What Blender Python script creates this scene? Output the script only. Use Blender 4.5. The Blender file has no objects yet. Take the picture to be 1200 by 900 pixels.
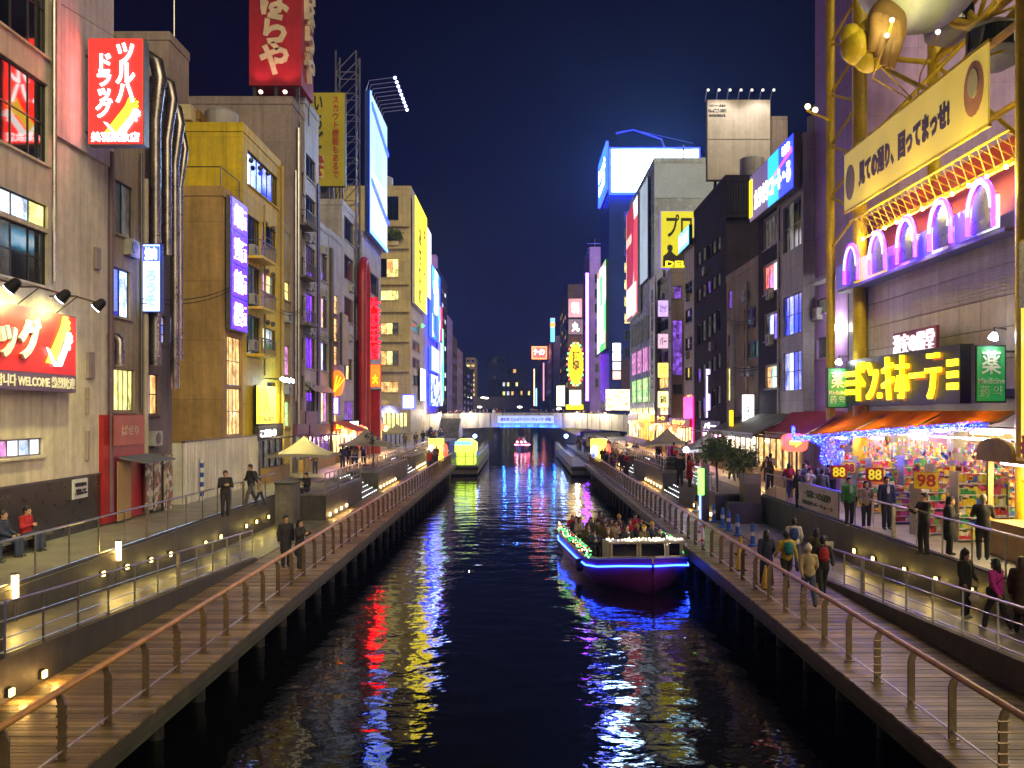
import bpy, bmesh, math, random
from mathutils import Vector, Matrix
random.seed(7)
sc = bpy.context.scene
col = sc.collection
PI = math.pi
V = Vector
# ------------------------------------------------------------------ camera
F, CX, CY, CZ = 1100.0, 610.0, 482.0, 5.4          # focal length, vanishing point (photo pixels), eye height over the boardwalk
cam_data = bpy.data.cameras.new('camera')
cam = bpy.data.objects.new('camera', cam_data)
col.objects.link(cam)
cam.location = (0, 0, CZ)
cam.rotation_euler = (PI/2, 0, 0)
cam_data.sensor_width = 36
cam_data.lens = F/1200*36
cam_data.shift_x = -(CX-600)/1200
cam_data.shift_y = (CY-450)/1200
cam_data.clip_start = 0.1
cam_data.clip_end = 6000
sc.camera = cam
# ------------------------------------------------------------------ night sky and added fill sun
SUN_EL, SUN_AZ = math.radians(28), math.radians(146)   # added fill sun, standing in for the city glow behind us
world = bpy.data.worlds.new('World')
sc.world = world
world.use_nodes = True
nt = world.node_tree
nt.nodes.clear()
wo = nt.nodes.new('ShaderNodeOutputWorld')
bgA = nt.nodes.new('ShaderNodeBackground')
bgB = nt.nodes.new('ShaderNodeBackground')
sky = nt.nodes.new('ShaderNodeTexSky')
sky.sky_type = 'NISHITA'; sky.sun_disc = False
sky.sun_elevation = SUN_EL; sky.sun_rotation = SUN_AZ
nt.links.new(sky.outputs[0], bgA.inputs[0])
bgA.inputs[1].default_value = 0.0001               # moonlit sky
tc = nt.nodes.new('ShaderNodeTexCoord')
sep = nt.nodes.new('ShaderNodeSeparateXYZ')
rmp = nt.nodes.new('ShaderNodeValToRGB')
nt.links.new(tc.outputs['Generated'], sep.inputs[0])
nt.links.new(sep.outputs[2], rmp.inputs[0])
cr = rmp.color_ramp
cr.elements[0].position = 0.0; cr.elements[0].color = (0.0016, 0.0010, 0.009, 1)   # glow of the city over the roofs
cr.elements[1].position = 0.62; cr.elements[1].color = (0.0005, 0.00025, 0.0014, 1)
e = cr.elements.new(0.22); e.color = (0.0011, 0.0007, 0.0065, 1)
nt.links.new(rmp.outputs[0], bgB.inputs[0])
bgB.inputs[1].default_value = 1.0
add = nt.nodes.new('ShaderNodeAddShader')
nt.links.new(bgA.outputs[0], add.inputs[0]); nt.links.new(bgB.outputs[0], add.inputs[1])
nt.links.new(add.outputs[0], wo.inputs[0])
moon = bpy.data.lights.new('moon', 'SUN')
moon.energy = 0.85; moon.angle = math.radians(40); moon.color = (1, .84, .50)  # warm wide sun added as fill for walls facing the camera, not moonlight
mo = bpy.data.objects.new('moon', moon); col.objects.link(mo)
mo.rotation_euler = V((-math.sin(SUN_AZ)*math.cos(SUN_EL), -math.cos(SUN_AZ)*math.cos(SUN_EL), -math.sin(SUN_EL))).to_track_quat('-Z', 'Y').to_euler()
sc.view_settings.view_transform = 'Standard'
sc.view_settings.look = 'None'
sc.view_settings.gamma = 1
sc.view_settings.use_curve_mapping = False
sc.view_settings.exposure = 1.45
sc.cycles.use_denoising = True
sc.cycles.max_bounces = 6
sc.cycles.diffuse_bounces = 3
sc.cycles.glossy_bounces = 3
sc.cycles.transmission_bounces = 3
sc.cycles.sample_clamp_indirect = 6.0
sc.cycles.caustics_reflective = False
sc.cycles.caustics_refractive = False
# ------------------------------------------------------------------ object helpers
def tag(o, label=None, cat=None, group=None, kind=None):
    if label: o['label'] = label
    if cat: o['category'] = cat
    if group: o['group'] = group
    if kind: o['kind'] = kind
    return o
def thing(name, label, cat, loc=(0, 0, 0), group=None):
    o = bpy.data.objects.new(name, None); col.objects.link(o)
    o.location = loc; o.empty_display_size = .3
    return tag(o, label, cat, group)
def wloc(o):
    p = V((0, 0, 0))
    while o is not None:
        p += o.location; o = o.parent
    return p
class MB:
    """collects shapes in world coordinates; build() links them as one mesh object"""
    def __init__(s): s.v = []; s.f = []
    def add(s, vs, fs):
        n = len(s.v); s.v += [tuple(p) for p in vs]; s.f += [tuple(i+n for i in f) for f in fs]; return s
    def box(s, a, b):
        x0, y0, z0 = [min(a[i], b[i]) for i in range(3)]; x1, y1, z1 = [max(a[i], b[i]) for i in range(3)]
        return s.add([(x0,y0,z0),(x1,y0,z0),(x1,y1,z0),(x0,y1,z0),(x0,y0,z1),(x1,y0,z1),(x1,y1,z1),(x0,y1,z1)],
                     [(3,2,1,0),(4,5,6,7),(0,1,5,4),(1,2,6,5),(2,3,7,6),(3,0,4,7)])
    def obox(s, c, ax, ay, az):
        c, ax, ay, az = V(c), V(ax), V(ay), V(az)      # half-extent vectors
        vs = [c+i*ax+j*ay+k*az for k in (-1, 1) for i, j in ((-1,-1),(1,-1),(1,1),(-1,1))]
        fs = [(3,2,1,0),(4,5,6,7),(0,1,5,4),(1,2,6,5),(2,3,7,6),(3,0,4,7)]
        if ax.cross(ay).dot(az) < 0: fs = [f[::-1] for f in fs]
        return s.add(vs, fs)
    def quad(s, *p): return s.add(p, [tuple(range(len(p)))])
    def beam(s, a, b, w, h=None):
        a, b = V(a), V(b); d = (b-a); L = d.length; d.normalize()
        up = V((0, 0, 1)) if abs(d.z) < .95 else V((1, 0, 0))
        u = d.cross(up).normalized(); n = u.cross(d)
        return s.obox((a+b)/2, d*L/2, u*w/2, n*(h or w)/2)
    def tube(s, pts, r, n=8, caps=True):
        pts = [V(p) for p in pts]; rs = r if isinstance(r, (list, tuple)) else [r]*len(pts)
        base = len(s.v); prev = None
        for i, p in enumerate(pts):
            if i == 0: d = pts[1]-p
            elif i == len(pts)-1: d = p-pts[i-1]
            else: d = (pts[i+1]-p).normalized()+(p-pts[i-1]).normalized()
            d.normalize()
            if prev is None:
                up = V((0, 0, 1)) if abs(d.z) < .9 else V((1, 0, 0))
                u = d.cross(up).normalized()
            else:
                u = prev-d*prev.dot(d)
                u = u.normalized() if u.length > 1e-6 else d.orthogonal().normalized()
            prev = u; w = d.cross(u)
            for k in range(n):
                a = 2*PI*k/n; s.v.append(tuple(p+(u*math.cos(a)+w*math.sin(a))*rs[i]))
        for i in range(len(pts)-1):
            for k in range(n):
                a0 = base+i*n+k; a1 = base+i*n+(k+1) % n
                s.f.append((a0, a1, a1+n, a0+n))
        if caps:
            s.f.append(tuple(base+k for k in range(n))[::-1]); s.f.append(tuple(base+(len(pts)-1)*n+k for k in range(n)))
        return s
    def lathe(s, c, prof, n=16, axis=(0, 0, 1)):
        ax = V(axis).normalized(); u = ax.orthogonal().normalized(); w = ax.cross(u); c = V(c)
        base = len(s.v)
        for r, h in prof:
            for k in range(n):
                a = 2*PI*k/n; s.v.append(tuple(c+ax*h+(u*math.cos(a)+w*math.sin(a))*max(r, 1e-4)))
        for i in range(len(prof)-1):
            for k in range(n):
                a0 = base+i*n+k; a1 = base+i*n+(k+1) % n
                s.f.append((a0, a1, a1+n, a0+n))
        s.f.append(tuple(base+k for k in range(n))[::-1]); s.f.append(tuple(base+(len(prof)-1)*n+k for k in range(n)))
        return s
    def ball(s, c, r, n=10, m=6, sq=(1, 1, 1)):
        c = V(c); base = len(s.v)
        for j in range(m+1):
            t = PI*j/m
            for k in range(n):
                a = 2*PI*k/n
                s.v.append((c.x+r*sq[0]*math.sin(t)*math.cos(a), c.y+r*sq[1]*math.sin(t)*math.sin(a), c.z-r*sq[2]*math.cos(t)))
        for j in range(m):
            for k in range(n):
                a0 = base+j*n+k; a1 = base+j*n+(k+1) % n
                s.f.append((a0, a1, a1+n, a0+n))
        return s
    def prism(s, poly, O, U, W, N, d):
        """poly of (u, w) points in the plane O, U, W, pushed d along N"""
        O, U, W, N = V(O), V(U), V(W), V(N); n = len(poly)
        a = [O+U*p[0]+W*p[1] for p in poly]; b = [p+N*d for p in a]
        ar = sum(poly[i][0]*poly[(i+1) % n][1]-poly[(i+1) % n][0]*poly[i][1] for i in range(n))
        if (ar > 0) != (U.cross(W).dot(N) > 0): a, b = a[::-1], b[::-1]
        return s.add(a+b, [tuple(range(n))[::-1], tuple(range(n, 2*n))]+[(i, (i+1) % n, (i+1) % n+n, i+n) for i in range(n)])
    def build(s, name, mat, parent=None, smooth=False):
        me = bpy.data.meshes.new(name)
        off = wloc(parent) if parent else V((0, 0, 0))
        if parent: vs = [(p[0]-off.x, p[1]-off.y, p[2]-off.z) for p in s.v]
        else: vs = s.v
        me.from_pydata(vs, [], s.f)
        me.materials.append(mat)
        if smooth:
            me.polygons.foreach_set('use_smooth', [True]*len(me.polygons))
            try: me.set_sharp_from_angle(angle=math.radians(40))
            except Exception: pass
        me.update()
        o = bpy.data.objects.new(name, me); col.objects.link(o)
        o.parent = parent
        return o
def struct(name, mb, mat, label=None):
    o = mb.build(name, mat); o['kind'] = 'structure'
    if label: o['label'] = label
    return o
def copy_tree(o, parent=None):
    c = o.copy(); col.objects.link(c); c.parent = parent
    for ch in list(o.children): copy_tree(ch, c)
    return c
def point_light(name, loc, watts, colr, parent=None, r=.06, spot=None, aim=None):
    l = bpy.data.lights.new(name, 'SPOT' if spot else 'POINT'); l.energy = watts; l.color = colr; l.shadow_soft_size = r
    o = bpy.data.objects.new(name, l); col.objects.link(o)
    off = wloc(parent) if parent else V((0, 0, 0))
    o.location = V(loc)-off; o.parent = parent
    if spot:
        l.spot_size = spot; l.spot_blend = .6
        d = (V(aim)-V(loc)).normalized()
        o.rotation_euler = d.to_track_quat('-Z', 'Y').to_euler()
    return o
# ------------------------------------------------------------------ materials
MATS = {}
def _new(name):
    m = bpy.data.materials.new(name); m.use_nodes = True
    n = m.node_tree.nodes; l = m.node_tree.links
    b = n['Principled BSDF']
    return m, n, l, b
def _coord(n, l, scale=(1, 1, 1), obj=False):
    if obj:
        t = n.new('ShaderNodeTexCoord'); out = t.outputs['Object']
    else:
        t = n.new('ShaderNodeNewGeometry'); out = t.outputs['Position']
    mp = n.new('ShaderNodeMapping'); mp.inputs['Scale'].default_value = scale
    l.new(out, mp.inputs[0]); return mp.outputs[0]
def _noise(n, l, co, scale, detail=4, rough=.6):
    t = n.new('ShaderNodeTexNoise'); t.inputs['Scale'].default_value = scale; t.inputs['Detail'].default_value = detail
    t.inputs['Roughness'].default_value = rough
    l.new(co, t.inputs['Vector']); return t.outputs[0]
def _mul(n, l, a, fac, lo, hi, c_in):
    """c_in * map(fac)"""
    r = n.new('ShaderNodeMapRange'); r.inputs[1].default_value = .3; r.inputs[2].default_value = .7
    r.inputs[3].default_value = lo; r.inputs[4].default_value = hi
    l.new(fac, r.inputs[0])
    mx = n.new('ShaderNodeMix'); mx.data_type = 'RGBA'; mx.blend_type = 'MULTIPLY'; mx.inputs[0].default_value = 1
    if isinstance(c_in, tuple): mx.inputs[6].default_value = (*c_in, 1)
    else: l.new(c_in, mx.inputs[6])
    cb = n.new('ShaderNodeCombineColor')
    for i in range(3): l.new(r.outputs[0], cb.inputs[i])
    l.new(cb.outputs[0], mx.inputs[7])
    return mx.outputs[2]
def pr(name, c, rough=.6, metal=0, var=.25, scale=.8, stain=0, bump=.15, bscale=18, obj=False, spec=None, seam=None):
    """painted, plastered, metal or stone surface with uneven tone, run-off streaks and fine relief"""
    if name in MATS: return MATS[name]
    m, n, l, b = _new(name)
    b.inputs['Metallic'].default_value = metal
    co = _coord(n, l, obj=obj)
    colr = tuple(c)
    if var: colr = _mul(n, l, None, _noise(n, l, co, scale, 6), 1-var, 1+var*.6, colr)
    if var: colr = _mul(n, l, None, _noise(n, l, co, scale*9, 3), 1-var*.4, 1+var*.4, colr)
    if stain:
        cs = _coord(n, l, (2.2, 2.2, .13), obj)
        colr = _mul(n, l, None, _noise(n, l, cs, 1.3, 5, .7), 1-stain, 1.05, colr)
    if seam:                                           # joints between wall panels or tiles
        sp = n.new('ShaderNodeSeparateXYZ'); l.new(co, sp.inputs[0])
        ad = n.new('ShaderNodeMath'); l.new(sp.outputs[0], ad.inputs[0]); l.new(sp.outputs[1], ad.inputs[1])
        cv = n.new('ShaderNodeCombineXYZ'); l.new(ad.outputs[0], cv.inputs[0]); l.new(sp.outputs[2], cv.inputs[1])
        bk = n.new('ShaderNodeTexBrick'); l.new(cv.outputs[0], bk.inputs['Vector']); bk.offset = seam[2] if len(seam) > 2 else 0
        bk.inputs['Scale'].default_value = 1; bk.inputs['Brick Width'].default_value = seam[0]; bk.inputs['Row Height'].default_value = seam[1]
        bk.inputs['Mortar Size'].default_value = .016; bk.inputs['Color1'].default_value = (1, 1, 1, 1); bk.inputs['Color2'].default_value = (.86, .86, .86, 1); bk.inputs['Mortar'].default_value = (.6, .6, .6, 1)
        mx = n.new('ShaderNodeMix'); mx.data_type = 'RGBA'; mx.blend_type = 'MULTIPLY'; mx.inputs[0].default_value = 1
        l.new(colr, mx.inputs[6]); l.new(bk.outputs[0], mx.inputs[7]); colr = mx.outputs[2]
    if isinstance(colr, tuple): b.inputs['Base Color'].default_value = (*colr, 1)
    else: l.new(colr, b.inputs['Base Color'])
    r = n.new('ShaderNodeMapRange'); r.inputs[3].default_value = max(.03, rough-.12); r.inputs[4].default_value = min(1, rough+.12)
    nz = _noise(n, l, co, scale*4, 3); l.new(nz, r.inputs[0]); l.new(r.outputs[0], b.inputs['Roughness'])
    if bump:
        bp = n.new('ShaderNodeBump'); bp.inputs['Strength'].default_value = bump; bp.inputs['Distance'].default_value = .02
        l.new(_noise(n, l, co, bscale, 4), bp.inputs['Height']); l.new(bp.outputs[0], b.inputs['Normal'])
    if spec is not None: b.inputs['Specular IOR Level'].default_value = spec
    MATS[name] = m; return m
def em(name, c, s, var=0, scale=2, bounce=True, base=None):
    """something that gives off light: lamp, lit sign face, neon, lit window"""
    if name in MATS: return MATS[name]
    m, n, l, b = _new(name)
    b.inputs['Base Color'].default_value = (*(base or [min(.8, x*.6+.05) for x in c]), 1)
    b.inputs['Roughness'].default_value = .35
    b.inputs['Emission Color'].default_value = (*c, 1)
    b.inputs['Emission Strength'].default_value = s*(.6 if bounce and s < 10 else 1)
    if var:
        co = _coord(n, l)
        l.new(_mul(n, l, None, _noise(n, l, co, scale, 3), 1-var, 1+var*.4, tuple(c)), b.inputs['Emission Color'])
    if not bounce: m.cycles.emission_sampling = 'NONE'
    MATS[name] = m; return m
def room(name, c, s, c2=None, lo=.12):
    """a lit room behind glass: curtains, shelves and lamps as uneven patches of light, with the glass reflecting in front"""
    if name in MATS: return MATS[name]
    m, n, l, b = _new(name)
    co = _coord(n, l)
    vor = n.new('ShaderNodeTexVoronoi'); vor.inputs['Scale'].default_value = 2.6
    mp = n.new('ShaderNodeMapping'); mp.inputs['Scale'].default_value = (1, 1.5, .8); l.new(co, mp.inputs[0]); l.new(mp.outputs[0], vor.inputs['Vector'])
    vor.distance = 'CHEBYCHEV'
    sp = n.new('ShaderNodeSeparateColor'); l.new(vor.outputs['Color'], sp.inputs[0])
    mx = n.new('ShaderNodeMix'); mx.data_type = 'RGBA'
    mx.inputs[6].default_value = (*c, 1); mx.inputs[7].default_value = (*(c2 or [x*.45 for x in c]), 1)
    l.new(sp.outputs[0], mx.inputs[0])
    colr = _mul(n, l, None, _noise(n, l, co, 1.7, 4), lo, 1.25, mx.outputs[2])
    l.new(colr, b.inputs['Emission Color'])
    b.inputs['Emission Strength'].default_value = s*.55
    b.inputs['Base Color'].default_value = (.03, .03, .035, 1); b.inputs['Roughness'].default_value = .08
    m.cycles.emission_sampling = 'NONE'
    MATS[name] = m; return m
def cells(name, cols, scale, s=0, rough=.5, sq=(1, 1, 1), mortar=0):
    """packets, goods, posters: many small coloured patches (s > 0: backlit)"""
    if name in MATS: return MATS[name]
    m, n, l, b = _new(name)
    co = _coord(n, l, sq)
    vor = n.new('ShaderNodeTexVoronoi'); vor.inputs['Scale'].default_value = scale; vor.distance = 'CHEBYCHEV'
    l.new(co, vor.inputs['Vector'])
    sp = n.new('ShaderNodeSeparateColor'); l.new(vor.outputs['Color'], sp.inputs[0])
    rp = n.new('ShaderNodeValToRGB'); rp.color_ramp.interpolation = 'CONSTANT'
    for i, c in enumerate(cols):
        p = i/len(cols)
        if i < 2: e = rp.color_ramp.elements[i]; e.position = p
        else: e = rp.color_ramp.elements.new(p)
        e.color = (*c, 1)
    l.new(sp.outputs[0], rp.inputs[0])
    c2 = _mul(n, l, None, _noise(n, l, co, scale*2.5, 3), .65, 1.15, rp.outputs[0])
    l.new(c2, b.inputs['Base Color']); b.inputs['Roughness'].default_value = rough
    if s:
        l.new(c2, b.inputs['Emission Color']); b.inputs['Emission Strength'].default_value = s
    MATS[name] = m; return m
def thin_cloth(name, c, k=.5):
    """cloth that lets light through"""
    if name in MATS: return MATS[name]
    m = pr(name, c, .75, 0, .25, .8, stain=.2); n = m.node_tree.nodes; l = m.node_tree.links; b = n['Principled BSDF']
    tr = n.new('ShaderNodeBsdfTranslucent'); mx = n.new('ShaderNodeMixShader'); mx.inputs[0].default_value = k
    l.new(b.inputs['Base Color'].links[0].from_socket, tr.inputs[0])
    l.new(b.outputs[0], mx.inputs[1]); l.new(tr.outputs[0], mx.inputs[2]); l.new(mx.outputs[0], n['Material Output'].inputs[0])
    return m
def glass(name='dark_glass', c=(.012, .014, .018), rough=.06):
    if name in MATS: return MATS[name]
    m, n, l, b = _new(name)
    co = _coord(n, l)
    l.new(_mul(n, l, None, _noise(n, l, co, .9, 3), .4, 1.6, tuple(c)), b.inputs['Base Color'])
    b.inputs['Roughness'].default_value = rough; b.inputs['IOR'].default_value = 1.52
    b.inputs['Specular IOR Level'].default_value = .8
    bp = n.new('ShaderNodeBump'); bp.inputs['Strength'].default_value = .04; bp.inputs['Distance'].default_value = .05
    l.new(_noise(n, l, co, 1.2, 2), bp.inputs['Height']); l.new(bp.outputs[0], b.inputs['Normal'])
    MATS[name] = m; return m
# ------------------------------------------------------------------ pixels to places
def YX(px, x): return x*F/(px-CX)                     # distance at which the plane x = const shows at column px
def ZP(py, Y): return CZ-(py-CY)/F*Y
def XP(px, Y): return (px-CX)/F*Y
class Fr:
    """a rectangle standing in the place: centre C, width direction U (to the viewer's right), normal N"""
    def __init__(s, C, N, w, h):
        s.C = V(C); s.N = V(N).normalized(); s.U = V((0, 0, 1)).cross(s.N).normalized(); s.W = V((0, 0, 1)); s.w = w; s.h = h
    def p(s, u, w, n=0): return s.C+s.U*u+s.W*w+s.N*n
def SC(px0, px1, py0, py1, x, side=None):
    """on a plane parallel to the canal at x; rows are read at the middle column"""
    pm = (px0+px1)/2; Ym = YX(pm, x); Ya, Yb = sorted((YX(px0, x), YX(px1, x)))
    z1, z0 = ZP(py0, Ym), ZP(py1, Ym)
    return Fr((x, (Ya+Yb)/2, (z0+z1)/2), (-1 if x > 0 else 1, 0, 0), Yb-Ya, z1-z0)
def SF(px0, px1, py0, py1, Y):
    """facing along the canal at distance Y"""
    z1, z0 = ZP(py0, Y), ZP(py1, Y); x0, x1 = XP(px0, Y), XP(px1, Y)
    return Fr(((x0+x1)/2, Y, (z0+z1)/2), (0, -1, 0), x1-x0, z1-z0)
# ------------------------------------------------------------------ lettering
TXT = {}
SIDE = bpy.data.scenes.new('workbench')           # a side scene in which lettering and figures are worked out, removed at the end
def text_mesh(body, bold=.02, ex=.02, space=1.0, line=1.0):
    k = (body, bold, ex, space, line)
    if k in TXT: return TXT[k]
    cu = bpy.data.curves.new('lettering', 'FONT'); cu.body = body
    cu.align_x = 'CENTER'; cu.align_y = 'CENTER'; cu.resolution_u = 2
    cu.offset = bold; cu.extrude = ex; cu.space_character = space; cu.space_line = line
    ob = bpy.data.objects.new('lettering', cu); SIDE.collection.objects.link(ob)
    SIDE.view_layers[0].update(); dg = SIDE.view_layers[0].depsgraph
    me = bpy.data.meshes.new_from_object(ob.evaluated_get(dg))
    vs = [v.co.copy() for v in me.vertices]; fs = [tuple(p.vertices) for p in me.polygons]
    bpy.data.objects.remove(ob); bpy.data.curves.remove(cu); bpy.data.meshes.remove(me)
    if not vs: vs = [V((0, 0, 0)), V((1, 0, 0)), V((0, 1, 0))]; fs = [(0, 1, 2)]
    x0, x1 = min(v.x for v in vs), max(v.x for v in vs); y0, y1 = min(v.y for v in vs), max(v.y for v in vs)
    TXT[k] = ([((v.x-(x0+x1)/2)/(x1-x0), (v.y-(y0+y1)/2)/(y1-y0), v.z) for v in vs], fs)
    return TXT[k]
def letters(parent, fr, u, w, tw, th, body, mat, bold=.02, n=.02, depth=.03, name='lettering', space=1.0, line=1.0, shear=0):
    """body fitted into a tw x th box centred at (u, w) on the frame"""
    vs, fs = text_mesh(body, bold, .02, space, line)
    mb = MB()
    mb.add([fr.p(u+x*tw+y*th*shear, w+y*th, n+(depth if z > 0 else 0)) for x, y, z in vs], fs)
    return mb.build(name, mat, parent)
def panel(fr, d, n0=0, u0=None, u1=None, w0=None, w1=None, mb=None):
    """box on a frame from n0 to n0 + d in front of it"""
    mb = mb or MB()
    u0 = -fr.w/2 if u0 is None else u0; u1 = fr.w/2 if u1 is None else u1
    w0 = -fr.h/2 if w0 is None else w0; w1 = fr.h/2 if w1 is None else w1
    mb.obox(fr.p((u0+u1)/2, (w0+w1)/2, n0+d/2), fr.U*(u1-u0)/2, fr.W*(w1-w0)/2, fr.N*d/2)
    return mb
def sign(label, fr, face, case, texts=(), depth=.3, name='sign', cat='sign', rim=.05, group=None, n0=.0):
    """a sign box: case, face set into it, raised lettering; texts are (u, w, width, height, body, material[, bold]) as fractions of the face"""
    t = thing(name, label, cat, fr.p(0, -fr.h/2, n0), group)
    panel(fr, depth, n0).build('case', case, t)
    f = panel(fr, .03, n0+depth, -fr.w/2+rim, fr.w/2-rim, -fr.h/2+rim, fr.h/2-rim).build('face', face, t)
    for tx in texts:
        u, w, tw, th, body, m = tx[:6]
        letters(t, fr, u*fr.w, w*fr.h, tw*fr.w, th*fr.h, body, m, tx[6] if len(tx) > 6 else .02, n=n0+depth+.032, depth=.03)
    return t
def brackets(t, fr, to_x, mat, n=2):
    """arms that tie a sign to the wall plane x = to_x"""
    mb = MB()
    for i in range(n):
        w = fr.h*(-.35+.7*i/max(1, n-1))
        p = fr.p(0, w, .1)
        mb.beam((to_x, p.y, p.z), p, .06)
    mb.build('bracket', mat, t)
# ------------------------------------------------------------------ shared materials
STEEL = pr('brushed_steel', (.42, .40, .38), .32, 1, .25, 2, obj=False)
DSTEEL = pr('dark_steel', (.13, .12, .115), .42, .8, .3, 2)
WOODRAIL = pr('varnished_rail_wood', (.60, .28, .05), .38, 0, .35, 3, bump=.1)
CONC = pr('quay_concrete', (.20, .185, .16), .8, 0, .4, .7, stain=.5, bump=.3)
CONC_D = pr('dark_wall_stone', (.075, .065, .055), .6, 0, .4, 1, stain=.4, bump=.25)
PAVE = pr('terrace_paving', (.30, .28, .21), .42, 0, .35, .9, bump=.25, bscale=9)
BLACK = pr('black_painted_metal', (.018, .018, .02), .45, .2, .3, 2)
WHITEP = pr('white_paint', (.7, .7, .68), .5, 0, .15, 1, stain=.2)
RUBBER = pr('black_rubber', (.015, .015, .015), .8, 0, .2, 3)
GLASS = glass()
def plank_mat():
    m, n, l, b = _new('weathered_deck_boards')
    co = _coord(n, l, (1, 1/.15, 1))
    wn = n.new('ShaderNodeTexWhiteNoise'); wn.noise_dimensions = '1D'
    sp = n.new('ShaderNodeSeparateXYZ'); l.new(co, sp.inputs[0])
    fl = n.new('ShaderNodeMath'); fl.operation = 'FLOOR'; l.new(sp.outputs[1], fl.inputs[0]); l.new(fl.outputs[0], wn.inputs['W'])
    c1 = _mul(n, l, None, wn.outputs[0], .6, 1.25, (.33, .225, .10))
    g = _coord(n, l, (1.5, 26, 6))
    c2 = _mul(n, l, None, _noise(n, l, g, 2.5, 5, .7), .6, 1.2, c1)
    c3 = _mul(n, l, None, _noise(n, l, _coord(n, l), .55, 5), .55, 1.2, c2)
    l.new(c3, b.inputs['Base Color'])
    r = n.new('ShaderNodeMapRange'); r.inputs[3].default_value = .28; r.inputs[4].default_value = .65
    l.new(_noise(n, l, _coord(n, l), 1.3, 4), r.inputs[0]); l.new(r.outputs[0], b.inputs['Roughness'])
    bp = n.new('ShaderNodeBump'); bp.inputs['Strength'].default_value = .35; bp.inputs['Distance'].default_value = .01
    l.new(_noise(n, l, g, 3, 4), bp.inputs['Height']); l.new(bp.outputs[0], b.inputs['Normal'])
    return m
PLANK = plank_mat()
def water_mat():
    m, n, l, b = _new('canal_water')
    b.inputs['Base Color'].default_value = (.004, .0045, .005, 1)
    b.inputs['Roughness'].default_value = .035
    b.inputs['IOR'].default_value = 1.333
    co = _coord(n, l, (.75, 1.0, 1))
    a = _noise(n, l, co, .85, 3, .45)
    c = _noise(n, l, _coord(n, l, (.6, 1.0, 1)), 4.2, 3, .55)
    d = _noise(n, l, _coord(n, l, (1, 1, 1)), .16, 3, .5)
    ad = n.new('ShaderNodeMath'); ad.operation = 'MULTIPLY_ADD'; l.new(c, ad.inputs[0]); ad.inputs[1].default_value = .09; l.new(a, ad.inputs[2])
    bp = n.new('ShaderNodeBump'); bp.inputs['Distance'].default_value = .075
    r = n.new('ShaderNodeMapRange'); r.inputs[1].default_value = .35; r.inputs[2].default_value = .65; r.inputs[3].default_value = .55; r.inputs[4].default_value = 1
    l.new(d, r.inputs[0]); l.new(r.outputs[0], bp.inputs['Strength'])      # calmer and rougher patches
    l.new(ad.outputs[0], bp.inputs['Height']); l.new(bp.outputs[0], b.inputs['Normal'])
    return m
# ------------------------------------------------------------------ ground, water
ZT = 1.3                 # terraces and streets on both banks
ZW = -1.5                # water
XQ, XT, XB = 9.6, 11.8, 15.0
struct('canal_water', MB().quad((-9.7, -60, ZW), (9.7, -60, ZW), (9.7, 900, ZW), (-9.7, 900, ZW)), water_mat())
struct('ground', MB().quad((-2500, -400, -3.2), (2500, -400, -3.2), (2500, 5000, -3.2), (-2500, 5000, -3.2)), CONC)
for s, nm in ((-1, 'terrace_south'), (1, 'terrace_north')):
    mb = MB(); a, b2 = s*XT, s*1500
    mb.box((a, -60, -3.1), (b2, 2400, ZT))
    struct(nm, mb, PAVE)
RAMP_END = {-1: 34.0, 1: 30.0}
def ramp_z(s, Y): return max(0.0, min(ZT, (RAMP_END[s]-Y)*.0435))
BLOCKS = [(46.4, 57), (63.5, 80), (86, 98), (104, 120), (126, 146)]
QUAY = pr('ramp_paving', (.26, .24, .17), .38, 0, .35, .9, bump=.2, bscale=9)
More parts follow.
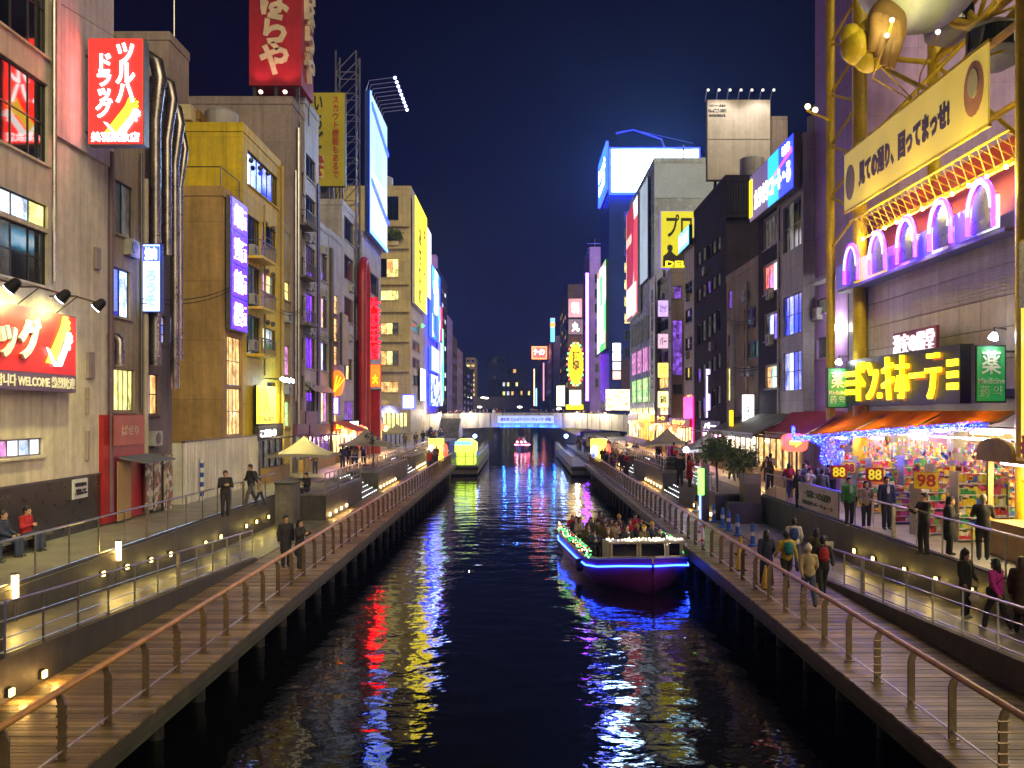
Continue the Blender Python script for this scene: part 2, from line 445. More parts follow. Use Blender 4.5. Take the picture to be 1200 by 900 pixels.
for s in (-1, 1):
    # quay slab between boardwalk and terrace: ramp, landing, raised planters and steps between them
    e = RAMP_END[s]
    mb = MB()
    xa, xb = s*XQ, s*(XT-.004)
    ys = [-20, 4.1, 10, 16, 22, 28, e]
    for y0, y1 in zip(ys, ys[1:]):
        z0, z1 = ramp_z(s, y0), ramp_z(s, y1)
        mb.add([(xa, y0, -3), (xb, y0, -3), (xb, y1, -3), (xa, y1, -3), (xa, y0, z0+.004), (xb, y0, z0+.004), (xb, y1, z1+.004), (xa, y1, z1+.004)],
               [(4, 5, 6, 7) if s > 0 else (7, 6, 5, 4), (0, 4, 7, 3) if s > 0 else (3, 7, 4, 0)])
    mb.box((xa, e, -3), (xb, 160, .004))
    mb.box((xa, 160, -3), (xb, 900, ZT))
    struct('ramp_south' if s < 0 else 'ramp_north', mb, QUAY)
    # low stone kerb along the ramp
    mb = MB()
    for y0, y1 in zip(ys, ys[1:]):
        z0, z1 = ramp_z(s, y0)+.10, ramp_z(s, y1)+.10
        xi, xo = s*(XQ-.06), s*(XQ+.14)
        mb.add([(xi, y0, -1), (xo, y0, -1), (xo, y1, -1), (xi, y1, -1), (xi, y0, z0), (xo, y0, z0), (xo, y1, z1), (xi, y1, z1)],
               [(3,2,1,0),(4,5,6,7),(0,1,5,4),(1,2,6,5),(2,3,7,6),(3,0,4,7)])
    k = mb.build('retaining_wall', CONC_D)
    tag(k, 'dark stone wall carrying the ramp along the %s boardwalk' % ('drugstore' if s < 0 else 'discount store'), 'wall')
    # stone blocks (raised planters) with coping, and steps with lights between them
    for i, (y0, y1) in enumerate(BLOCKS):
        where = ('drugstore' if s < 0 else 'discount store')
        t = thing('stone_planter', '%s stone raised terrace block on the %s bank' % (['first low dark', 'second long dark', 'third dark', 'fourth dark', 'fifth dark'][i], where), 'planter wall', (s*10.6, y0, 0), 'raised terrace blocks along the boardwalks')
        MB().box((s*(XQ+.02), y0, .0), (s*(XT-.01), y1, 1.22)).build('block', CONC_D, t)
        MB().box((s*(XQ-.03), y0-.05, 1.222), (s*(XT-.006), y1+.05, 1.31)).build('coping', CONC, t)
        if i < 3:
            yy = y0+.8
            while yy < y0+(6 if i == 0 else 9):
                l = MB().box((s*(XQ+.015), yy, .14), (s*(XQ-.05), yy+.16, .3)).build('step_light', em('step_light_warm', (1, .62, .22), 9), t)
                point_light('step_lamp', (s*(XQ-.22), yy+.08, .2), 3.2, (1, .58, .2), l, .05)
                yy += 1.5
    for (a, b2) in zip(BLOCKS, BLOCKS[1:]):
        y0, y1 = a[1]+.06, b2[0]-.06
        t = thing('stone_steps', 'stone steps with white nosing lights, %s flight up the %s bank' % ({57: 'first', 80: 'second', 98: 'third', 120: 'fourth'}[a[1]], where), 'steps', (s*10.6, y0, 0), 'stairs up from the boardwalks')
        n = 7
        for k in range(n):
            x0 = XQ+.05+k*.3
            MB().box((s*x0, y0, 0), (s*(x0+.3 if k < n-1 else XT-.01), y1, .17*(k+1)+.006)).build('step', CONC, t)
            mb = MB()
            q = y0+.35
            while q < y1-.2:
                mb.box((s*(x0-.004), q, .17*(k+1)-.05), (s*(x0+.03), q+.16, .17*(k+1)-.02)); q += .75
            mb.build('nosing_lights', em('nosing_white', (.85, .92, 1), 6, bounce=False), t)['kind'] = 'stuff'
# ------------------------------------------------------------------ boardwalks
for s in (-1, 1):
    Yend = 97
    mb = MB(); y = -6.0
    while y < Yend:
        j = random.uniform(-.012, .012); zt = random.uniform(-.004, .004)
        mb.box((s*(6.62+j), y, -.05), (s*(XQ-.07), y+.136, zt)); y += .15
    t = struct('boardwalk_south' if s < 0 else 'boardwalk_north', MB().box((s*6.75, -6, -.30), (s*(XQ-.07), Yend, -.06)), pr('boardwalk_frame', (.05, .045, .04), .8))
    o = mb.build('deck_boards', PLANK, t); o['kind'] = 'stuff'
    MB().box((s*6.66, -6, -.30), (s*6.74, Yend, -.056)).build('fascia', pr('wet_fascia', (.07, .06, .028), .6, 0, .5, 1.3, stain=.4), t)
    MB().box((s*6.72, -6, -.5), (s*6.84, Yend, -.305)).build('edge_beam', pr('algae_beam', (.045, .05, .02), .7, 0, .5, 1.3), t)
    y = 12.0
    while y < Yend:
        mb = MB().tube([(s*7.7, y, -3), (s*7.7, y, -.1)], .17, 10)
        mb.build('pile', pr('wet_pile', (.025, .022, .016), .6, 0, .5, 2, stain=.6), t, True); y += 2.6
    # canal handrail with bent plate posts
    rl = thing('boardwalk_railing', 'canal railing with brown wooden handrail and bent steel posts, %s bank' % ('drugstore' if s < 0 else 'discount store'), 'railing', (s*7.1, 12, 0))
    MB().tube([(s*7.08, y, 1.10) for y in (-5, 20, 50, 75, 96.5)], .055, 10).build('handrail', WOODRAIL, rl, True)
    MB().tube([(s*7.1, y, .14) for y in (-5, 20, 50, 75, 96.5)], .02, 6).build('lower_rail', STEEL, rl, True)
    def post(bolts):
        m = MB()
        prof = [(0, 0), (0, .55), (.0, .86), (.035, .97), (.10, 1.045)]
        th = .055
        for d in ((-.028, .028),):
            L = [(s*p[0]-.06, p[1]) for p in prof]; R = [(s*p[0]+.06, p[1]) for p in prof]
            poly = L+R[::-1]
            m.prism(poly, (0, -th/2, 0), (1, 0, 0), (0, 0, 1), (0, 1, 0), th)
        m.box((-.10, -.08, 0), (.10, .08, .02))
        if bolts:
            for z in (.2, .36, .52, .68, .84): m.tube([(-.085, -.012, z), (.085, -.012, z)], .022, 6)
        me = bpy.data.meshes.new('post'); me.from_pydata(m.v, [], m.f); me.materials.append(pr('bronze_post', (.20, .14, .09), .38, .6, .35, 3)); return me
    pa, pb = post(False), post(True)
    k = 0; y = 12.92 if s < 0 else 12.2
    y -= 1.62*5
    while y < 96.6:
        o = bpy.data.objects.new('post', pb if k % 3 == 0 else pa); col.objects.link(o); o.parent = rl
        o.location = V((s*7.1, y, 0))-wloc(rl); k += 1; y += 1.62
# ------------------------------------------------------------------ thin steel railings of ramps and terraces
def steel_rail(label, pts, spacing=1.5, h=1.05, wires=2, thick=6, mat=None, name='steel_railing'):
    """pts: polyline of the rail's foot"""
    mat = mat or STEEL
    pts = [V(p) for p in pts]
    t = thing(name, label, 'railing', pts[0])
    up = V((0, 0, h))
    MB().tube([p+up for p in pts], .03, 8).build('top_rail', mat, t, True)
    for i in range(wires): MB().tube([p+V((0, 0, h*(i+1)/(wires+1))) for p in pts], .012, 5).build('middle_rail', mat, t)
    MB().tube([p+V((0, 0, .08)) for p in pts], .018, 5).build('bottom_rail', mat, t, True)
    k = 0
    for a, b in zip(pts, pts[1:]):
        L = (b-a).length; n = max(1, round(L/spacing)); d = (b-a).normalized(); d.z = 0; side = V((-d.y, d.x, 0)).normalized(); d.normalize()
        for i in range(n+(1 if b is pts[-1] else 0)):
            p = a+(b-a)*i/n; w = .09 if k % thick == 3 else .028
            MB().obox(p+V((0, 0, h/2)), d*w/2, side*(w/2 if w > .05 else .02), V((0, 0, h/2-(0 if w < .05 else -.03)))).build('post', mat, t)
            k += 1
    return t
for s, bank in ((-1, 'drugstore'), (1, 'discount store')):
    e = RAMP_END[s]
    steel_rail('steel railing climbing along the outer edge of the ramp, %s bank' % bank, [(s*(XQ+.06), y, ramp_z(s, y)+.10) for y in (4, 10, 16, 22, 28, e-.2)], 1.45, 1.0)
    steel_rail('steel railing on the terrace edge above the ramp, %s bank' % bank, [(s*(XT+.10), 4, ZT), (s*(XT+.10), 45.5, ZT)], 1.7, 1.1, wires=0)
    MB().box((s*(XT+.02), -20, ZT), (s*(XT+.2), 46, ZT+.06)).build('terrace_kerb', CONC_D)['kind'] = 'structure'
    for i, (y0, y1) in enumerate(BLOCKS[:4]):
        steel_rail('steel railing on the %s raised block, %s bank' % (['first', 'second', 'third', 'fourth'][i], bank), [(s*(XQ+.1), y0+.2, 1.31), (s*(XQ+.1), y1-.2, 1.31)], 1.2, 1.0)
        if i: steel_rail('short cross railing at the near end of the %s block, %s bank' % (['', 'second', 'third', 'fourth'][i], bank), [(s*(XQ+.2), y0+.15, 1.31), (s*(XT-.2), y0+.15, 1.31)], 1.0, 1.0)
for s, nm in ((-1, 'south_terrace_wall'), (1, 'north_terrace_wall')):
    MB().box((s*(XT-.05), -20, -1), (s*(XT-.006), 46.3, ZT-.01)).build(nm, CONC_D)['kind'] = 'structure'
# wall lights over the ramps
def wall_light(label, loc, s, watts, cl, group):
    t = thing('wall_light', label, 'lamp', loc, group)
    x, y, z = loc
    MB().box((x, y-.09, z-.06), (x-s*.07, y+.09, z+.1)).build('housing', DSTEEL, t)
    l = MB().box((x-s*.071, y-.075, z-.05), (x-s*.10, y+.075, z+.08)).build('lens', em('ramp_lamp', (1, .70, .16), 9.99), t)
    point_light('ramp_lamp_light', (x-s*.3, y, z), watts, cl, l, .05)
for px in (120, 148, 176, 199, 240, 258, 288, 300, 314):
    y = YX(px, -11.7)
    wall_light('yellow wall light low over the ramp on the drugstore bank', (-XT+.052, y, ramp_z(-1, y)+.5), -1, 2.2, (1, .74, .16), 'ramp lights on the drugstore bank')
for px in (1002, 1024, 1061, 1098, 1140):
    y = YX(px, 11.7)
    wall_light('warm wall light low over the ramp on the discount store bank', (XT-.052, y, ramp_z(1, y)+.5), 1, 2.6, (1, .68, .16), 'ramp lights on the discount store bank')
for px in (8, 47):
    y = YX(px, -9.55)
    wall_light('square amber light at the foot of the boardwalk wall', (-XQ+.06, y, .16), -1, 6, (1, .52, .13), 'boardwalk wall lights')
for px, y0, lab in ((136, 27.4, 'lit amber bollard lamp beside the ramp, farther from the drugstore bench'), (14, 21.8, 'lit amber bollard lamp beside the ramp, close to the drugstore bench')):
    t = thing('bollard_lamp', lab, 'lamp', (-XT-.02, y0, ZT+.06), 'amber bollard lamps')
    c = (-XT+.06, y0, 0)
    MB().tube([(c[0], y0, ramp_z(-1, y0)), (c[0], y0, ZT-.25)], .06, 8).build('stem', DSTEEL, t, True)
    l = MB().tube([(c[0], y0, ZT-.245), (c[0], y0, ZT+.30)], .075, 10).build('lantern', em('bollard_amber', (1, .62, .16), 14), t, True)
    MB().tube([(c[0], y0, ZT+.302), (c[0], y0, ZT+.35)], .085, 10).build('cap', DSTEEL, t, True)
    point_light('bollard_light', (c[0]+.35, y0, ZT+.1), 3.5, (1, .66, .14), l, .08)
# ------------------------------------------------------------------ buildings
ALU = pr('window_frame_aluminium', (.22, .22, .23), .4, .6, .2, 2)
DFRAME = pr('window_frame_dark', (.04, .04, .045), .4, .3, .2, 2)
PANE = {
 'dark': GLASS,
 'dim': room('dim_room', (.30, .26, .22), .35),
 'warm': room('warm_room', (1, .62, .22), 1.6, (.7, .3, .08)),
 'yellow': room('yellow_room', (1, .85, .28), 1.9, (.6, .55, .15)),
 'cool': room('cool_room', (.75, .9, 1), 1.7, (.3, .4, .6)),
 'blue': room('blue_room', (.03, .05, 1), 1.1, (.02, .01, .10)),
 'red': room('red_room', (1, .03, .02), 1.5, (.8, .3, .25)),
 'purple': room('purple_room', (.35, .12, .9), .9, (.08, .03, .2)),
 'pink': room('pink_room', (1, .4, .75), 1.2, (.5, .15, .5)),
 'mixed': room('mixed_room', (.08, .16, 1), 1.2, (.5, .45, .5)),
 'white': em('white_lit_pane', (.85, .93, 1), 1.1, .4, 3),
 'green': room('green_room', (.25, 1, .4), 1.3, (.9, .9, .3)),
}
class Bld:
    """a building with its canal face on the plane x, its near side wall at Y0; windows are cut through the walls"""
    def __init__(s, name, label, x, Y0, Y1, z1, depth, mat, z0=ZT, parapet=.5, pmat=None):
        s.sd = -1 if x < 0 else 1
        s.x, s.Y0, s.Y1, s.z0, s.z1, s.depth, s.mat = x, Y0, Y1, z0, z1, depth, mat
        s.t = thing(name, label, 'building', (x+s.sd*depth/2, (Y0+Y1)/2, z0))
        s.op = {'c': [], 'f': []}; s.par = parapet; s.pmat = pmat or mat
    def face(s, k):
        if k == 'c': return Fr((s.x, (s.Y0+s.Y1)/2, (s.z0+s.z1)/2), (-s.sd, 0, 0), s.Y1-s.Y0, s.z1-s.z0)
        return Fr((s.x+s.sd*s.depth/2, s.Y0, (s.z0+s.z1)/2), (0, -1, 0), s.depth, s.z1-s.z0)
    def c(s, px0, px1, py0, py1, kind='dark', nx=2, ny=1, frame=None, sill=True):
        fr = SC(px0, px1, py0, py1, s.x); s._op('c', fr, kind, nx, ny, frame, sill); return s
    def f(s, px0, px1, py0, py1, kind='dark', nx=2, ny=1, frame=None, sill=True):
        fr = SF(px0, px1, py0, py1, s.Y0); s._op('f', fr, kind, nx, ny, frame, sill); return s
    def _op(s, k, fr, kind, nx, ny, frame, sill):
        F0 = s.face(k); d = fr.C-F0.C
        u, w = d.dot(F0.U), d.z
        r = [u-fr.w/2, u+fr.w/2, w-fr.h/2, w+fr.h/2]
        m = .06
        r = [max(r[0], -F0.w/2+m), min(r[1], F0.w/2-m), max(r[2], -F0.h/2+m), min(r[3], F0.h/2-m)]
        if r[1]-r[0] < .1 or r[3]-r[2] < .1: return
        for q in s.op[k]:
            if r[0] < q[0][1] and r[1] > q[0][0] and r[2] < q[0][3] and r[3] > q[0][2]: return
        s.op[k].append((r, kind, nx, ny, frame, sill))
    def rows(s, k, u0, u1, nu, z0, z1, nz, fu=.6, fz=.55, kinds=('dark',), nx=2, ny=1, frame=None):
        """a regular grid of windows in metres: u along the face (distance along the canal, or |x|)"""
        F0 = s.face(k)
        for j in range(nz):
            for i in range(nu):
                a = u0+(u1-u0)*(i+.5)/nu; b = z0+(z1-z0)*(j+.5)/nz
                C = V((s.x, a, b)) if k == 'c' else V((s.sd*a, s.Y0, b))
                s._op(k, Fr(C, F0.N, (u1-u0)/nu*fu, (z1-z0)/nz*fz), random.choice(kinds), nx, ny, frame, True)
        return s
    def done(s, rec=.14):
        mb = MB()
        for k in ('c', 'f'):
            F0 = s.face(k); ops = [o[0] for o in s.op[k]]
            us = sorted(set([-F0.w/2, F0.w/2]+[v for r in ops for v in r[:2]]))
            ws = sorted(set([-F0.h/2, F0.h/2]+[v for r in ops for v in r[2:]]))
            for a, b in zip(us, us[1:]):
                run = None
                for c, d in zip(ws, ws[1:]):
                    mu, mw = (a+b)/2, (c+d)/2
                    if any(r[0] < mu < r[1] and r[2] < mw < r[3] for r in ops):
                        if run: mb.quad(F0.p(a, run[0]), F0.p(b, run[0]), F0.p(b, run[1]), F0.p(a, run[1])); run = None
                    else: run = (run[0], d) if run else (c, d)
                if run: mb.quad(F0.p(a, run[0]), F0.p(b, run[0]), F0.p(b, run[1]), F0.p(a, run[1]))
            for r in ops:
                for (p, q) in (((r[0], r[2]), (r[1], r[2])), ((r[1], r[2]), (r[1], r[3])), ((r[1], r[3]), (r[0], r[3])), ((r[0], r[3]), (r[0], r[2]))):
                    mb.quad(F0.p(p[0], p[1], -rec-.1), F0.p(q[0], q[1], -rec-.1), F0.p(*q), F0.p(*p))
            for r, kind, nx, ny, frame, sill in s.op[k]:
                s._window(F0, r, kind, nx, ny, frame or ALU, sill, rec)
        xo = s.x+s.sd*s.depth
        B = [(xo, s.Y0), (xo, s.Y1), (s.x, s.Y1)]
        for p, q in zip(B, B[1:]): mb.quad((*p, s.z0), (*q, s.z0), (*q, s.z1), (*p, s.z1))
        mb.quad((s.x, s.Y0, s.z1), (xo, s.Y0, s.z1), (xo, s.Y1, s.z1), (s.x, s.Y1, s.z1))
        mb.build('wall', s.mat, s.t)
        if s.par:
            h = s.par; w = .18; x0, x1 = sorted((s.x, xo)); mb = MB(); z = s.z1+.003
            mb.box((x0-.05, s.Y0-.05, z), (x1+.05, s.Y0+w, z+h)); mb.box((x0-.05, s.Y1-w, z), (x1+.05, s.Y1+.05, z+h))
            mb.box((x0-.05, s.Y0+w, z), (x0+w, s.Y1-w, z+h)); mb.box((x1-w, s.Y0+w, z), (x1+.05, s.Y1-w, z+h))
            mb.build('parapet', s.pmat, s.t)
        return s
    def _window(s, F0, r, kind, nx, ny, frame, sill, rec):
        w, h = r[1]-r[0], r[3]-r[2]; f = min(.055, w*.08, h*.1)
        mb = MB()
        def bar(a, b, c, d, n1=.045): panel(F0, n1, -rec, a, b, c, d, mb)
        bar(r[0], r[0]+f, r[2], r[3]); bar(r[1]-f, r[1], r[2], r[3])
        bar(r[0]+f, r[1]-f, r[2], r[2]+f); bar(r[0]+f, r[1]-f, r[3]-f, r[3])
        for i in range(1, nx): u = r[0]+w*i/nx; bar(u-f*.4, u+f*.4, r[2]+f, r[3]-f, .04)
        for j in range(1, ny): v = r[2]+h*j/ny; bar(r[0]+f, r[1]-f, v-f*.4, v+f*.4, .036)
        o = mb.build('window', frame, s.t)
        kinds = kind if isinstance(kind, (tuple, list)) else None
        if kinds:
            for i in range(nx):
                a, b = r[0]+w*i/nx, r[0]+w*(i+1)/nx
                MB().quad(F0.p(a, r[2], -rec+.012), F0.p(b, r[2], -rec+.012), F0.p(b, r[3], -rec+.012), F0.p(a, r[3], -rec+.012)).build('pane', PANE[kinds[i % len(kinds)]], o)
        else:
            MB().quad(F0.p(r[0], r[2], -rec+.012), F0.p(r[1], r[2], -rec+.012), F0.p(r[1], r[3], -rec+.012), F0.p(r[0], r[3], -rec+.012)).build('pane', PANE[kind], o)
        if sill and w > .5:
            panel(F0, .10, .003, r[0]-.06, r[1]+.06, r[2]-.08, r[2]-.01).build('sill', s.mat, o)
    def band(s, name, k, z0, z1, proud, mat, u0=None, u1=None):
        """a strip of cladding, ledge or slab edge standing proud of the wall"""
        F0 = s.face(k); zc = (s.z0+s.z1)/2
        return panel(F0, proud, .004, u0, u1, z0-zc, z1-zc).build(name, mat, s.t)
    def pipe(s, px, py0, py1, r=.09, mat=None, off=.16):
        Y = YX(px, s.x); x = s.x-s.sd*off
        mb = MB().tube([(x, Y, ZP(py1, Y)), (x, Y, ZP(py0, Y))], r, 8)
        z = ZP(py1, Y)+.6
        while z < ZP(py0, Y): mb.box((s.x, Y-.03, z), (x, Y+.03, z+.05)); mb.tube([(x, Y, z-.02), (x, Y, z+.07)], r*1.25, 8); z += 2.6
        return mb.build('drainpipe', mat or STEEL, s.t, True)
# air conditioners: one design, copied
ACM = pr('aircon_casing', (.45, .45, .42), .5, 0, .3, 2, stain=.3)
def aircon_proto():
    t = thing('air_conditioner', 'x', 'air conditioner')
    MB().box((-.4, 0, 0), (.4, -.3, .6)).build('casing', ACM, t)
    mb = MB().lathe((-.1, -.3, .3), [(.22, 0), (.24, .02), (.24, .03)], 16, (0, -1, 0)); mb.build('fan_guard', DSTEEL, t, True)
    MB().box((-.42, -.28, -.06), (.42, 0, -.005)).build('bracket', DSTEEL, t)
    return t
ac0 = aircon_proto(); ac_used = [False]
def aircon(px, py, x, label, canal=True, Y=None):
    if canal: Y = YX(px, x); loc = (x, Y, ZP(py, Y)); rz = -PI/2 if x > 0 else PI/2
    else: loc = (XP(px, Y), Y, ZP(py, Y)); rz = 0
    o = ac0 if not ac_used[0] else copy_tree(ac0); ac_used[0] = True
    o.location = loc; o.rotation_euler = (0, 0, rz); o['label'] = label; o['group'] = 'outdoor air conditioners on the facades'
    return o
def balcony(parent, fr, d=1.0, mat=None, slab=None):
    """slab with barred rail on a frame; fr spans the balcony's width and the rail's height"""
    b = panel(fr, d, .005, None, None, -fr.h/2-.14, -fr.h/2).build('balcony', slab or CONC, parent)
    mb = MB(); n = max(4, int(fr.w/.22))
    for i in range(n+1):
        u = -fr.w/2+fr.w*i/n
        panel(fr, .03, d-.06, u-.012, u+.012, -fr.h/2+.002, fr.h/2-.05, mb)
    panel(fr, .05, d-.07, None, None, fr.h/2-.048, fr.h/2, mb)
    for u in (-fr.w/2, fr.w/2): mb.beam(fr.p(u, fr.h/2-.02, .0), fr.p(u, fr.h/2-.02, d-.08), .04)
    mb.build('balcony_rail', mat or DSTEEL, b)
    return b
# ---- surfaces
BEIGE = pr('beige_render', (.70, .61, .47), .85, 0, .25, .35, stain=.35, bump=.3)
PINKG = pr('pinkish_grey_render', (.40, .31, .29), .85, 0, .25, .4, stain=.35, bump=.3, seam=(3.0, 2.9))
YEL = pr('mustard_paint', (.88, .62, .02), .6, 0, .25, .4, stain=.4, seam=(3.5, 2.9))
OCH = pr('brown_ochre_render', (.55, .34, .12), .8, 0, .3, .4, stain=.4, bump=.3, seam=(3.6, 3.0))
GREYW = pr('grey_white_tiles', (.55, .51, .52), .5, 0, .25, .5, stain=.4, seam=(1.5, .9))
LGREY = pr('light_grey_panels', (.50, .47, .49), .5, 0, .22, .5, stain=.35, seam=(1.8, 1.2))
DARKG = pr('charcoal_tiles', (.055, .045, .06), .85, 0, .3, .6, stain=.3, spec=.15, seam=(1.2, .8))
DPURP = pr('plum_paint', (.05, .02, .08), .5, 0, .3, .6)
CREAM = pr('cream_tiles', (.66, .53, .27), .55, 0, .2, .5, stain=.3, seam=(2.4, 1.3))
BROWNB = pr('brown_brick', (.16, .09, .075), .7, 0, .3, .5, stain=.3, seam=(2.5, 1.5))
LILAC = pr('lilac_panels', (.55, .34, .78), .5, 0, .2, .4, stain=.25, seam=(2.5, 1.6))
NAVY = pr('navy_curtain_wall', (.022, .04, .22), .2, .1, .3, .4)
REDP = pr('red_lacquer', (.42, .02, .02), .4, 0, .3, .8, stain=.25)
STONEB = pr('black_stone_wainscot', (.03, .026, .02), .3, 0, .4, .8)
TANB = pr('tan_tiles', (.50, .42, .31), .6, 0, .25, .5, stain=.35, seam=(1.2, .8))
# sign faces
L_RED = em('sign_red_lit', (1, .004, .003), 5, .12, .8)
L_WHITE = em('sign_white_lit', (1, 1, .98), 3.2, .06, .7)
L_WHITE_HI = cells('screen_picture', [(.75, .9, 1), (.45, .75, 1), (.85, .95, 1), (.08, .3, 1), (.8, .9, 1), (.9, .95, .95)], .12, .5, .3, (1, .7, .4))
L_PURP = em('sign_indigo_lit', (.045, .006, 1), 3.5, .3, 1.5)
L_BLUE = em('sign_blue_lit', (.008, .02, 1), 7.0, .2, 1)
L_CYAN = em('sign_cyan_lit', (.2, .75, 1), 3.0)
L_YEL = em('sign_yellow_lit', (1, .62, .004), 2.4, .12, .8)
L_GREEN = em('sign_green_lit', (.02, .55, .15), 1.3, .15, 1)
L_ORANGE = em('sign_orange_lit', (1, .07, .004), 3.5, .35, 2)
T_WHITE = em('letter_white', (1, 1, 1), 2.2, bounce=False)
T_WARM = em('letter_warm_white', (1, .93, .75), 4, bounce=False)
T_YEL = em('letter_yellow', (1, .72, .01), 1.1, bounce=False)
T_RED = em('letter_red', (1, .01, .01), 1, bounce=False)
T_BLUE = em('letter_blue', (.04, .12, 1), 5, bounce=False)
P_RED = pr('letter_red_paint', (.5, .02, .02), .5); P_DARK = pr('letter_black_paint', (.02, .02, .025), .5)
P_PURPLE = pr('letter_violet_paint', (.13, .07, .30), .5); P_CREAM = pr('letter_cream_paint', (.62, .50, .36), .5)
# ================================================================== left bank
# ---- drugstore building at the near left
A = Bld('concrete_building', 'tall beige rendered building with window bands beside the drugstore signs', -15, 14, 34.4, 30, 16, BEIGE)
for z0, z1, kind, ny in ((16.6, 19.6, 'dark', 2), (13.2, 15.75, 'dark', 2)):
    for i in range(3):
        y1 = 29.8-i*4.2
        A._op('c', Fr((-15, y1-2, (z0+z1)/2), (1, 0, 0), 4.0, z1-z0), kind, 4, ny, DFRAME, True)
for i in range(3):
    y1 = 29.8-i*4.2
    A._op('c', Fr((-15, y1-2, 11.55), (1, 0, 0), 4.0, .75), ('white', 'white', 'cool', 'yellow') if i == 0 else ('white', 'dim', 'white', 'dim'), 4, 1, DFRAME, False)
    A._op('c', Fr((-15, y1-2, 10.2), (1, 0, 0), 4.0, 1.7), ('dark', 'dim', 'dark', 'dark') if i == 0 else 'dark', 4, 2, DFRAME, True)
A._op('c', Fr((-15, 27.6, 4.3), (1, 0, 0), 3.8, .55), ('cool', 'white', 'pink', 'white'), 6, 1, ALU, True)
A.done()
A.band('wainscot', 'c', ZT, 3.15, .05, STONEB)
A.band('wainscot_cap', 'c', 3.152, 3.22, .09, DSTEEL)
for px, py, w, h in ((112, 303, .35, .75), (104, 428, .45, .9), (100, 470, .08, .9), (100, 522, .12, 1.0)):
    fr = Fr((-15, YX(px, -15), ZP(py, YX(px, -15))), (1, 0, 0), w, h)
    panel(fr, .12, .004).build('vent_box', PINKG, A.t)
panel(SC(60, 128, -60, 178, -15), .16, .004).build('pilaster', pr('upper_render_neon_tint', (.60, .50, .52), .85, 0, .25, .35, stain=.4, bump=.3), A.t)  # pinkish neon light on the upper wall is put into this colour
A.pipe(58, 330, 0, .07); A.pipe(125, 600, 178, .10, pr('plum_pipe', (.14, .08, .10), .5))
# the curved wall sign with its floodlights
def hand_logo(t, fr, u, w, sc_, n):
    """two raised reaching arms, one gold and one white"""
    def arm(mat, du, dw, k, nn):
        P = [(-.55, -.5), (-.2, -.5), (.22, .08), (.30, .02), (.36, .10), (.30, .18), (.50, .30), (.46, .36), (.33, .28), (.50, .44), (.44, .48), (.29, .34), (.40, .54), (.33, .56), (.22, .38), (.26, .56), (.19, .56), (.10, .34), (.02, .22)]
        MB().prism([((p[0]*k+du)*sc_+u, (p[1]*k+dw)*sc_+w) for p in P], fr.p(0, 0, n+nn), fr.U, fr.W, fr.N, .03).build('emblem', mat, t)
    arm(em('emblem_gold', (1, .62, .02), 2.4), -.05, .06, 1.0, 0)
    arm(em('emblem_white', (1, 1, .95), 2.6), .16, -.13, .72, .035)
    MB().prism([((p[0])*sc_+u, p[1]*sc_+w) for p in [(-.62, -.12), (-.50, -.16), (-.22, -.5), (-.30, -.5), (-.52, -.24)]], fr.p(0, 0, n+.035), fr.U, fr.W, fr.N, .03).build('emblem', MATS['emblem_white'], t)
fr = Fr((-14.85, 25.4, 7.25), (1, 0, 0), 10.8, 2.5)
t = thing('wall_sign', 'wide red floodlit wall sign with white katakana and a hand emblem', 'sign', fr.p(0, -1.25))
RED_PAINT = pr('sign_red_paint', (.55, .012, .012), .4, 0, .12, .5)
panel(fr, .25, 0).build('case', DSTEEL, t)
panel(fr, .03, .252, -5.35, 5.35, -.68, 1.2).build('face', RED_PAINT, t)
panel(fr, .035, .252, -5.35, 5.35, -1.22, -.69).build('strip', pr('sign_violet_strip', (.09, .05, .13), .4), t)
SIGNW = pr('sign_white_paint', (.8, .78, .66), .45, 0, .05)
letters(t, fr, -1.2, .30, 8.3, 1.25, 'ツルハドラッグ', SIGNW, .035, n=.30, depth=.09)
letters(t, fr, 2.6, -.95, 5.3, .36, '환영합니다 WELCOME 熱烈歓迎', SIGNW, .02, n=.288, depth=.02)
hand_logo(t, fr, 4.25, .28, 1.45, .29)
for i, (px, py) in enumerate(((16, 338), (75, 350), (117, 360))):
    Y = YX(px, -13.4); z = ZP(py, Y); lab = ['floodlight on an arm over the middle of the red wall sign', 'floodlight on an arm over the hand emblem', 'floodlight on a long arm past the end of the red wall sign'][i]
    f = thing('floodlight', lab, 'lamp', (-13.4, Y, z), 'floodlights over the red wall sign')
    MB().tube([(-15, Y+.0, z+.35), (-14.2, Y, z+.35), (-13.5, Y, z+.15)], .03, 8).tube([(-15, Y, z-.35), (-14.1, Y, z+.35)], .02, 6).build('arm', DSTEEL, f, True)
    ax = V((-.75, 0, -.65)).normalized()
    MB().lathe((-13.25, Y, z+.22), [(.07, 0), (.13, .05), (.17, .30), (.18, .36)], 12, ax).build('lamp_body', BLACK, f, True)
    l = MB().lathe(V((-13.25, Y, z+.22))+ax*.362, [(.165, 0), (.16, .02)], 12, ax).build('lens', em('flood_lens', (.65, .78, 1), 16), f)
    point_light('flood_light', V((-13.25, Y, z+.22))+ax*.45, 190, (1, .86, .28), l, .12, spot=2.3, aim=(-15, Y-.3, z-1.6))
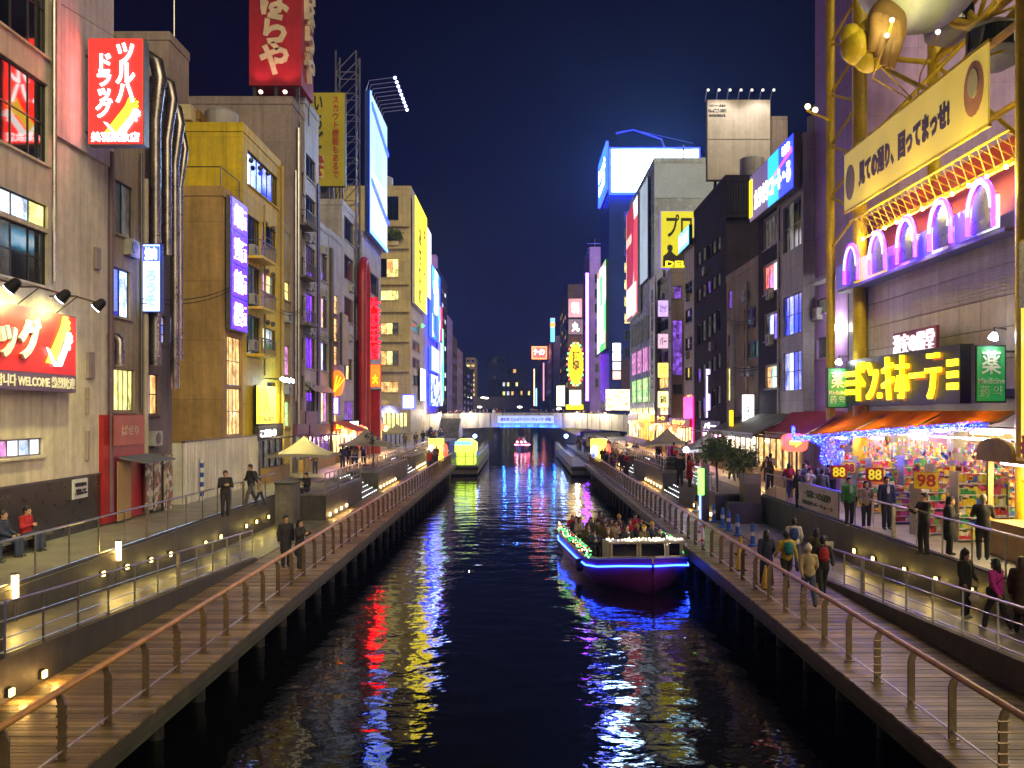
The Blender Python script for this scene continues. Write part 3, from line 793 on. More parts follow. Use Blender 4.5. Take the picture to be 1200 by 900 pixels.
# projecting sign
fr = SF(107, 172, 48, 172, 32.0)
t = sign('tall red lit projecting sign with white katakana in two columns and a hand emblem', fr, L_RED, pr('sign_case_grey', (.25, .24, .23), .4, .5), (), .45, 'projecting_sign', n0=-.2)
letters(t, fr, .18*fr.w, .17*fr.h, .34*fr.w, .56*fr.h, 'ツ\nル\nハ', T_WHITE, .025, n=.29, line=.78)
letters(t, fr, -.20*fr.w, .05*fr.h, .30*fr.w, .60*fr.h, 'ド\nラ\nッ\nグ', T_WHITE, .025, n=.29, line=.78)
letters(t, fr, .0, -.43*fr.h, .86*fr.w, .09*fr.h, '美羽薬妝店', T_WHITE, .0, n=.29)
hand_logo(t, fr, .30, -.92, 1.1, .285)
mb = MB(); mb.beam((-15, 32.05, fr.C.z+1.3), (fr.C.x-.7, 32.05, fr.C.z+1.3), .08).beam((-15, 32.05, fr.C.z-1.3), (fr.C.x-.7, 32.05, fr.C.z-1.3), .08)
mb.tube([(-15, 30.1, fr.C.z+2.4), (fr.C.x, 32.0, fr.C.z+1.86)], .012, 4).tube([(-15, 30.2, fr.C.z+.6), (-14.9, 31.8, fr.C.z+.2)], .012, 4)
mb.build('bracket', DSTEEL, t)
# notice on the wainscot
fr = SC(84, 101, 561, 584, -14.93)
sign('small white notice on the black wainscot', fr, WHITEP, WHITEP, [(0, .22, .8, .2, '駐輪禁止', P_DARK), (0, -.15, .8, .3, '通路につき\nご遠慮下さい', P_DARK)], .03, 'notice_board', rim=.01)
# ---- narrow building with the red eatery
B = Bld('narrow_building', 'narrow beige building with drainpipes over the red eatery', -15.05, 34.45, 37.6, 17.6, 12, pr('tan_render', (.36, .28, .19), .85, 0, .3, .4, stain=.45, bump=.3))
B.c(135, 156, 215, 277, ('dark', 'dim'), 2, 1, DFRAME).c(132, 153, 315, 372, ('blue', 'cool'), 2, 1, DFRAME)
B.c(123, 158, 432, 482, 'yellow', 5, 1)
B.done()
B.pipe(166, 600, 210, .11, pr('cream_pipe', (.42, .36, .28), .5)); B.pipe(161, 480, 180, .06, DSTEEL)
B2 = Bld('duct_building', 'dim narrow building hidden behind metal ventilation ducts', -15.3, 37.65, 41.2, 18.5, 12, pr('mauve_render', (.20, .15, .15), .85, 0, .3, .4, stain=.5))
B2.c(183, 196, 170, 232, 'dark', 2, 2, DFRAME).c(181, 196, 262, 290, 'dark', 2, 1, DFRAME).c(184, 195, 370, 402, 'mixed', 2, 3, DFRAME).c(170, 186, 438, 486, ('pink', 'warm'), 2, 2, DFRAME)
B2.done()
# ducts
DUCT = pr('galvanised_duct', (.30, .26, .25), .3, .9, .4, 1.5)
dz = lambda py: ZP(py, 39)
def duct(label, Y, x, ztop, zbot, r, lean=0):
    t = thing('ventilation_duct', label, 'duct', (x, Y, zbot), 'ventilation ducts on the narrow building')
    pts = [(x, Y, zbot), (x, Y, ztop-2.6), (x+.1, Y+lean*.5, ztop-1.7), (x+.18, Y+lean, ztop-.9), (x+.05, Y+lean*1.2, ztop-.25), (x-.35, Y+lean*1.2, ztop+.05), (-15.6, Y+lean*1.2, ztop-.2)]
    MB().tube(pts, [r, r, r*1.05, r*1.2, r*1.25, r*1.2, r*1.2], 14).build('pipe_run', DUCT, t, True)
    z = zbot+.5
    while z < ztop-2.4:
        MB().tube([(x, Y, z), (x, Y, z+.07)], r*1.09, 14).build('joint_ring', DUCT, t, True); z += 1.5
    for p, q in zip(pts[1:-1], pts[2:]):
        m = (V(p)+V(q))/2; d = (V(q)-V(p)).normalized()*.04
        MB().tube([m-d, m+d], r*1.1, 14).build('joint_ring', DUCT, t, True)
    return t
duct('fat galvanised duct bending over the roof edge, nearest the projecting red sign', 37.9, -14.75, dz(78), dz(430), .23)
duct('galvanised duct bending back over the roof, in the middle of the bundle', 38.9, -14.65, dz(92), dz(300), .19, .15)
duct('long galvanised duct running down past the pink lit window', 39.9, -14.7, dz(112), dz(455), .19, .1)
duct('outermost thin galvanised duct beside the vacant lot', 40.8, -14.8, dz(135), dz(420), .14, .1)
t = thing('exhaust_pipe', 'short elbowed exhaust pipe over the yellow lit window', 'duct', (-14.8, YX(134, -14.8), ZP(425, 34.6)))
Y = YX(134, -14.8); MB().tube([(-15.06, Y, ZP(395, Y)), (-14.7, Y, ZP(395, Y)), (-14.6, Y, ZP(400, Y)), (-14.6, Y, ZP(428, Y))], .17, 12).build('pipe_run', DUCT, t, True)
fr = SF(170, 192, 287, 367, 37.4)
t = sign('slim white and blue lit blade sign in front of the ducts', fr, em('sign_paleblue_lit', (.55, .8, 1), 1.6), pr('sign_case_blue', (.02, .05, .4), .4), [(0, -.15, .55, .52, 'ろ\nう\nそ', T_BLUE, .05)], .3, 'blade_sign')
panel(fr, .02, .335, -fr.w*.44, fr.w*.44, fr.h*.24, fr.h*.46).build('header', L_BLUE, t)
letters(t, fr, 0, fr.h*.35, fr.w*.62, fr.h*.18, '焼肉', T_WHITE, .03, n=.36)
MB().beam((-15.3, 37.3, fr.C.z+.8), (-14.9, 37.3, fr.C.z+.8), .07).beam((-15.3, 37.3, fr.C.z-.8), (-14.9, 37.3, fr.C.z-.8), .07).build('bracket', DSTEEL, t)
# red eatery front
t = thing('eatery_front', 'red lacquered eatery front with a pinkish signboard and an open door', 'shopfront', (-14.8, 36, ZT))
fr = SC(121, 169, 486, 608, -14.85)
panel(fr, .16, -.15).build('surround', REDP, t)
s1 = SC(133, 168, 487, 521, -14.68)
panel(s1, .05, .0).build('signboard', pr('faded_red_board', (.5, .12, .07), .5), t)
letters(t, s1, 0, 0, s1.w*.55, s1.h*.35, 'ぱせり', P_CREAM, .0, n=.052, depth=.02)
d = SC(137, 152, 540, 609, -14.68)
panel(d, .05, .0).build('door', pr('ochre_door', (.36, .22, .08), .6), t)
aw = SC(138, 176, 533, 541, -14.68)
MB().obox(aw.p(0, 0, .5), aw.U*aw.w/2, V((.5, 0, -.1)), V((0, 0, .03))).build('awning', pr('grey_awning', (.14, .16, .17), .6), t)
for px0, px1, lab in ((168, 177, 'tall narrow poster board covered in menu pictures beside the eatery'), (178, 186, 'narrow white menu board next to the poster boards'), (190, 200, 'tall poster board at the corner of the white hoarding')):
    fr = SC(px0, px1, 532, 598, -14.75)
    sign(lab, fr, cells('menu_posters', [(.6, .5, .3), (.15, .1, .05), (.7, .65, .5), (.35, .08, .05), (.3, .28, .2)], 5.5), DSTEEL, (), .06, 'poster_board', rim=.02)
aircon(178, 522, -15.3, 'small outdoor air conditioner over the poster boards of the red eatery')
# roof house behind
R = Bld('roof_house', 'pale rendered roof house rising above the orange brown stair tower', -20.6, 55, 58.3, ZP(47, 55), 4.5, PINKG, z0=22.9); R.done()
# ---- hoarding before the vacant lot
t = thing('site_hoarding', 'white ribbed steel hoarding round the vacant lot', 'hoarding', (-14.8, 46, ZT))
HO = pr('hoarding_white_steel', (.80, .76, .66), .45, .1, .2, .6, stain=.35)
y = 41.3
while y < 52.5:
    MB().box((-14.86, y, ZT), (-14.80, y+.86, 4.02)).build('panel', HO, t)
    MB().box((-14.80, y+.2, ZT), (-14.77, y+.24, 4.0)).box((-14.80, y+.6, ZT), (-14.77, y+.64, 4.0)).build('rib', HO, t)['kind'] = 'stuff'
    y += .9
MB().box((-14.9, 41.25, 4.025), (-14.75, 52.6, 4.09)).build('top_rail', DSTEEL, t)
MB().box((-18, 41.3, ZT), (-14.9, 41.36, 4.0)).build('panel', HO, t)
fr = SC(231.5, 236.5, 537, 598, -14.74)
t = thing('striped_post', 'blue and white striped pole against the white hoarding', 'pole', fr.p(0, -fr.h/2))
n = 11
for i in range(n):
    MB().tube([fr.p(0, -fr.h/2+fr.h*i/n, .1), fr.p(0, -fr.h/2+fr.h*(i+1)/n, .1)], .09, 8).build('band', pr('pole_blue', (.02, .05, .4), .4) if i % 2 else WHITEP, t)
# ---- brown and mustard building
CA = Bld('ochre_annex', 'brown ochre rendered annex with a column of lit purple signs', -15.1, 47.5, 50.98, 16.3, 9, OCH)
for a, b in ((395, 452), (455, 510)): CA.c(266, 283, a, b, 'warm', 4, 2, ALU, False)
CA.done()
MB().tube([(-15.2, 47.6, 17.8), (-22, 47.6, 17.8)], .03, 6).tube([(-15.2, 47.6, 17.8), (-15.2, 50.8, 17.8)], .03, 6).tube([(-15.2, 47.6, 16.8), (-15.2, 47.6, 17.8)], .03, 6).tube([(-15.2, 50.8, 16.8), (-15.2, 50.8, 17.8)], .03, 6).build('roof_rail', DSTEEL, CA.t)
fr = SC(265, 285.5, 236, 388, -15.0)
t = thing('sign_column', 'column of four square purple lit signs on the ochre annex', 'sign', fr.p(0, -fr.h/2))
panel(fr, .22, 0).build('case', ALU, t)
for i, ch in enumerate('銀賓館楼'):
    w = fr.h*(.375-.25*i); h = fr.h*.235
    p = panel(fr, .03, .222, -fr.w*.45, fr.w*.45, w-h/2, w+h/2).build('sign_tile', L_PURP, t)
    letters(p, fr, -.08*fr.w, w, fr.w*.5, h*.74, ch, T_WHITE, .02, n=.256)
    letters(p, fr, .30*fr.w, w, fr.w*.13, h*.6, '二\n階', em('letter_pink', (1, .4, .7), 3, bounce=False), .02, n=.256)
C = Bld('mustard_building', 'mustard yellow building with balconies and a lit yellow billboard', -15.1, 51, 58.9, 20.6, 10, YEL)
C.c(290, 326, 192, 230, ('blue', 'dark', 'blue', 'dark', 'blue', 'dark'), 6, 1, DFRAME)
for a, b, k in ((266, 292, 'dark'), (322, 346, ('pink', 'warm', 'dark')), (385, 410, ('green', 'dark', 'dark'))): C.c(308, 324, a, b, k, 3, 2, DFRAME)
for a in (255, 312, 370): C.c(289, 305, a, a+50, 'dark', 2, 1, DFRAME, False)
C.c(313, 324, 448, 480, 'dark', 2, 2, DFRAME)
C.done()
for a in (290, 348, 402):
    balcony(C.t, SC(288.5, 306, a-4, a+14, -15.1), .9, DSTEEL, YEL)
C.pipe(328, 560, 195, .12, pr('mustard_pipe', (.4, .27, .05), .5)); C.pipe(307, 440, 240, .06, pr('mustard_pipe', (.4, .27, .05), .5))
for px, py in ((292, 188), (303, 197), (312, 203), (309, 262), (318, 268), (311, 318), (318, 322), (312, 378), (318, 380)):
    Y = YX(px, -15.1); MB().ball((-15.0, Y, ZP(py, Y)), .16, 8, 5).build('vent_hood', DSTEEL, C.t, True)
CB = Bld('ochre_tower', 'orange brown rendered stair tower behind the mustard roof', -18.2, 53.2, 58.5, ZP(140, 53.2), 6, pr('orange_brown_render', (.30, .16, .05), .8, 0, .3, .4, stain=.4)); CB.done()
MB().box((-19.9, 52.4, ZP(140, 52.4)), (-18.4, 53.19, ZP(122, 52.4))).build('lit_sign_box', pr('cream_box', (.6, .5, .3), .5), CB.t)
fr = SC(298, 321, 452, 497, -14.95)
t = sign('bright yellow billboard with a red worded picture on the mustard building', fr, em('billboard_yellow_lit', (1, .80, .01), 2.2, .1), BLACK, [(0, -.36, .8, .16, 'どんぶり', T_RED, .04), (0, .06, .3, .5, '人', pr('billboard_sketch', (.25, .2, .1), .6), .0)], .12, 'billboard')
fr2 = SC(298, 321, 499, 516, -14.95)
sign('black board with white characters under the yellow billboard', fr2, BLACK, DSTEEL, [(0, 0, .8, .5, 'こだわり', T_WHITE, .03)], .2, 'sign')
f = thing('floodlight', 'floodlight on an arm over the yellow billboard of the mustard building', 'lamp', (-14.2, 56.4, ZP(446, 56.4)))
for dy in (-1.0, 0, 1.0):
    z = ZP(446, 56.4)
    MB().tube([(-15.1, 56.4+dy, z+.1), (-14.0, 56.4+dy, z+.1)], .03, 6).build('arm', DSTEEL, f, True)
    l = MB().lathe((-13.95, 56.4+dy, z+.12), [(.12, 0), (.2, .18)], 10, (-.5, 0, -.8)).build('lens', em('billboard_flood', (.55, .8, 1), 22), f, True)
    point_light('billboard_flood_light', (-13.7, 56.4+dy, z-.25), 240, (1, .82, .22), l, .1, spot=2.4, aim=(-15, 56.4+dy, z-2.5))
# narrow building between
CN = Bld('slim_building', 'slim mustard infill building with small lit windows', -15.2, 59.0, 61.9, 17, 8, pr('dull_yellow_paint', (.40, .30, .08), .6, 0, .3, .4, stain=.4))
for a, b, k in ((330, 352, 'yellow'), (405, 440, 'pink'), (470, 500, 'green')): CN.c(332, 340, a, b, k, 2, 2)
CN.done()
# ---- tall grey building with the red tower sign
D = Bld('grey_building', 'tall pinkish grey building carrying the red tower sign', -15.1, 62, 65.6, ZP(122, 62), 12, PINKG)
for a in (200, 250, 300, 345, 395, 440): D.c(350, 357, a, a+26, 'dark', 2, 1, DFRAME)
D.done()
D.pipe(347, 500, 150, .11); D.pipe(349.5, 480, 140, .09, DSTEEL); D.pipe(343.8, 470, 200, .08)
for a in (250, 310, 365):
    balcony(D.t, SC(347, 357.5, a, a+15, -15.1), .8, DSTEEL)
D2 = Bld('white_tiled_building', 'white tiled building with plum strips and paired dark windows', -15.1, 65.7, 70.2, ZP(131, 67.5), 12, GREYW)
D3 = Bld('plum_building', 'narrow pale tiled building next to the plum strip', -15.1, 70.3, 73.8, ZP(270, 71.5), 12, LGREY)
for a, b in ((185, 212), (232, 262), (290, 330), (345, 378), (395, 432), (455, 492)):
    D2.c(358.5, 370, a, b, 'dark', 2, 1, DFRAME)
for a, b, k in ((300, 330, ('dim', 'dark')), (350, 385, ('warm', 'dark')), (402, 435, ('cool', 'dark')), (460, 495, ('yellow', 'pink'))):
    D3.c(376.5, 384, a, b, k, 2, 1, DFRAME)
D2.done(); D3.done()
D2.band('plum_strip', 'c', ZT+3, ZP(215, 69.5), .12, DPURP, 1.55, 2.2)
D2.band('shop_fascia', 'c', 3.6, 5.4, .1, pr('plum_fascia', (.15, .03, .07), .5))
for a in (282, 338, 390, 455):
    for px in (359, 364): aircon(px, a+2, -15.1, 'outdoor air conditioner over a dark window of the white tiled building')
for a in (296, 346, 398):
    aircon(378, a+2, -15.1, 'outdoor air conditioner over a window of the narrow pale tiled building')
t = thing('striped_awning', 'black and white striped shop awning on the white tiled building', 'awning', (-14.6, 69, ZP(458, 69)))
for i in range(14):
    Y = 65.9+i*.55
    MB().obox((-14.75, Y, ZP(455, 68.5)), (.32, 0, -.28), (0, .26, 0), V((.28, 0, .32)).normalized()*.01).build('strip', WHITEP if i % 2 else BLACK, t)
# red tower sign
fr = SF(292, 353, -70, 100, 63.5)
t = thing('tower_sign', 'huge dark red rooftop tower sign with cream hiragana', 'sign', (fr.C.x, 64.5, ZP(122, 62)+.5))
x0, x1 = fr.C.x-fr.w/2, fr.C.x+fr.w/2; z0, z1 = fr.C.z-fr.h/2, fr.C.z+fr.h/2
MB().box((x0, 63.5, z0), (x1, 67.2, z1)).build('tower', pr('tower_red', (.40, .012, .03), .5, 0, .2, .3, stain=.25), t)
letters(t, fr, 0, 0, fr.w*.62, fr.h*.86, 'づ\nぼ\nら\nや', P_CREAM, .04, n=.01, depth=.05, line=.85)
frs = Fr((x1, 65.35, fr.C.z), (1, 0, 0), 3.7, fr.h)
letters(t, frs, 0, 0, 2.4, fr.h*.86, 'づ\nぼ\nら\nや', P_CREAM, .02, n=.01, depth=.3, line=.85)
mb = MB()
for x in (x0+.3, (x0+x1)/2, x1-.3):
    for y in (63.8, 66.8): mb.beam((x, y, ZP(122, 62)+.003), (x, y, z0), .22)
mb.build('steel_frame', DSTEEL, t)
for x in (x0+1, x1-.9):
    l = MB().lathe((x, 62.6, ZP(122, 62)+.9), [(.06, 0), (.16, .2)], 8, (0, .6, .8)).build('spot_lens', em('tower_spot', (1, .8, .6), 2), t)
    MB().beam((x, 62.6, ZP(122, 62)), (x, 62.6, ZP(122, 62)+.9), .06).build('spot_stand', DSTEEL, t)
    point_light('tower_spot_light', (x, 62.4, ZP(122, 62)+1.2), 90, (1, .45, .35), l, .15, spot=1.6, aim=(x, 63.5, z0+5))
# ---- the next row, up to the lit screen
E = Bld('grey_slab_building', 'grey building with ribbon windows under the yellow billboard', -15.1, 79.4, 85, ZP(240, 79.4), 10, GREYW)
for a, b in ((258, 285), (302, 330), (350, 378)): E.c(403.5, 415, a, b, 'dark', 4, 1, DFRAME)
E.c(403.5, 413, 420, 445, ('dark', 'yellow'), 3, 1, DFRAME); E.c(403.5, 415, 470, 498, 'purple', 5, 1)
E.done()
E2 = Bld('low_white_building', 'lower pale building with blank sign panels and lit stair windows', -15.1, 74.0, 79.3, ZP(280, 76), 9, LGREY)
for a, b in ((345, 368), (372, 400), (405, 428), (462, 495)): E2.c(389.5, 396, a, b, 'warm', 2, 3, DFRAME)
E2.done()
E2.band('corner_strip', 'c', ZT, ZP(290, 74), .2, pr('olive_strip', (.10, .07, .02), .6), -2.6, -1.75)
fr = SC(397, 406, 368, 428, -14.6)
t = sign('blank cream blade panel on the low pale building', Fr(fr.C, fr.N, 2.6, fr.h), pr('cream_board', (.45, .38, .28), .6), DSTEEL, (), .2, 'blade_sign'); 
MB().beam((-15.1, fr.C.y, fr.C.z), (-14.6, fr.C.y, fr.C.z), .1).build('bracket', DSTEEL, t)
fr = SF(389, 404, 434, 464, 76)
t = thing('paper_lantern', 'glowing red orange shell shaped lantern sign', 'sign', (fr.C.x, 76, fr.C.z))
pts = [(math.cos(a)*fr.w*.5*(1+.12*math.sin(3*a)), math.sin(a)*fr.h*.5) for a in [2*PI*i/14 for i in range(14)]]
MB().prism(pts, fr.C, fr.U, fr.W, fr.N, .5).build('shell', L_ORANGE, t)
for i in range(4): MB().beam(fr.p(-.3, -.8, .52), fr.p(-.3+.3*i, .7-.12*i, .52), .05).build('rib', T_YEL, t)
MB().beam((-15.2, 76.1, fr.C.z), (fr.C.x, 76.1, fr.C.z), .08).build('bracket', DSTEEL, t)
sign('small violet lit sign below the orange shell lantern', SF(390, 398, 465, 486, 76.5), em('sign_violet_lit', (.25, .1, 1), 2.2), BLACK, [(0, 0, .5, .8, '居\n酒', T_WHITE)], .2, 'blade_sign')
# yellow roof billboard
fr = SF(365, 406, 110, 220, 80.5)
t = sign('yellow rooftop billboard with two columns of Japanese words', fr, pr('billboard_yellow_paint', (.48, .40, .03), .5, 0, .15, .3), DSTEEL, [], .4, 'billboard')
letters(t, fr, .22*fr.w, .02*fr.h, .2*fr.w, .86*fr.h, 'ス\nカ\nウ\nト\n機\n能\nも\nあ\nる\nで', P_RED, .01, n=.44)
letters(t, fr, -.26*fr.w, .18*fr.h, .26*fr.w, .56*fr.h, 'い\nち\nご', P_DARK, .03, n=.44)
MB().box(fr.p(-.42*fr.w, -.42*fr.h, .435), fr.p(-.12*fr.w, -.16*fr.h, .46)).build('picture', cells('billboard_picture', [(.6, .5, .4), (.4, .05, .05), (.7, .6, .1)], 2.5), t)
mb = MB()
for u in (-.4, 0, .4): mb.beam(fr.p(u*fr.w, -fr.h/2, .2), V((fr.p(u*fr.w, 0).x, 80.3, ZP(240, 79.4))), .15)
mb.build('steel_frame', DSTEEL, t)
# building below the screen and the lit screen
FB = Bld('grey_pier_building', 'grey building under the bright canal screen beside the red arch', -15.1, 89.5, 101.5, 22.2, 10, LGREY)
for a, b in ((320, 345), (375, 395)): FB.c(429, 444, a, b, 'dark', 3, 1, DFRAME)
FB.c(420, 427, 470, 496, 'warm', 2, 1); FB.done()
fr = Fr((-14.9, 95.5, 29.3), (1, 0, 0), 11.5, 13.6)
t = sign('tall white canal screen edged in blue on a scaffold tower', fr, L_WHITE_HI, pr('screen_case', (.02, .05, .3), .4), (), .5, 'led_screen', 'screen', rim=.1)
for w in (-.2, .34): MB().beam(fr.p(-5.6, w*fr.h+1, .55), fr.p(5.6, w*fr.h-1, .55), .35).build('screen_band', L_BLUE, t)
panel(fr, .06, .54, -5.75, -5.4).build('edge_light', T_BLUE, t); panel(fr, .06, .54, -5.7, 5.7, -6.8, -6.45).build('edge_light', T_BLUE, t)
for i in range(9):
    y = 90.5+i*1.2; z = 37.3
    a = MB().tube([(-15.0, y, 36.0), (-14.6, y, z), (-12.2, y, z+.3)], .04, 6).build('lamp_arm', STEEL, t, True)
    MB().ball((-12.1, y, z+.25), .16, 8, 5).build('lamp', em('screen_lamp', (.45, .5, 1), 6), a, True)
tw = thing('scaffold_tower', 'lattice steel tower holding the tall white screen', 'tower', (-16, 89.2, 22.2))
xs = (-17.2, -15.3); ys = (87.4, 89.3)
for x in xs:
    for y in ys: MB().beam((x, y, 15), (x, y, 39), .14).build('leg', STEEL, tw)
z = 15.0
while z < 38.5:
    for (p, q) in (((xs[0], ys[0]), (xs[1], ys[0])), ((xs[1], ys[0]), (xs[1], ys[1])), ((xs[0], ys[1]), (xs[1], ys[1])), ((xs[0], ys[0]), (xs[0], ys[1]))):
        MB().beam((*p, z), (*q, z), .07).build('brace', STEEL, tw); MB().beam((*p, z), (*q, z+2.0), .06).build('brace', STEEL, tw)
    z += 2.0
FP = Bld('sign_pier', 'narrow dim pier building at the foot of the lattice tower', -15.2, 85.1, 89.4, 15.5, 8, DARKG); FP.c(417, 424, 340, 400, 'dim', 2, 3); FP.done()
# red arch and red characters
t = thing('red_arch', 'dark red arched pillar beside the glowing red characters', 'pillar', (-14.3, 90.6, ZT))
ys_ = [(-14.75, 87.3, ZT), (-14.75, 87.3, 17.8), (-14.75, 87.7, 19.0), (-14.75, 88.6, 19.6), (-14.75, 89.5, 19.0), (-14.75, 89.8, 17.8), (-14.75, 89.8, ZT)]
MB().tube(ys_, .42, 10).build('arch', REDP, t, True)
for px, top in ((433.5, 348),):
    pass
t = thing('character_sign', 'column of four glowing red neon characters hanging out from the facade', 'sign', (-14, 92, ZP(421, 92)))
fr = SF(429, 447, 348, 421, 91.5)
MB().box((fr.C.x-.35, 91.6, fr.C.z-fr.h/2), (fr.C.x+.35, 92.0, fr.C.z+fr.h/2)).build('backing', REDP, t)
for i, ch in enumerate('大阪王将'):
    letters(t, fr, 0, fr.h*(.375-.25*i), fr.w*.92, fr.h*.225, ch, em('neon_red', (1, .003, .008), 7), .03, n=.02, depth=.12)
MB().beam((-15.1, 91.8, fr.C.z+2), (fr.C.x, 91.8, fr.C.z+2), .12).beam((-15.1, 91.8, fr.C.z-2), (fr.C.x, 91.8, fr.C.z-2), .12).build('bracket', DSTEEL, t)
t = sign('square glowing orange picture sign under the red characters', SF(434, 447, 427, 454, 91.6), L_ORANGE, REDP, [(0, -.15, .5, .4, '大', T_YEL, .04)], .4, 'sign')
MB().beam((-15.1, 91.7, ZP(440, 91.6)), (-14.5, 91.7, ZP(440, 91.6)), .1).build('bracket', DSTEEL, t)
t = thing('red_pillar', 'square dark red pillar below the orange picture sign', 'pillar', (-14, 91.8, ZT)); MB().box((-14.6, 91.4, ZT), (-13.7, 92.2, ZP(458, 91.4))).build('shaft', REDP, t); MB().box((-14.65, 91.35, ZP(458, 91.4)+.003), (-13.65, 92.25, ZP(456, 91.4))).build('cap', DSTEEL, t)
# ---- cream building with planted terraces, then the row of bright screens past the bridge
G = Bld('cream_building', 'cream tiled building with stepped terraces and a hanging plant', -15.1, 129, 146, ZP(222, 129), 12, CREAM)
for a, b, k in ((230, 258, 'dark'), (303, 325, ('dark', 'warm', 'yellow')), (340, 352, 'yellow'), (378, 392, ('warm', 'yellow', 'dim')), (411, 428, ('warm', 'yellow', 'dim')), (447, 460, 'warm')): G.f(446, 467, a, b, k, 3, 1, DFRAME)
for i, a in enumerate((378, 400, 420, 440)): G.c(483, 492, a, a+12, ('dim', 'dark'), 4, 1)
G.done()
for a in (262, 288, 330, 362, 397, 432): 
    fr = SF(444, 480, a, a+4, 129); panel(fr, .5, .004).build('ledge', CREAM, G.t)
fr = SC(483, 497, 242, 362, -14.9)
t = sign('tall bright yellow canal billboard on the cream building', fr, em('billboard_lemon_lit', (1, .78, .01), 2.4, .25, .3), WHITEP, [(-.12, -.1, .2, .75, 'あ\nさ\nひ\nの', P_DARK, .05), (.28, .1, .2, .5, 'キ\nリ\nン', T_RED, .05)], .4, 'billboard')

t = sign('white lit box sign over the curved glass canopy', SF(472, 486, 463, 479, 122), L_WHITE, L_BLUE, (), .5, 'box_sign', rim=.12)
MB().beam((-15.3, 122.2, ZP(471, 122)), (XP(479, 122), 122.2, ZP(471, 122)), .15).build('bracket', DSTEEL, t)
# low glass canopy pavilion between the red arch and the cream building
t = thing('glass_pavilion', 'low curved glass pavilion with lit yellow interior before the cream building', 'pavilion', (-16, 112, ZT))
for i in range(6):
    y0 = 104+i*4
    MB().box((-15.6, y0+.1, 3.4), (-15.5, y0+3.9, 5.2)).build('pane', PANE['yellow'], t)
    pts = [(0, 5.22), (-.5, 6.1), (-1.4, 6.7), (-2.6, 7.0), (-2.6, 6.9), (-1.4, 6.6), (-.6, 6.05), (-.1, 5.22)]
    MB().prism([(p[0], p[1]) for p in pts], (-15.5, y0+.1, 0), (1, 0, 0), (0, 0, 1), (0, 1, 0), 3.8).build('roof_panel', pr('canopy_glass', (.4, .33, .14), .2), t)
    MB().beam((-15.45, y0, ZT), (-15.45, y0, 5.2), .15).build('post', DSTEEL, t)
MB().box((-20, 104, ZT), (-15.7, 128, 3.3)).build('base', GREYW, t)
H1 = Bld('pale_tower', 'pale tower with tall unlit white panels above the bridge end', -15.1, 146.2, 156, ZP(266, 146.2), 10, pr('pale_mauve_panels', (.45, .38, .42), .5, 0, .2, .3, stain=.25))
H1.c(491, 496, 290, 345, 'dim', 1, 1); H1.done()
sign('upright white lit panel high on the pale tower', SC(498.5, 503, 270, 350, -14.9), em('panel_soft_white', (.9, .85, .95), 1.6, .2), DSTEEL, (), .3, 'billboard')
sign('white lit poster low on the pale tower', SC(491, 497, 432, 470, -14.9), em('poster_white', (.95, 1, .9), 2.2, .3), DSTEEL, (), .2, 'billboard')
t = sign('green arrow shaped sign at the corner of the pale tower', SF(486, 493, 372, 392, 144), L_GREEN, L_GREEN, (), .3, 'arrow_sign', rim=.3)
MB().prism([(-.9, 1.3), (.9, 0), (-.9, -1.3)], SF(486, 493, 372, 392, 144).p(.3, 0, .34), (1, 0, 0), (0, 0, 1), (0, -1, 0), .05).build('arrow', em('arrow_green', (.1, .9, .2), 2), t)
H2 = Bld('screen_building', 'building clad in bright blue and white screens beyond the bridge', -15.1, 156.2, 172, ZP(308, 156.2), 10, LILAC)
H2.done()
BLUE_AD = cells('blue_screen_picture', [(.01, .03, 1), (.03, .16, 1), (.01, .01, .6), (.3, .5, 1), (.01, .05, 1)], .55, 3.0, .3, (1, .5, .5))
sign('glowing blue picture screen beyond the bridge', SC(503, 512.5, 318, 398, -14.8), BLUE_AD, L_BLUE, [(-.1, .1, .5, .5, '青', T_WHITE, .02)], .5, 'led_screen', 'screen')
sign('narrow dark red screen beside the blue picture screen', SC(512.8, 515, 360, 400, -14.8), em('screen_dark_red', (.8, .02, .05), 1.5, .2), BLACK, (), .5, 'led_screen', 'screen')
sign('white lit shop screen under the blue picture screen', SC(503, 512, 408, 436, -14.8), L_WHITE_HI, L_BLUE, (), .4, 'led_screen', 'screen')
sign('blue and white lit window screen just over the bridge parapet', SC(502.5, 512, 440, 476, -14.8), cells('blue_white_shop', [(.5, .6, 1), (.02, .05, 1), (.6, .7, 1), (.02, .02, .7)], .7, 2, .3), L_BLUE, (), .4, 'led_screen', 'screen')
sign('long white lit vertical strip sign beyond the bridge', SC(513, 515.5, 402, 476, -14.8), L_WHITE_HI, WHITEP, (), .5, 'blade_sign')
H3 = Bld('grid_building', 'dark glazed building with rows of lit strips beyond the bridge', -15.1, 172.3, 193, ZP(318, 172.3), 10, DARKG)
H3.rows('c', 173, 192, 3, 6, 30, 9, .7, .4, ('cool', 'dim', 'white', 'dark'), 2); H3.done()
sign('thin green lit strip on the dark glazed building', SC(516, 518, 385, 470, -14.8), em('strip_green', (.1, .8, .35), 1.6, .2), BLACK, (), .3, 'blade_sign')
MB().box((-24, 172.6, ZP(318, 172.3)+.6), (-15.5, 176, ZP(298, 172.3))).build('roof_plant_room', LILAC, H3.t)
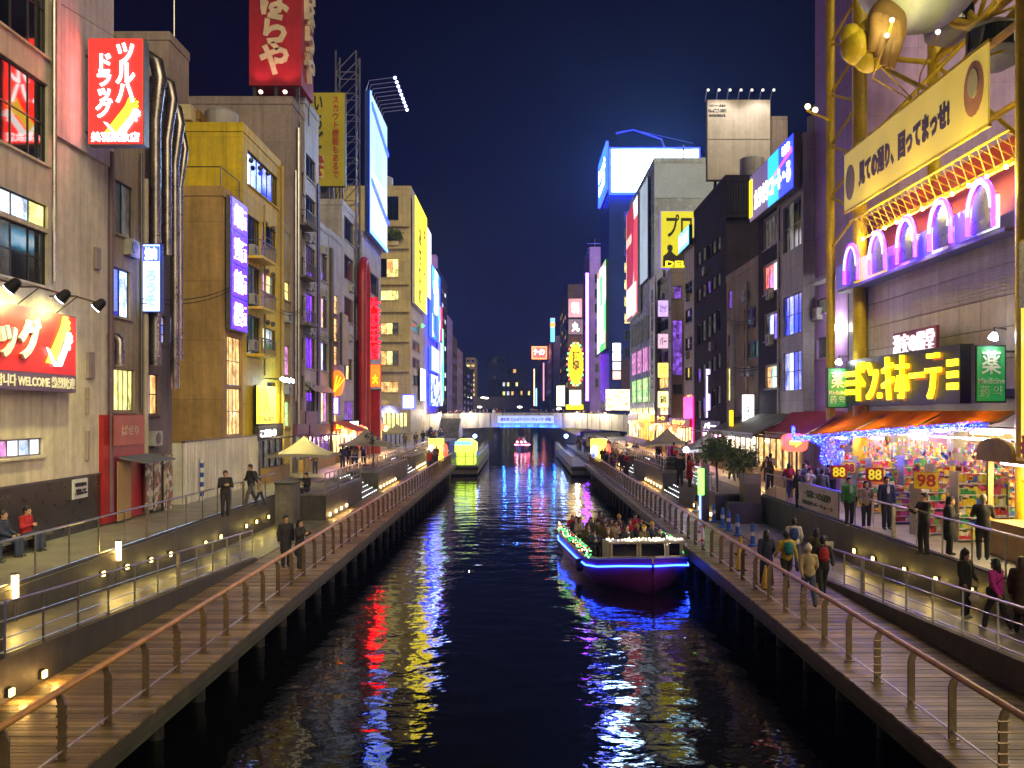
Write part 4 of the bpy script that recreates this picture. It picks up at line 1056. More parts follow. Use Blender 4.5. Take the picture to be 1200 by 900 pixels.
for i, (y0, y1, py, lab) in enumerate(((194, 208, 372, 'dim mauve building, first past the dark glazed one'), (209, 224, 395, 'dim plum building with few lit windows, second past the glazed one'), (225, 245, 410, 'dim low building third past the glazed one'), (246, 300, 428, 'farthest dim building of the drugstore bank'))):
    b = Bld('far_building', lab, -15.1, y0, y1, ZP(py, y0), 14, [LILAC, BROWNB, LILAC, DARKG][i])
    b.rows('c', y0+1, y1-1, 3, 5, ZP(py, y0)-1, 6, .6, .5, ('dark', 'dark', 'dim', 'purple'), 2); b.done()
# ================================================================== the bridge across the canal and what lies behind it
YB = 150.0
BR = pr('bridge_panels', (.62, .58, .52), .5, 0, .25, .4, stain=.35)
br = thing('bridge', 'arched grey panelled bridge with a white banner and blue light below', 'bridge', (0, YB, ZT))
def arch(x): return 3.05-.75*(abs(x)/17)**2
def top(x): return 5.15-.35*(abs(x)/17)**2
N = 24
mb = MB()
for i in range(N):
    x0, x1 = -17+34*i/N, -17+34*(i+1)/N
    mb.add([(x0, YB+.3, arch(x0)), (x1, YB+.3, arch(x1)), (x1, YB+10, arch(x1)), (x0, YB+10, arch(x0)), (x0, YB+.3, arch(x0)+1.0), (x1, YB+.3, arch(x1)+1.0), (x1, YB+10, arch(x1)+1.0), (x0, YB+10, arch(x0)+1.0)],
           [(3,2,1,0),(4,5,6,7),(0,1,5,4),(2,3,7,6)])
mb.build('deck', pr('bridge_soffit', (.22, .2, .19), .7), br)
for i in range(N):
    x0, x1 = -17+34*i/N+.02, -17+34*(i+1)/N-.02
    mb = MB()
    mb.add([(x0, YB, arch(x0)-.15), (x1, YB, arch(x1)-.15), (x1, YB+.28, arch(x1)-.15), (x0, YB+.28, arch(x0)-.15), (x0, YB, top(x0)), (x1, YB, top(x1)), (x1, YB+.28, top(x1)), (x0, YB+.28, top(x0))],
           [(3,2,1,0),(4,5,6,7),(0,1,5,4),(1,2,6,5),(2,3,7,6),(3,0,4,7)])
    mb.build('parapet_panel', BR, br)
mb = MB()
for i in range(N):
    x0, x1 = -17+34*i/N, -17+34*(i+1)/N
    mb.beam((x0, YB+.14, top(x0)+.05), (x1, YB+.14, top(x1)+.05), .34, .09)
mb.build('parapet_cap', CONC, br)
for i in range(18):
    x = -16.5+33*i/17
    MB().beam((x, YB-.03, arch(x)-.1), (x, YB-.03, top(x)-.05), .07).build('panel_rib', CONC, br)
MB().box((-17, YB+9.8, 3), (17, YB+10.1, 4.9)).build('far_parapet', BR, br)
for s in (-1, 1):
    MB().box((s*10.2, YB+.5, -3), (s*16, YB+10, 2.0)).build('abutment', CONC, br)
MB().box((-30, YB, ZT), (-17.05, YB+10, 4.7)).build('approach', BR, br); MB().box((17.05, YB, ZT), (34, YB+10, 4.7)).build('approach', BR, br)
bl = MB()
for x in [(-3.2+.55*i) for i in range(17)]:
    MB().box((x, YB-.12, arch(x)-.22), (x+.4, YB-.02, arch(x)-.16)).build('blue_lamp', em('bridge_blue', (.01, .08, 1), 5), br)
    if x > -3 and int(x*10) % 2 == 0: pass
for x in (-2.6, -.6, 1.4, 3.4, 5.4):
    point_light('bridge_blue_light', (x, YB-.7, arch(x)-.35), 160, (.01, .10, 1), br, .15)
for i, x in enumerate((-13, -8, 9, 13.5)):                       # lamps added only to brighten the parapet panels
    l = MB().box((x-.12, YB-.5, top(x)+.1), (x+.12, YB-.2, top(x)+.2)).build('added_parapet_lamp', em('added_lamp_warm', (1, .85, .6), 6), br)
    point_light('parapet_fill_light', (x, YB-1.4, top(x)+.2), 260, (1, .85, .6), br, .2)
fr = SF(583, 649, 487, 496, YB-.08)
t = sign('white lit banner hung along the arched bridge parapet', fr, em('banner_white', (.6, .7, 1), .45, .3, 1.2), WHITEP, [(0, 0, .9, .4, '道頓堀 とんぼりリバーウォーク 戎橋', P_PURPLE)], .04, 'banner', rim=.02)
# stair ramp coming down from the bridge on the drugstore bank
t = thing('bridge_stairs', 'flight of stairs with pale side walls from the bridge to the drugstore bank', 'stairs', (-11, 140, ZT))
for k in range(12): MB().box((-12.6, 149.5-k*.6, ZT), (-9.4, 148.9-k*.6, 4.3-.25*k)).build('step', CONC, t)
for x in (-12.7, -9.4):
    MB().prism([(149.6, 5.2), (142.2, 2.3), (142.2, 1.32), (149.6, 1.32)], (x, 0, 0), (0, 1, 0), (0, 0, 1), (1, 0, 0), .14).build('side_wall', BR, t)
# elevated road far behind, with street lamps
t = thing('elevated_road', 'distant dark elevated road crossing behind the bridge', 'viaduct', (0, 420, 6))
MB().box((-120, 420, 6.5), (120, 436, 10.8)).build('girder', pr('viaduct_concrete', (.22, .19, .22), .7), t)
MB().box((-120, 419.7, 10.81), (120, 419.95, 11.9)).build('barrier', pr('viaduct_concrete', (.22, .19, .22), .7), t)
for x in (-70, -34, 34, 70): MB().box((x-2, 422, -3), (x+2, 434, 6.49)).build('pier', pr('viaduct_concrete', (.22, .19, .22), .7), t)
for px, py, Y in ((545, 477, 300), (562, 477, 300), (566, 466, 330), (609, 477, 290), (655, 479, 280), (570, 466.5, 330)):
    x, z = XP(px, Y), ZP(py, Y)
    t = thing('street_lamp', 'distant white street lamp behind the bridge', 'street lamp', (x, Y, ZT), 'street lamps behind the bridge')
    MB().tube([(x, Y, -3), (x, Y, z-.3)], .1, 6).build('pole', DSTEEL, t)
    MB().ball((x, Y, z), .6, 10, 6, (1.3, 1, .5)).build('lantern', em('street_lamp_white', (1, .9, .75), 6), t, True)
# far towers
def far_tower(lab, px0, px1, py, Y, nu, nz, kinds, mat, fu=.55, fz=.45):
    b = Bld('far_tower', lab, XP(px0, Y), Y, Y+25, ZP(py, Y), XP(px1, Y)-XP(px0, Y), mat)
    # only the side towards the canal view carries windows
    b.sd = 1; b.x = XP(px0, Y); b.depth = XP(px1, Y)-XP(px0, Y)
    F0 = b.face('f')
    for j in range(nz):
        for i in range(nu):
            w = b.depth/nu; h = (b.z1-8)/nz
            b._op('f', Fr((b.x+w*(i+.5), Y, 8+h*(j+.5)), F0.N, w*fu, h*fz), random.choice(kinds), 1, 1, DFRAME, False)
    return b.done()
FARM = pr('far_tower_dark', (.02, .018, .03), .9, spec=.1)
far_tower('far slim tower with a column of lit balconies behind the bridge', 546, 557, 420, 520, 2, 10, ('warm', 'yellow', 'warm', 'dark'), pr('far_tower_tan', (.3, .22, .16), .7), .7)
far_tower('far dark block with a few lit office floors', 578, 608, 445, 560, 6, 3, ('yellow', 'cool', 'dark', 'dark', 'warm'), FARM)
far_tower('far dark tower with scattered lit windows', 572, 592, 418, 640, 4, 6, ('dark', 'dark', 'dark', 'dim'), FARM)
far_tower('far low block with yellow windows beside the dark tower', 609, 622, 455, 600, 3, 2, ('yellow', 'dark', 'warm'), FARM)
far_tower('farthest black tower in the gap between the banks', 594, 618, 430, 700, 4, 5, ('dark', 'dark', 'dark', 'dark', 'warm'), FARM)
# ================================================================== right bank, from the bridge towards us
# far end
RB = Bld('brown_brick_building', 'brown brick building with the oval lantern sign past the bridge', 15.1, 300, 360, ZP(335, 300), 26, BROWNB)
RB.rows('c', 301, 359, 5, 9, 42, 10, .5, .5, ('dim', 'dark', 'warm', 'dim'), 2); RB.done()
fr = SF(664, 685, 402, 452, 296)
t = thing('oval_sign', 'oval yellow sign ringed with red and green bulbs', 'sign', (fr.C.x, 296, fr.C.z))
pts = [(math.cos(2*PI*i/24)*fr.w*.42, math.sin(2*PI*i/24)*fr.h*.46) for i in range(24)]
MB().prism(pts, fr.C, fr.U, fr.W, fr.N, .8).build('face', em('oval_yellow', (1, .6, .004), 1.6, .3, .3), t)
for i in range(24):
    a = 2*PI*i/24
    MB().ball(fr.p(math.cos(a)*fr.w*.47, math.sin(a)*fr.h*.5, .6), .35, 6, 4).build('bulb', [em('bulb_red', (1, .05, .05), 5), em('bulb_green', (.1, 1, .2), 4), em('bulb_gold', (1, .7, .1), 5)][i % 3], t)
letters(t, fr, 0, .08*fr.h, fr.w*.4, fr.h*.45, '酒\n場', pr('oval_letter', (.08, .03, .02), .6), .06, n=.85, depth=.1)
MB().beam((fr.C.x, 300, fr.C.z), (fr.C.x, 296, fr.C.z), .5).build('bracket', DSTEEL, t)
for lab, p, m, tx in (('dark round moon poster high on the brown brick building', (666, 683, 374, 392), em('poster_dim', (.25, .16, .2), .7, .4, .3), '丸'), ('red and white lit sign board at the top of the brown brick building', (666, 682, 350, 372), em('poster_redwhite', (.9, .35, .4), 1.0, .5, .3), '寿司'), ('pale green lit shop window box above the bridge parapet', (667, 681, 457, 476), em('poster_lime', (.85, 1, .5), 2.0, .3, .3), ''), ('white green lit tall panel at the brick corner', (652, 662, 452, 476), em('poster_lime', (.85, 1, .5), 2.0, .3, .3), ''), ('yellow lit fascia over the bridge parapet', (663, 684, 474, 480), L_YEL, '')):
    sign(lab, SF(*p, 299.6), m, BLACK, [(0, 0, .5, .6, tx, T_WARM)] if tx else [], .3, 'billboard')
RF = Bld('dim_far_building', 'dim purple building far along the discount store bank', 13, 380, 470, ZP(395, 380), 30, LILAC); RF.rows('c', 382, 468, 4, 8, 30, 5, .5, .4, ('dark', 'dim', 'purple'), 1); RF.done()
fr = SF(623, 641, 406, 421, 430)
t = sign('distant red and white neon sign in a pointed frame', fr, em('neon_far_red', (1, .06, .05), 3), em('neon_far_rim', (1, .3, .1), 2), [(0, .05, .7, .5, 'ラーメン', T_WHITE, .05)], 1, 'sign', rim=.6)
MB().beam((fr.C.x, 431, fr.C.z-2.5), (fr.C.x, 431, 0), .8).build('pole', DSTEEL, t)
fr = SF(644, 651, 372, 402, 375)
t = sign('distant round blue and red sign on a mast', fr, em('sign_far_blue', (.1, .6, 1), 2.4), REDP, (), 1, 'sign', rim=.4)
MB().lathe(fr.p(0, fr.h*.2, 1.04), [(fr.w*.42, 0), (fr.w*.42, .3)], 16, (0, -1, 0)).build('disc', em('disc_red', (1, .25, .05), 2.4), t)
MB().beam((fr.C.x, 376, fr.C.z), (fr.C.x, 376, 0), .8).build('pole', DSTEEL, t)
for i, (p, m) in enumerate((((625, 627, 432, 476), em('strip_far_warm', (1, .6, .3), 2)), ((636, 638, 425, 470), em('strip_far_pink', (1, .3, .4), 1.6)), ((627.5, 629.5, 455, 476), em('strip_far_blue', (.2, .6, 1), 3)))):
    t = sign(['distant warm vertical strip sign', 'distant pink vertical strip sign on the dim purple building', 'distant short blue vertical strip sign'][i], SF(*p, 378), m, BLACK, (), .6, 'blade_sign', rim=.1)
    MB().beam((XP(p[0]+1, 378), 378.3, 20), (14, 378.3, 20), .3).beam((XP(p[0]+1, 378), 378.3, 10), (14, 380.3, 10), .3).build('bracket', DSTEEL, t)
# lilac building
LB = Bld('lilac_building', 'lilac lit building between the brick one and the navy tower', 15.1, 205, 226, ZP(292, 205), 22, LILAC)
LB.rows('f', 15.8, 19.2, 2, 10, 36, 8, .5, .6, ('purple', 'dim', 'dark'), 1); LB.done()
sign('upright violet lit strip on the lilac building', SF(686, 690, 320, 470, 204.8), em('strip_violet', (.22, .03, 1), 18, .2), BLACK, (), .3, 'blade_sign')
LB.band('stair_glazing', 'f', 12, ZP(330, 205), .12, pr('dark_lattice', (.06, .05, .1), .4), -6.2, -4)
# navy tower with the white screen
NT = Bld('navy_tower', 'dark navy glazed tower crowned with a white screen', 15.1, 160, 177, ZP(230, 160), 16, NAVY)
NT.rows('f', 17.5, 19.3, 1, 14, 40, 9, .8, .6, ('yellow', 'dark', 'dim', 'blue'), 1); NT.done()
fr = SF(713.5, 819, 175, 229, 160.3)
t = sign('huge white rooftop screen edged in blue on the navy tower', fr, em('roof_screen_white', (.45, .74, 1), 14, .2, .12), em('screen_blue_edge', (.008, .02, 1), 9), (), 1.2, 'led_screen', 'screen', rim=.35)
fs = SC(703.5, 713, 180, 232, 15.05)
t2 = sign('blue rooftop screen round the corner of the navy tower with white words', fs, em('corner_screen_blue', (.01, .05, 1), 6, .25, .3), em('screen_blue_edge', (.008, .02, 1), 9), [(0, .15, .8, .3, 'Panasonic', T_WHITE, .03), (0, -.2, .7, .25, 'beautiful', T_WHITE, .03)], .4, 'led_screen', 'screen', rim=.2)
t = thing('roof_crane', 'slender roof crane arm over the white screen', 'crane', (XP(760, 161), 166, fr.C.z+fr.h/2))
MB().tube([(XP(806, 172), 172, fr.C.z-4), (XP(775, 172), 172, ZP(163, 172)), (XP(742, 172), 172, ZP(152, 172)), (XP(722, 172), 172, ZP(156, 172))], [.22, .2, .16, .2], 6).build('boom', STEEL, t)
MB().tube([(XP(742, 172), 172, ZP(152, 172)), (XP(812, 172), 172, ZP(168, 172))], .06, 5).build('stay', STEEL, t)
SCREEN = cells('green_white_poster', [(.9, 1, .9), (.95, 1, .95), (.1, .75, .15), (.8, .9, .8), (.5, .3, .2), (1, 1, 1)], .33, .7, .3, (1, .6, .6))
sign('white and green lit picture screen on the navy tower', SC(703, 713.5, 312, 412, 15.0), SCREEN, BLACK, [(0, -.35, .7, .12, 'LINE', T_WHITE, .03)], .5, 'led_screen', 'screen')
for i in range(4): sign('pale lit square panel in the stack on the navy tower', SF(717.5, 727.5, 402+i*11, 412+i*11, 159.9), [L_WHITE, L_WHITE, em('panel_soft_white', (.9, .85, .95), 1.6), em('panel_redwhite', (1, .5, .4), 1.6, .5, 1)][i], DSTEEL, (), .3, 'sign', 'sign', group='stacked lit panels on the navy tower')
sign('bright warm shop window over the bridge on the navy tower', SF(709.5, 738, 456, 481, 159.8), room('shop_window_cream', (1, .85, .5), 3.6, (1, .5, .15)), DSTEEL, (), .3, 'shop_window', 'window')
sign('dark framed poster beside the shop window on the navy tower', SF(728, 739, 421, 455, 159.9), pr('poster_black', (.06, .03, .05), .4), DSTEEL, (), .3, 'billboard')
# glass building with long banner screens
GB = Bld('glass_building', 'grey glass building with a tall red picture screen facing the canal', 15.1, 106, 129.5, ZP(190, 106), 14, pr('pale_glass_wall', (.48, .54, .60), .25, .2, .25, .25, stain=.2))
for j in range(4):
    z0 = ZT+1.5+j*3.7
    for i in range(4): GB._op('c', Fr((15.1, 108.6+i*5.6, z0+1.5), (-1, 0, 0), 5.2, 3.0), ['yellow', 'green', 'pink', 'dim'][j], 3, 2, ALU, False)
GB.done()
GB.band('roof_box', 'f', ZP(232, 106), ZP(192, 106), .06, pr('zinc_cladding', (.46, .54, .66), .5, .1, .2, .3))
fr = SC(737.5, 751, 240, 372, 14.95)
AD_R = cells('red_fashion_picture', [(.6, .04, .08), (.75, .5, .4), (.9, .8, .85), (.35, .02, .05), (.95, .9, .9), (.7, .06, .1)], .2, .55, .4, (1, .8, .35))
t = sign('tall picture screen with red dressed figures on the glass building', fr, AD_R, WHITEP, (), .4, 'led_screen', 'screen')
panel(fr, .05, .44, -fr.w*.4, fr.w*.4, -fr.h*.48, -fr.h*.22).build('lower_panel', em('panel_white_glow', (.95, .93, 1), 1.0, .3, .3), t)
sign('white upright panel above the frosted windows of the glass building', SC(752, 761, 215, 330, 14.95), em('panel_bluish', (.5, .62, .75), .5, .3, .3), ALU, (), .2, 'billboard')
# bar building with stacked signs
BB = Bld('bar_building', 'narrow bar building with a stack of lit name boards', 15.1, 94, 103.5, ZP(320, 94), 9, pr('taupe_tiles', (.34, .27, .27), .6, 0, .3, .5, stain=.35))
for a, b, k in ((330, 345, 'dim'), (375, 388, 'dark'), (412, 425, 'dark'), (442, 455, 'warm'), (475, 498, 'warm')): BB.c(772, 783, a, b, k, 2, 1)
BB.f(789, 799, 335, 350, 'purple', 2, 1).f(788, 800, 375, 440, 'purple', 1, 3).f(788, 800, 450, 462, 'dark', 2, 1).done()
for i, (a, b, m, tx, lab) in enumerate(((352, 372, em('board_lilac', (.6, .4, .9), .9, .2), 'スナック', 'lilac lit name board, highest on the bar building'), (391, 409, em('board_mauve', (.8, .5, .65), .8, .2), 'バー', 'mauve lit name board, second on the bar building'), (425, 443, em('board_yellow', (1, .75, .1), 1.8, .2), '酒', 'yellow lit name board on the bar building'), (458, 478, em('board_lemon', (1, .85, .25), 2, .2), '鍋', 'lemon lit name board, lowest on the bar building'))):
    fr = SF(770, 783, a, b, 93.7); t = sign(lab, fr, m, DSTEEL, [(0, 0, .6, .5, tx, P_DARK)], .3, 'name_board')
    MB().beam((fr.C.x, 93.8, fr.C.z), (15.2, 94.1, fr.C.z), .08).build('bracket', DSTEEL, t)
sign('tall white cloth banner at the corner of the glass building', SC(762.5, 769, 325, 470, 14.6), pr('white_banner_cloth', (.75, .75, .72), .7), ALU, [(0, 0, .35, .8, '道\n頓\n堀\n名\n物\nた\nこ', P_DARK)], .1, 'banner')
fr = SF(772.5, 812, 249, 316, 95.5)
t = sign('yellow rooftop billboard with two dark suited figures and big black katakana', fr, em('billboard_acid_yellow', (.85, .78, .01), .45, .2, .4), em('billboard_side_violet', (.15, .08, .5), .8), [(.05, .24, .75, .4, 'プロ', pr('billboard_black', (.02, .02, .02), .6), .02), (0, -.42, .7, .1, 'DELI', T_YEL, .03)], .8, 'billboard')
FIG = pr('billboard_figures', (.035, .03, .03), .6)
for u, sx in ((-.22, 1), (.2, 1.15)):
    pts = [(-.8, -1.7), (.8, -1.7), (.75, -.55), (.35, -.25), (.18, .0), (.32, .25), (.28, .6), (0, .75), (-.28, .6), (-.32, .25), (-.18, 0), (-.35, -.25), (-.75, -.55)]
    MB().prism([(p[0]*sx*.9, p[1]*.9) for p in pts], fr.p(u*fr.w, -.2*fr.h, .835), fr.U, fr.W, fr.N, .02).build('figure', FIG, t)
mb = MB()
for u in (-.35, .35): mb.beam(fr.p(u*fr.w, -fr.h/2, -.2), V((fr.p(u*fr.w, 0).x, 95.7, ZP(322, 94))), .2)
mb.build('steel_frame', DSTEEL, t)
# beige strip, black building
BS = Bld('beige_strip_building', 'slim beige building squeezed beside the black one', 15.1, 81.7, 86.5, ZP(285, 81.7), 10, TANB)
for a in (330, 362, 395, 430): BS.c(803, 811, a, a+16, 'dark', 2, 2, DFRAME)
BS.c(803, 811, 462, 480, 'warm', 2, 1).done()
BS.band('shop_panel', 'c', ZT+1, ZP(465, 84), .1, em('magenta_shop_panel', (1, .006, .18), 2.4, .3))
fr = SC(798, 813, 270, 287, 14.9)
sign('small cyan lit rooftop sign on the slim beige building', Fr((14.9, 84, ZP(281, 84)), (-1, 0, 0), 5.2, 1.7), em('sign_teal_lit', (.1, .6, 1), 2.4), BLACK, [(0, 0, .85, .6, '串カツ三', T_WHITE, .03)], .3, 'sign')
BK = Bld('black_building', 'black tiled office building with a louvred top and a white roof hoarding', 15.1, 69, 81.6, ZP(213, 69), 9, DARKG)
for j, (a, b) in enumerate(((287, 303), (330, 345), (372, 396), (424, 440), (462, 482))):
    for i in range(5): BK.c(817+i*5.8, 821+i*5.8, a-i*4.4+8, b-i*4.4+8, random.choice(('dark', 'purple', 'dim', 'dim')), 1, 1, ALU, True)
BK.done()
for i in range(14): MB().box((15.3+i*.19, 68.9, ZP(250, 69)), (15.3+i*.19+.1, 68.99, ZP(216, 69))).build('louvre', BLACK, BK.t)
BK.band('ledge', 'f', ZP(256, 69), ZP(252, 69), .4, DARKG)
sign('violet lit vertical strip sign on the black building', SF(826, 831, 432, 490, 76), em('strip_lavender', (.65, .5, 1), 2.2, .2), ALU, (), .25, 'blade_sign')
fr = SF(827, 901, 119, 213, 76)
t = sign('blank white rooftop hoarding with a phone number and lamps above', fr, pr('hoarding_cream', (.66, .58, .52), .6, 0, .2, .25, stain=.2), DSTEEL, [(-.34, .42, .26, .035, 'スポンサー募集中', P_DARK), (-.34, .36, .28, .05, '06-6727-0801', P_DARK, .03), (-.34, .30, .26, .035, '株式会社看板広告', P_DARK)], .5, 'hoarding', 'billboard')
panel(fr, .02, .532, -fr.w*.5+.1, fr.w*.5-.1, .02, .06).build('seam', DSTEEL, t)
for i in range(7):
    u = -fr.w*.52+fr.w*.17*i
    a = MB().tube([fr.p(u, fr.h/2-.1, .3), fr.p(u, fr.h/2+.5, .9), fr.p(u, fr.h/2+.5, 1.5)], .04, 6).build('lamp_arm', STEEL, t, True)
    MB().ball(fr.p(u, fr.h/2+.42, 1.5), .11, 8, 5).build('lamp', em('hoarding_lamp', (1, .9, .75), 1.2), a, True)
for u in (-.3, .3): point_light('hoarding_lamp_light', fr.p(u*fr.w, fr.h/2+.3, 2.2), 110, (1, .9, .75), t, .2, spot=2.2, aim=fr.p(u*fr.w, -fr.h*.2, .5))
MB().box((XP(901, 76)+.1, 76, ZP(213, 69)+.5), (XP(923, 76), 79, ZP(136, 76))).build('roof_tank_house', PINKG, BK.t)
mb = MB()
for u in (-.4, 0, .4): mb.beam(V((fr.p(u*fr.w, 0).x+.3, 77, ZP(213, 69))), fr.p(u*fr.w+.3, -fr.h/2+.2, -.1), .2)
mb.build('steel_frame', DSTEEL, t)
# small grey building with lanterns
SG = Bld('small_grey_building', 'small weathered beige building with pipes beside the black one', 15.1, 59.2, 68.8, ZP(318, 63), 8, pr('weathered_beige', (.46, .39, .30), .85, 0, .35, .5, stain=.5, bump=.3))
SG.c(853, 858, 340, 362, 'purple', 2, 1).c(853, 858, 392, 405, 'dark', 2, 1).c(852, 860, 430, 470, ('yellow', 'cool'), 2, 1).c(872, 886, 360, 385, 'dark', 2, 1).c(872, 888, 400, 420, 'dark', 2, 1); SG.done()
SG.pipe(866, 500, 380, .22, LGREY, .4); SG.pipe(878, 470, 330, .08)
for px, py, w in ((875, 440, 'left unit of the low pair of air conditioners'), (882, 440, 'right unit of the low pair of air conditioners'), (876, 352, 'single high air conditioner')): aircon(px, py, 15.1, w+' on the small weathered beige building')
for p, lab in (((868, 883, 462, 498), 'white lit upright shop board with a green mark'), ((853, 859, 480, 500), 'small yellow lit lantern box at the weathered building')):
    fr = SF(*p, 58.8); t = sign(lab, fr, L_WHITE if p[0] > 860 else L_YEL, DSTEEL, [(0, 0, .4, .7, '営\n業\n中', pr('letter_green_paint', (.02, .3, .1), .5))] if p[0] > 860 else [], .25, 'shop_board', 'sign')
    MB().beam((fr.C.x, 58.9, fr.C.z), (15.3, 59.3, fr.C.z), .08).build('bracket', DSTEEL, t)
# dark and white building with lit floors
K = Bld('bay_window_building', 'dark building with white banded bays of red and blue lit floors', 14.9, 49.5, 58.6, 19.6, 6, LGREY)
ZB = lambda py, px: ZP(py, YX(px, 14.9))
for a, b, k in ((235, 292, ('dark', 'dim', 'dark')), (278, 330, ('red', 'mixed', 'red')), (345, 392, ('blue', 'mixed', 'blue')), (412, 458, ('mixed', 'white', 'blue'))): K.c(917.5, 939, a, b, k, 4, 2, ALU, False)
K.c(895, 914, 252, 288, 'dim', 5, 1).c(895, 914, 308, 342, ('red', 'red', 'white'), 4, 1).c(896, 914, 367, 398, ('dim', 'cool', 'purple'), 4, 1).c(897, 914, 428, 455, ('warm', 'green', 'red'), 3, 2); K.done()
fdk = K.face('c')
ops = sorted([o[0] for o in K.op['c'] if o[0][1] < .3], key=lambda r: r[2])
prev = -fdk.h/2+.02
for r in ops+[None]:                                       # charcoal cladding on the far half of the face, round its windows
    z1 = (r[2]-.09) if r else fdk.h/2-.1
    panel(fdk, .05, .004, -fdk.w/2, -.05, prev, z1).build('cladding', DARKG, K.t)
    if r:
        panel(fdk, .05, .004, -fdk.w/2, r[0]-.02, z1+.003, r[3]+.06).build('cladding', DARKG, K.t); panel(fdk, .05, .004, r[1]+.02, -.05, z1+.003, r[3]+.06).build('cladding', DARKG, K.t)
        prev = r[3]+.063
K.band('bay_fin', 'c', ZT+3.5, 19.4, .12, LGREY, -.045, .12)
fr = Fr((14.75, 54.2, ZP(212, 54)), (-1, 0, 0), 9.4, 2.9)
t = thing('roof_sign', 'lit blue and violet roof sign with slanted white lettering', 'sign', fr.p(0, -fr.h/2))
panel(fr, .35, 0).build('case', DSTEEL, t)
panel(fr, .03, .352, -fr.w/2+.05, -.35, -fr.h/2+.05, fr.h/2-.05).build('face', em('face_plum', (.18, .12, .3), .6, .2), t)
panel(fr, .03, .352, -.34, 1.9, -fr.h/2+.05, fr.h/2-.05).build('face', em('face_cyan_lit', (.02, .35, 1), 1.6), t)
panel(fr, .03, .352, 1.91, fr.w/2-.05, -fr.h/2+.05, fr.h/2-.05).build('face', em('face_blue_lit', (.006, .012, 1), 6), t)
panel(fr, .03, .384, -fr.w/2+.05, -4.0, -fr.h*.4, fr.h*.4).build('mark', L_YEL, t)
letters(t, fr, .4, -.35, 7.6, 1.15, 'カラオケコート・ろ', T_WHITE, .04, n=.39)
letters(t, fr, 3.4, .95, 1.3, .5, 'BIG', T_WHITE, .04, n=.39)
MB().prism([(.6, .15), (4.5, .85), (4.5, .62), (.6, .10)], fr.p(0, -.1, .386), fr.U, fr.W, fr.N, .02).build('swoosh', em('swoosh_magenta', (1, .05, .8), 2.5), t)
for y, h in ((50.4, 1.6), (51.3, 1.9), (52.0, 1.5)): MB().tube([(16.2, y, 19.6), (16.2, y, 19.6+.6+h)], .3, 10).build('roof_tank', LGREY, K.t, True)
MB().box((14.9, 49.6, 20.1), (17, 50.1, ZP(165, 49.6))).build('stair_head', CREAM, K.t)
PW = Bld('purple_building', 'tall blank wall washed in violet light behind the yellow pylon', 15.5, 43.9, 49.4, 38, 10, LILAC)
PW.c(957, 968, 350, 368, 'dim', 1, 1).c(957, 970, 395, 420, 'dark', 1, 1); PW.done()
MB().box((15.45, 45, ZP(330, 47)), (14.9, 48.6, ZP(326, 47))).build('canopy_slab', LGREY, PW.t)
l = MB().ball((15.3, 45.6, ZP(384, 45.6)), .22, 10, 6, (.6, 1.3, .6)).build('wall_lamp', em('wall_lamp_white', (1, .98, .85), 25), PW.t, True)
point_light('wall_lamp_light', (14.9, 45.6, ZP(384, 45.6)), 60, (1, .95, .8), l, .15)
# ================================================================== the discount store with its yellow steel pylons
YELM = pr('yellow_steel', (.80, .56, .02), .45, .1, .3, .8, stain=.35)
PANELM = pr('ribbed_metal_cladding', (.62, .60, .57), .36, .35, .25, .5, stain=.25)
XS = 15.2
SY0, SY1 = 27.5, 43.6
st = Bld('discount_store', 'discount store building with grey metal cladding behind yellow pylons', XS, SY0, SY1, 11.6, 18, pr('store_core', (.10, .09, .085), .7), z0=4.9, parapet=0)
st.done()
# grid of cladding panels
ncol, nrow = 10, 5
for i in range(ncol):
    for j in range(nrow):
        y0 = SY0+.3+(SY1-SY0-.6)*i/ncol; y1 = SY0+.3+(SY1-SY0-.6)*(i+1)/ncol; z0 = 6.1+j*.98
        MB().box((XS-.05, y0+.015, z0), (XS-.004, y1-.015, z0+.95)).build('cladding_panel', PANELM, st.t)
# ribs of the upper field
for k in range(16): MB().box((XS-.075, SY0+.4, 9.1+k*.12), (XS-.052, SY0+9, 9.1+k*.12+.05)).build('rib', PANELM, st.t)
# open shop floor below
SHOPF = pr('shop_floor', (.45, .42, .36), .3, 0, .15, .6)
sh = thing('shop_interior', 'open lit ground floor of the discount store packed with goods', 'shop', (17, 35, ZT))
MB().box((14.6, SY0, ZT+.004), (21, 46.2, ZT+.03)).build('floor', SHOPF, sh)
MB().box((21, SY0, ZT), (21.2, 46.2, 4.9)).build('back_wall', pr('shop_back_wall', (.5, .42, .25), .7), sh)
MB().box((XS+.2, SY0-.2, ZT), (21, SY0, 4.9)).build('side_wall', pr('shop_back_wall', (.5, .42, .25), .7), sh)
MB().box((XS+.2, 46.2, ZT), (21, 46.4, 4.9)).build('side_wall', pr('shop_back_wall', (.5, .42, .25), .7), sh)
MB().box((XS-.1, SY0, 4.7), (21, 46.2, 4.86)).build('ceiling', WHITEP, sh)
for i in range(6):
    for x in (16.2, 18.6):
        y = 28.8+i*2.9
        MB().box((x-.1, y, 4.6), (x+.1, y+1.9, 4.68)).build('ceiling_light', em('shop_tube', (1, .80, .42), 26), sh)
for y in (28.1, 33.2, 38.3, 43.2): MB().box((XS, y-.25, ZT), (XS+.5, y+.25, 4.69)).build('column', pr('shop_column', (.2, .18, .17), .5), sh)
GOODS = cells('packets', [(.75, .55, .03), (.6, .03, .03), (.75, .72, .65), (.05, .35, .1), (.8, .25, .03), (.05, .12, .5), (.75, .1, .3), (.7, .65, .1), (.25, .5, .08)], 4.2, 0, .45)
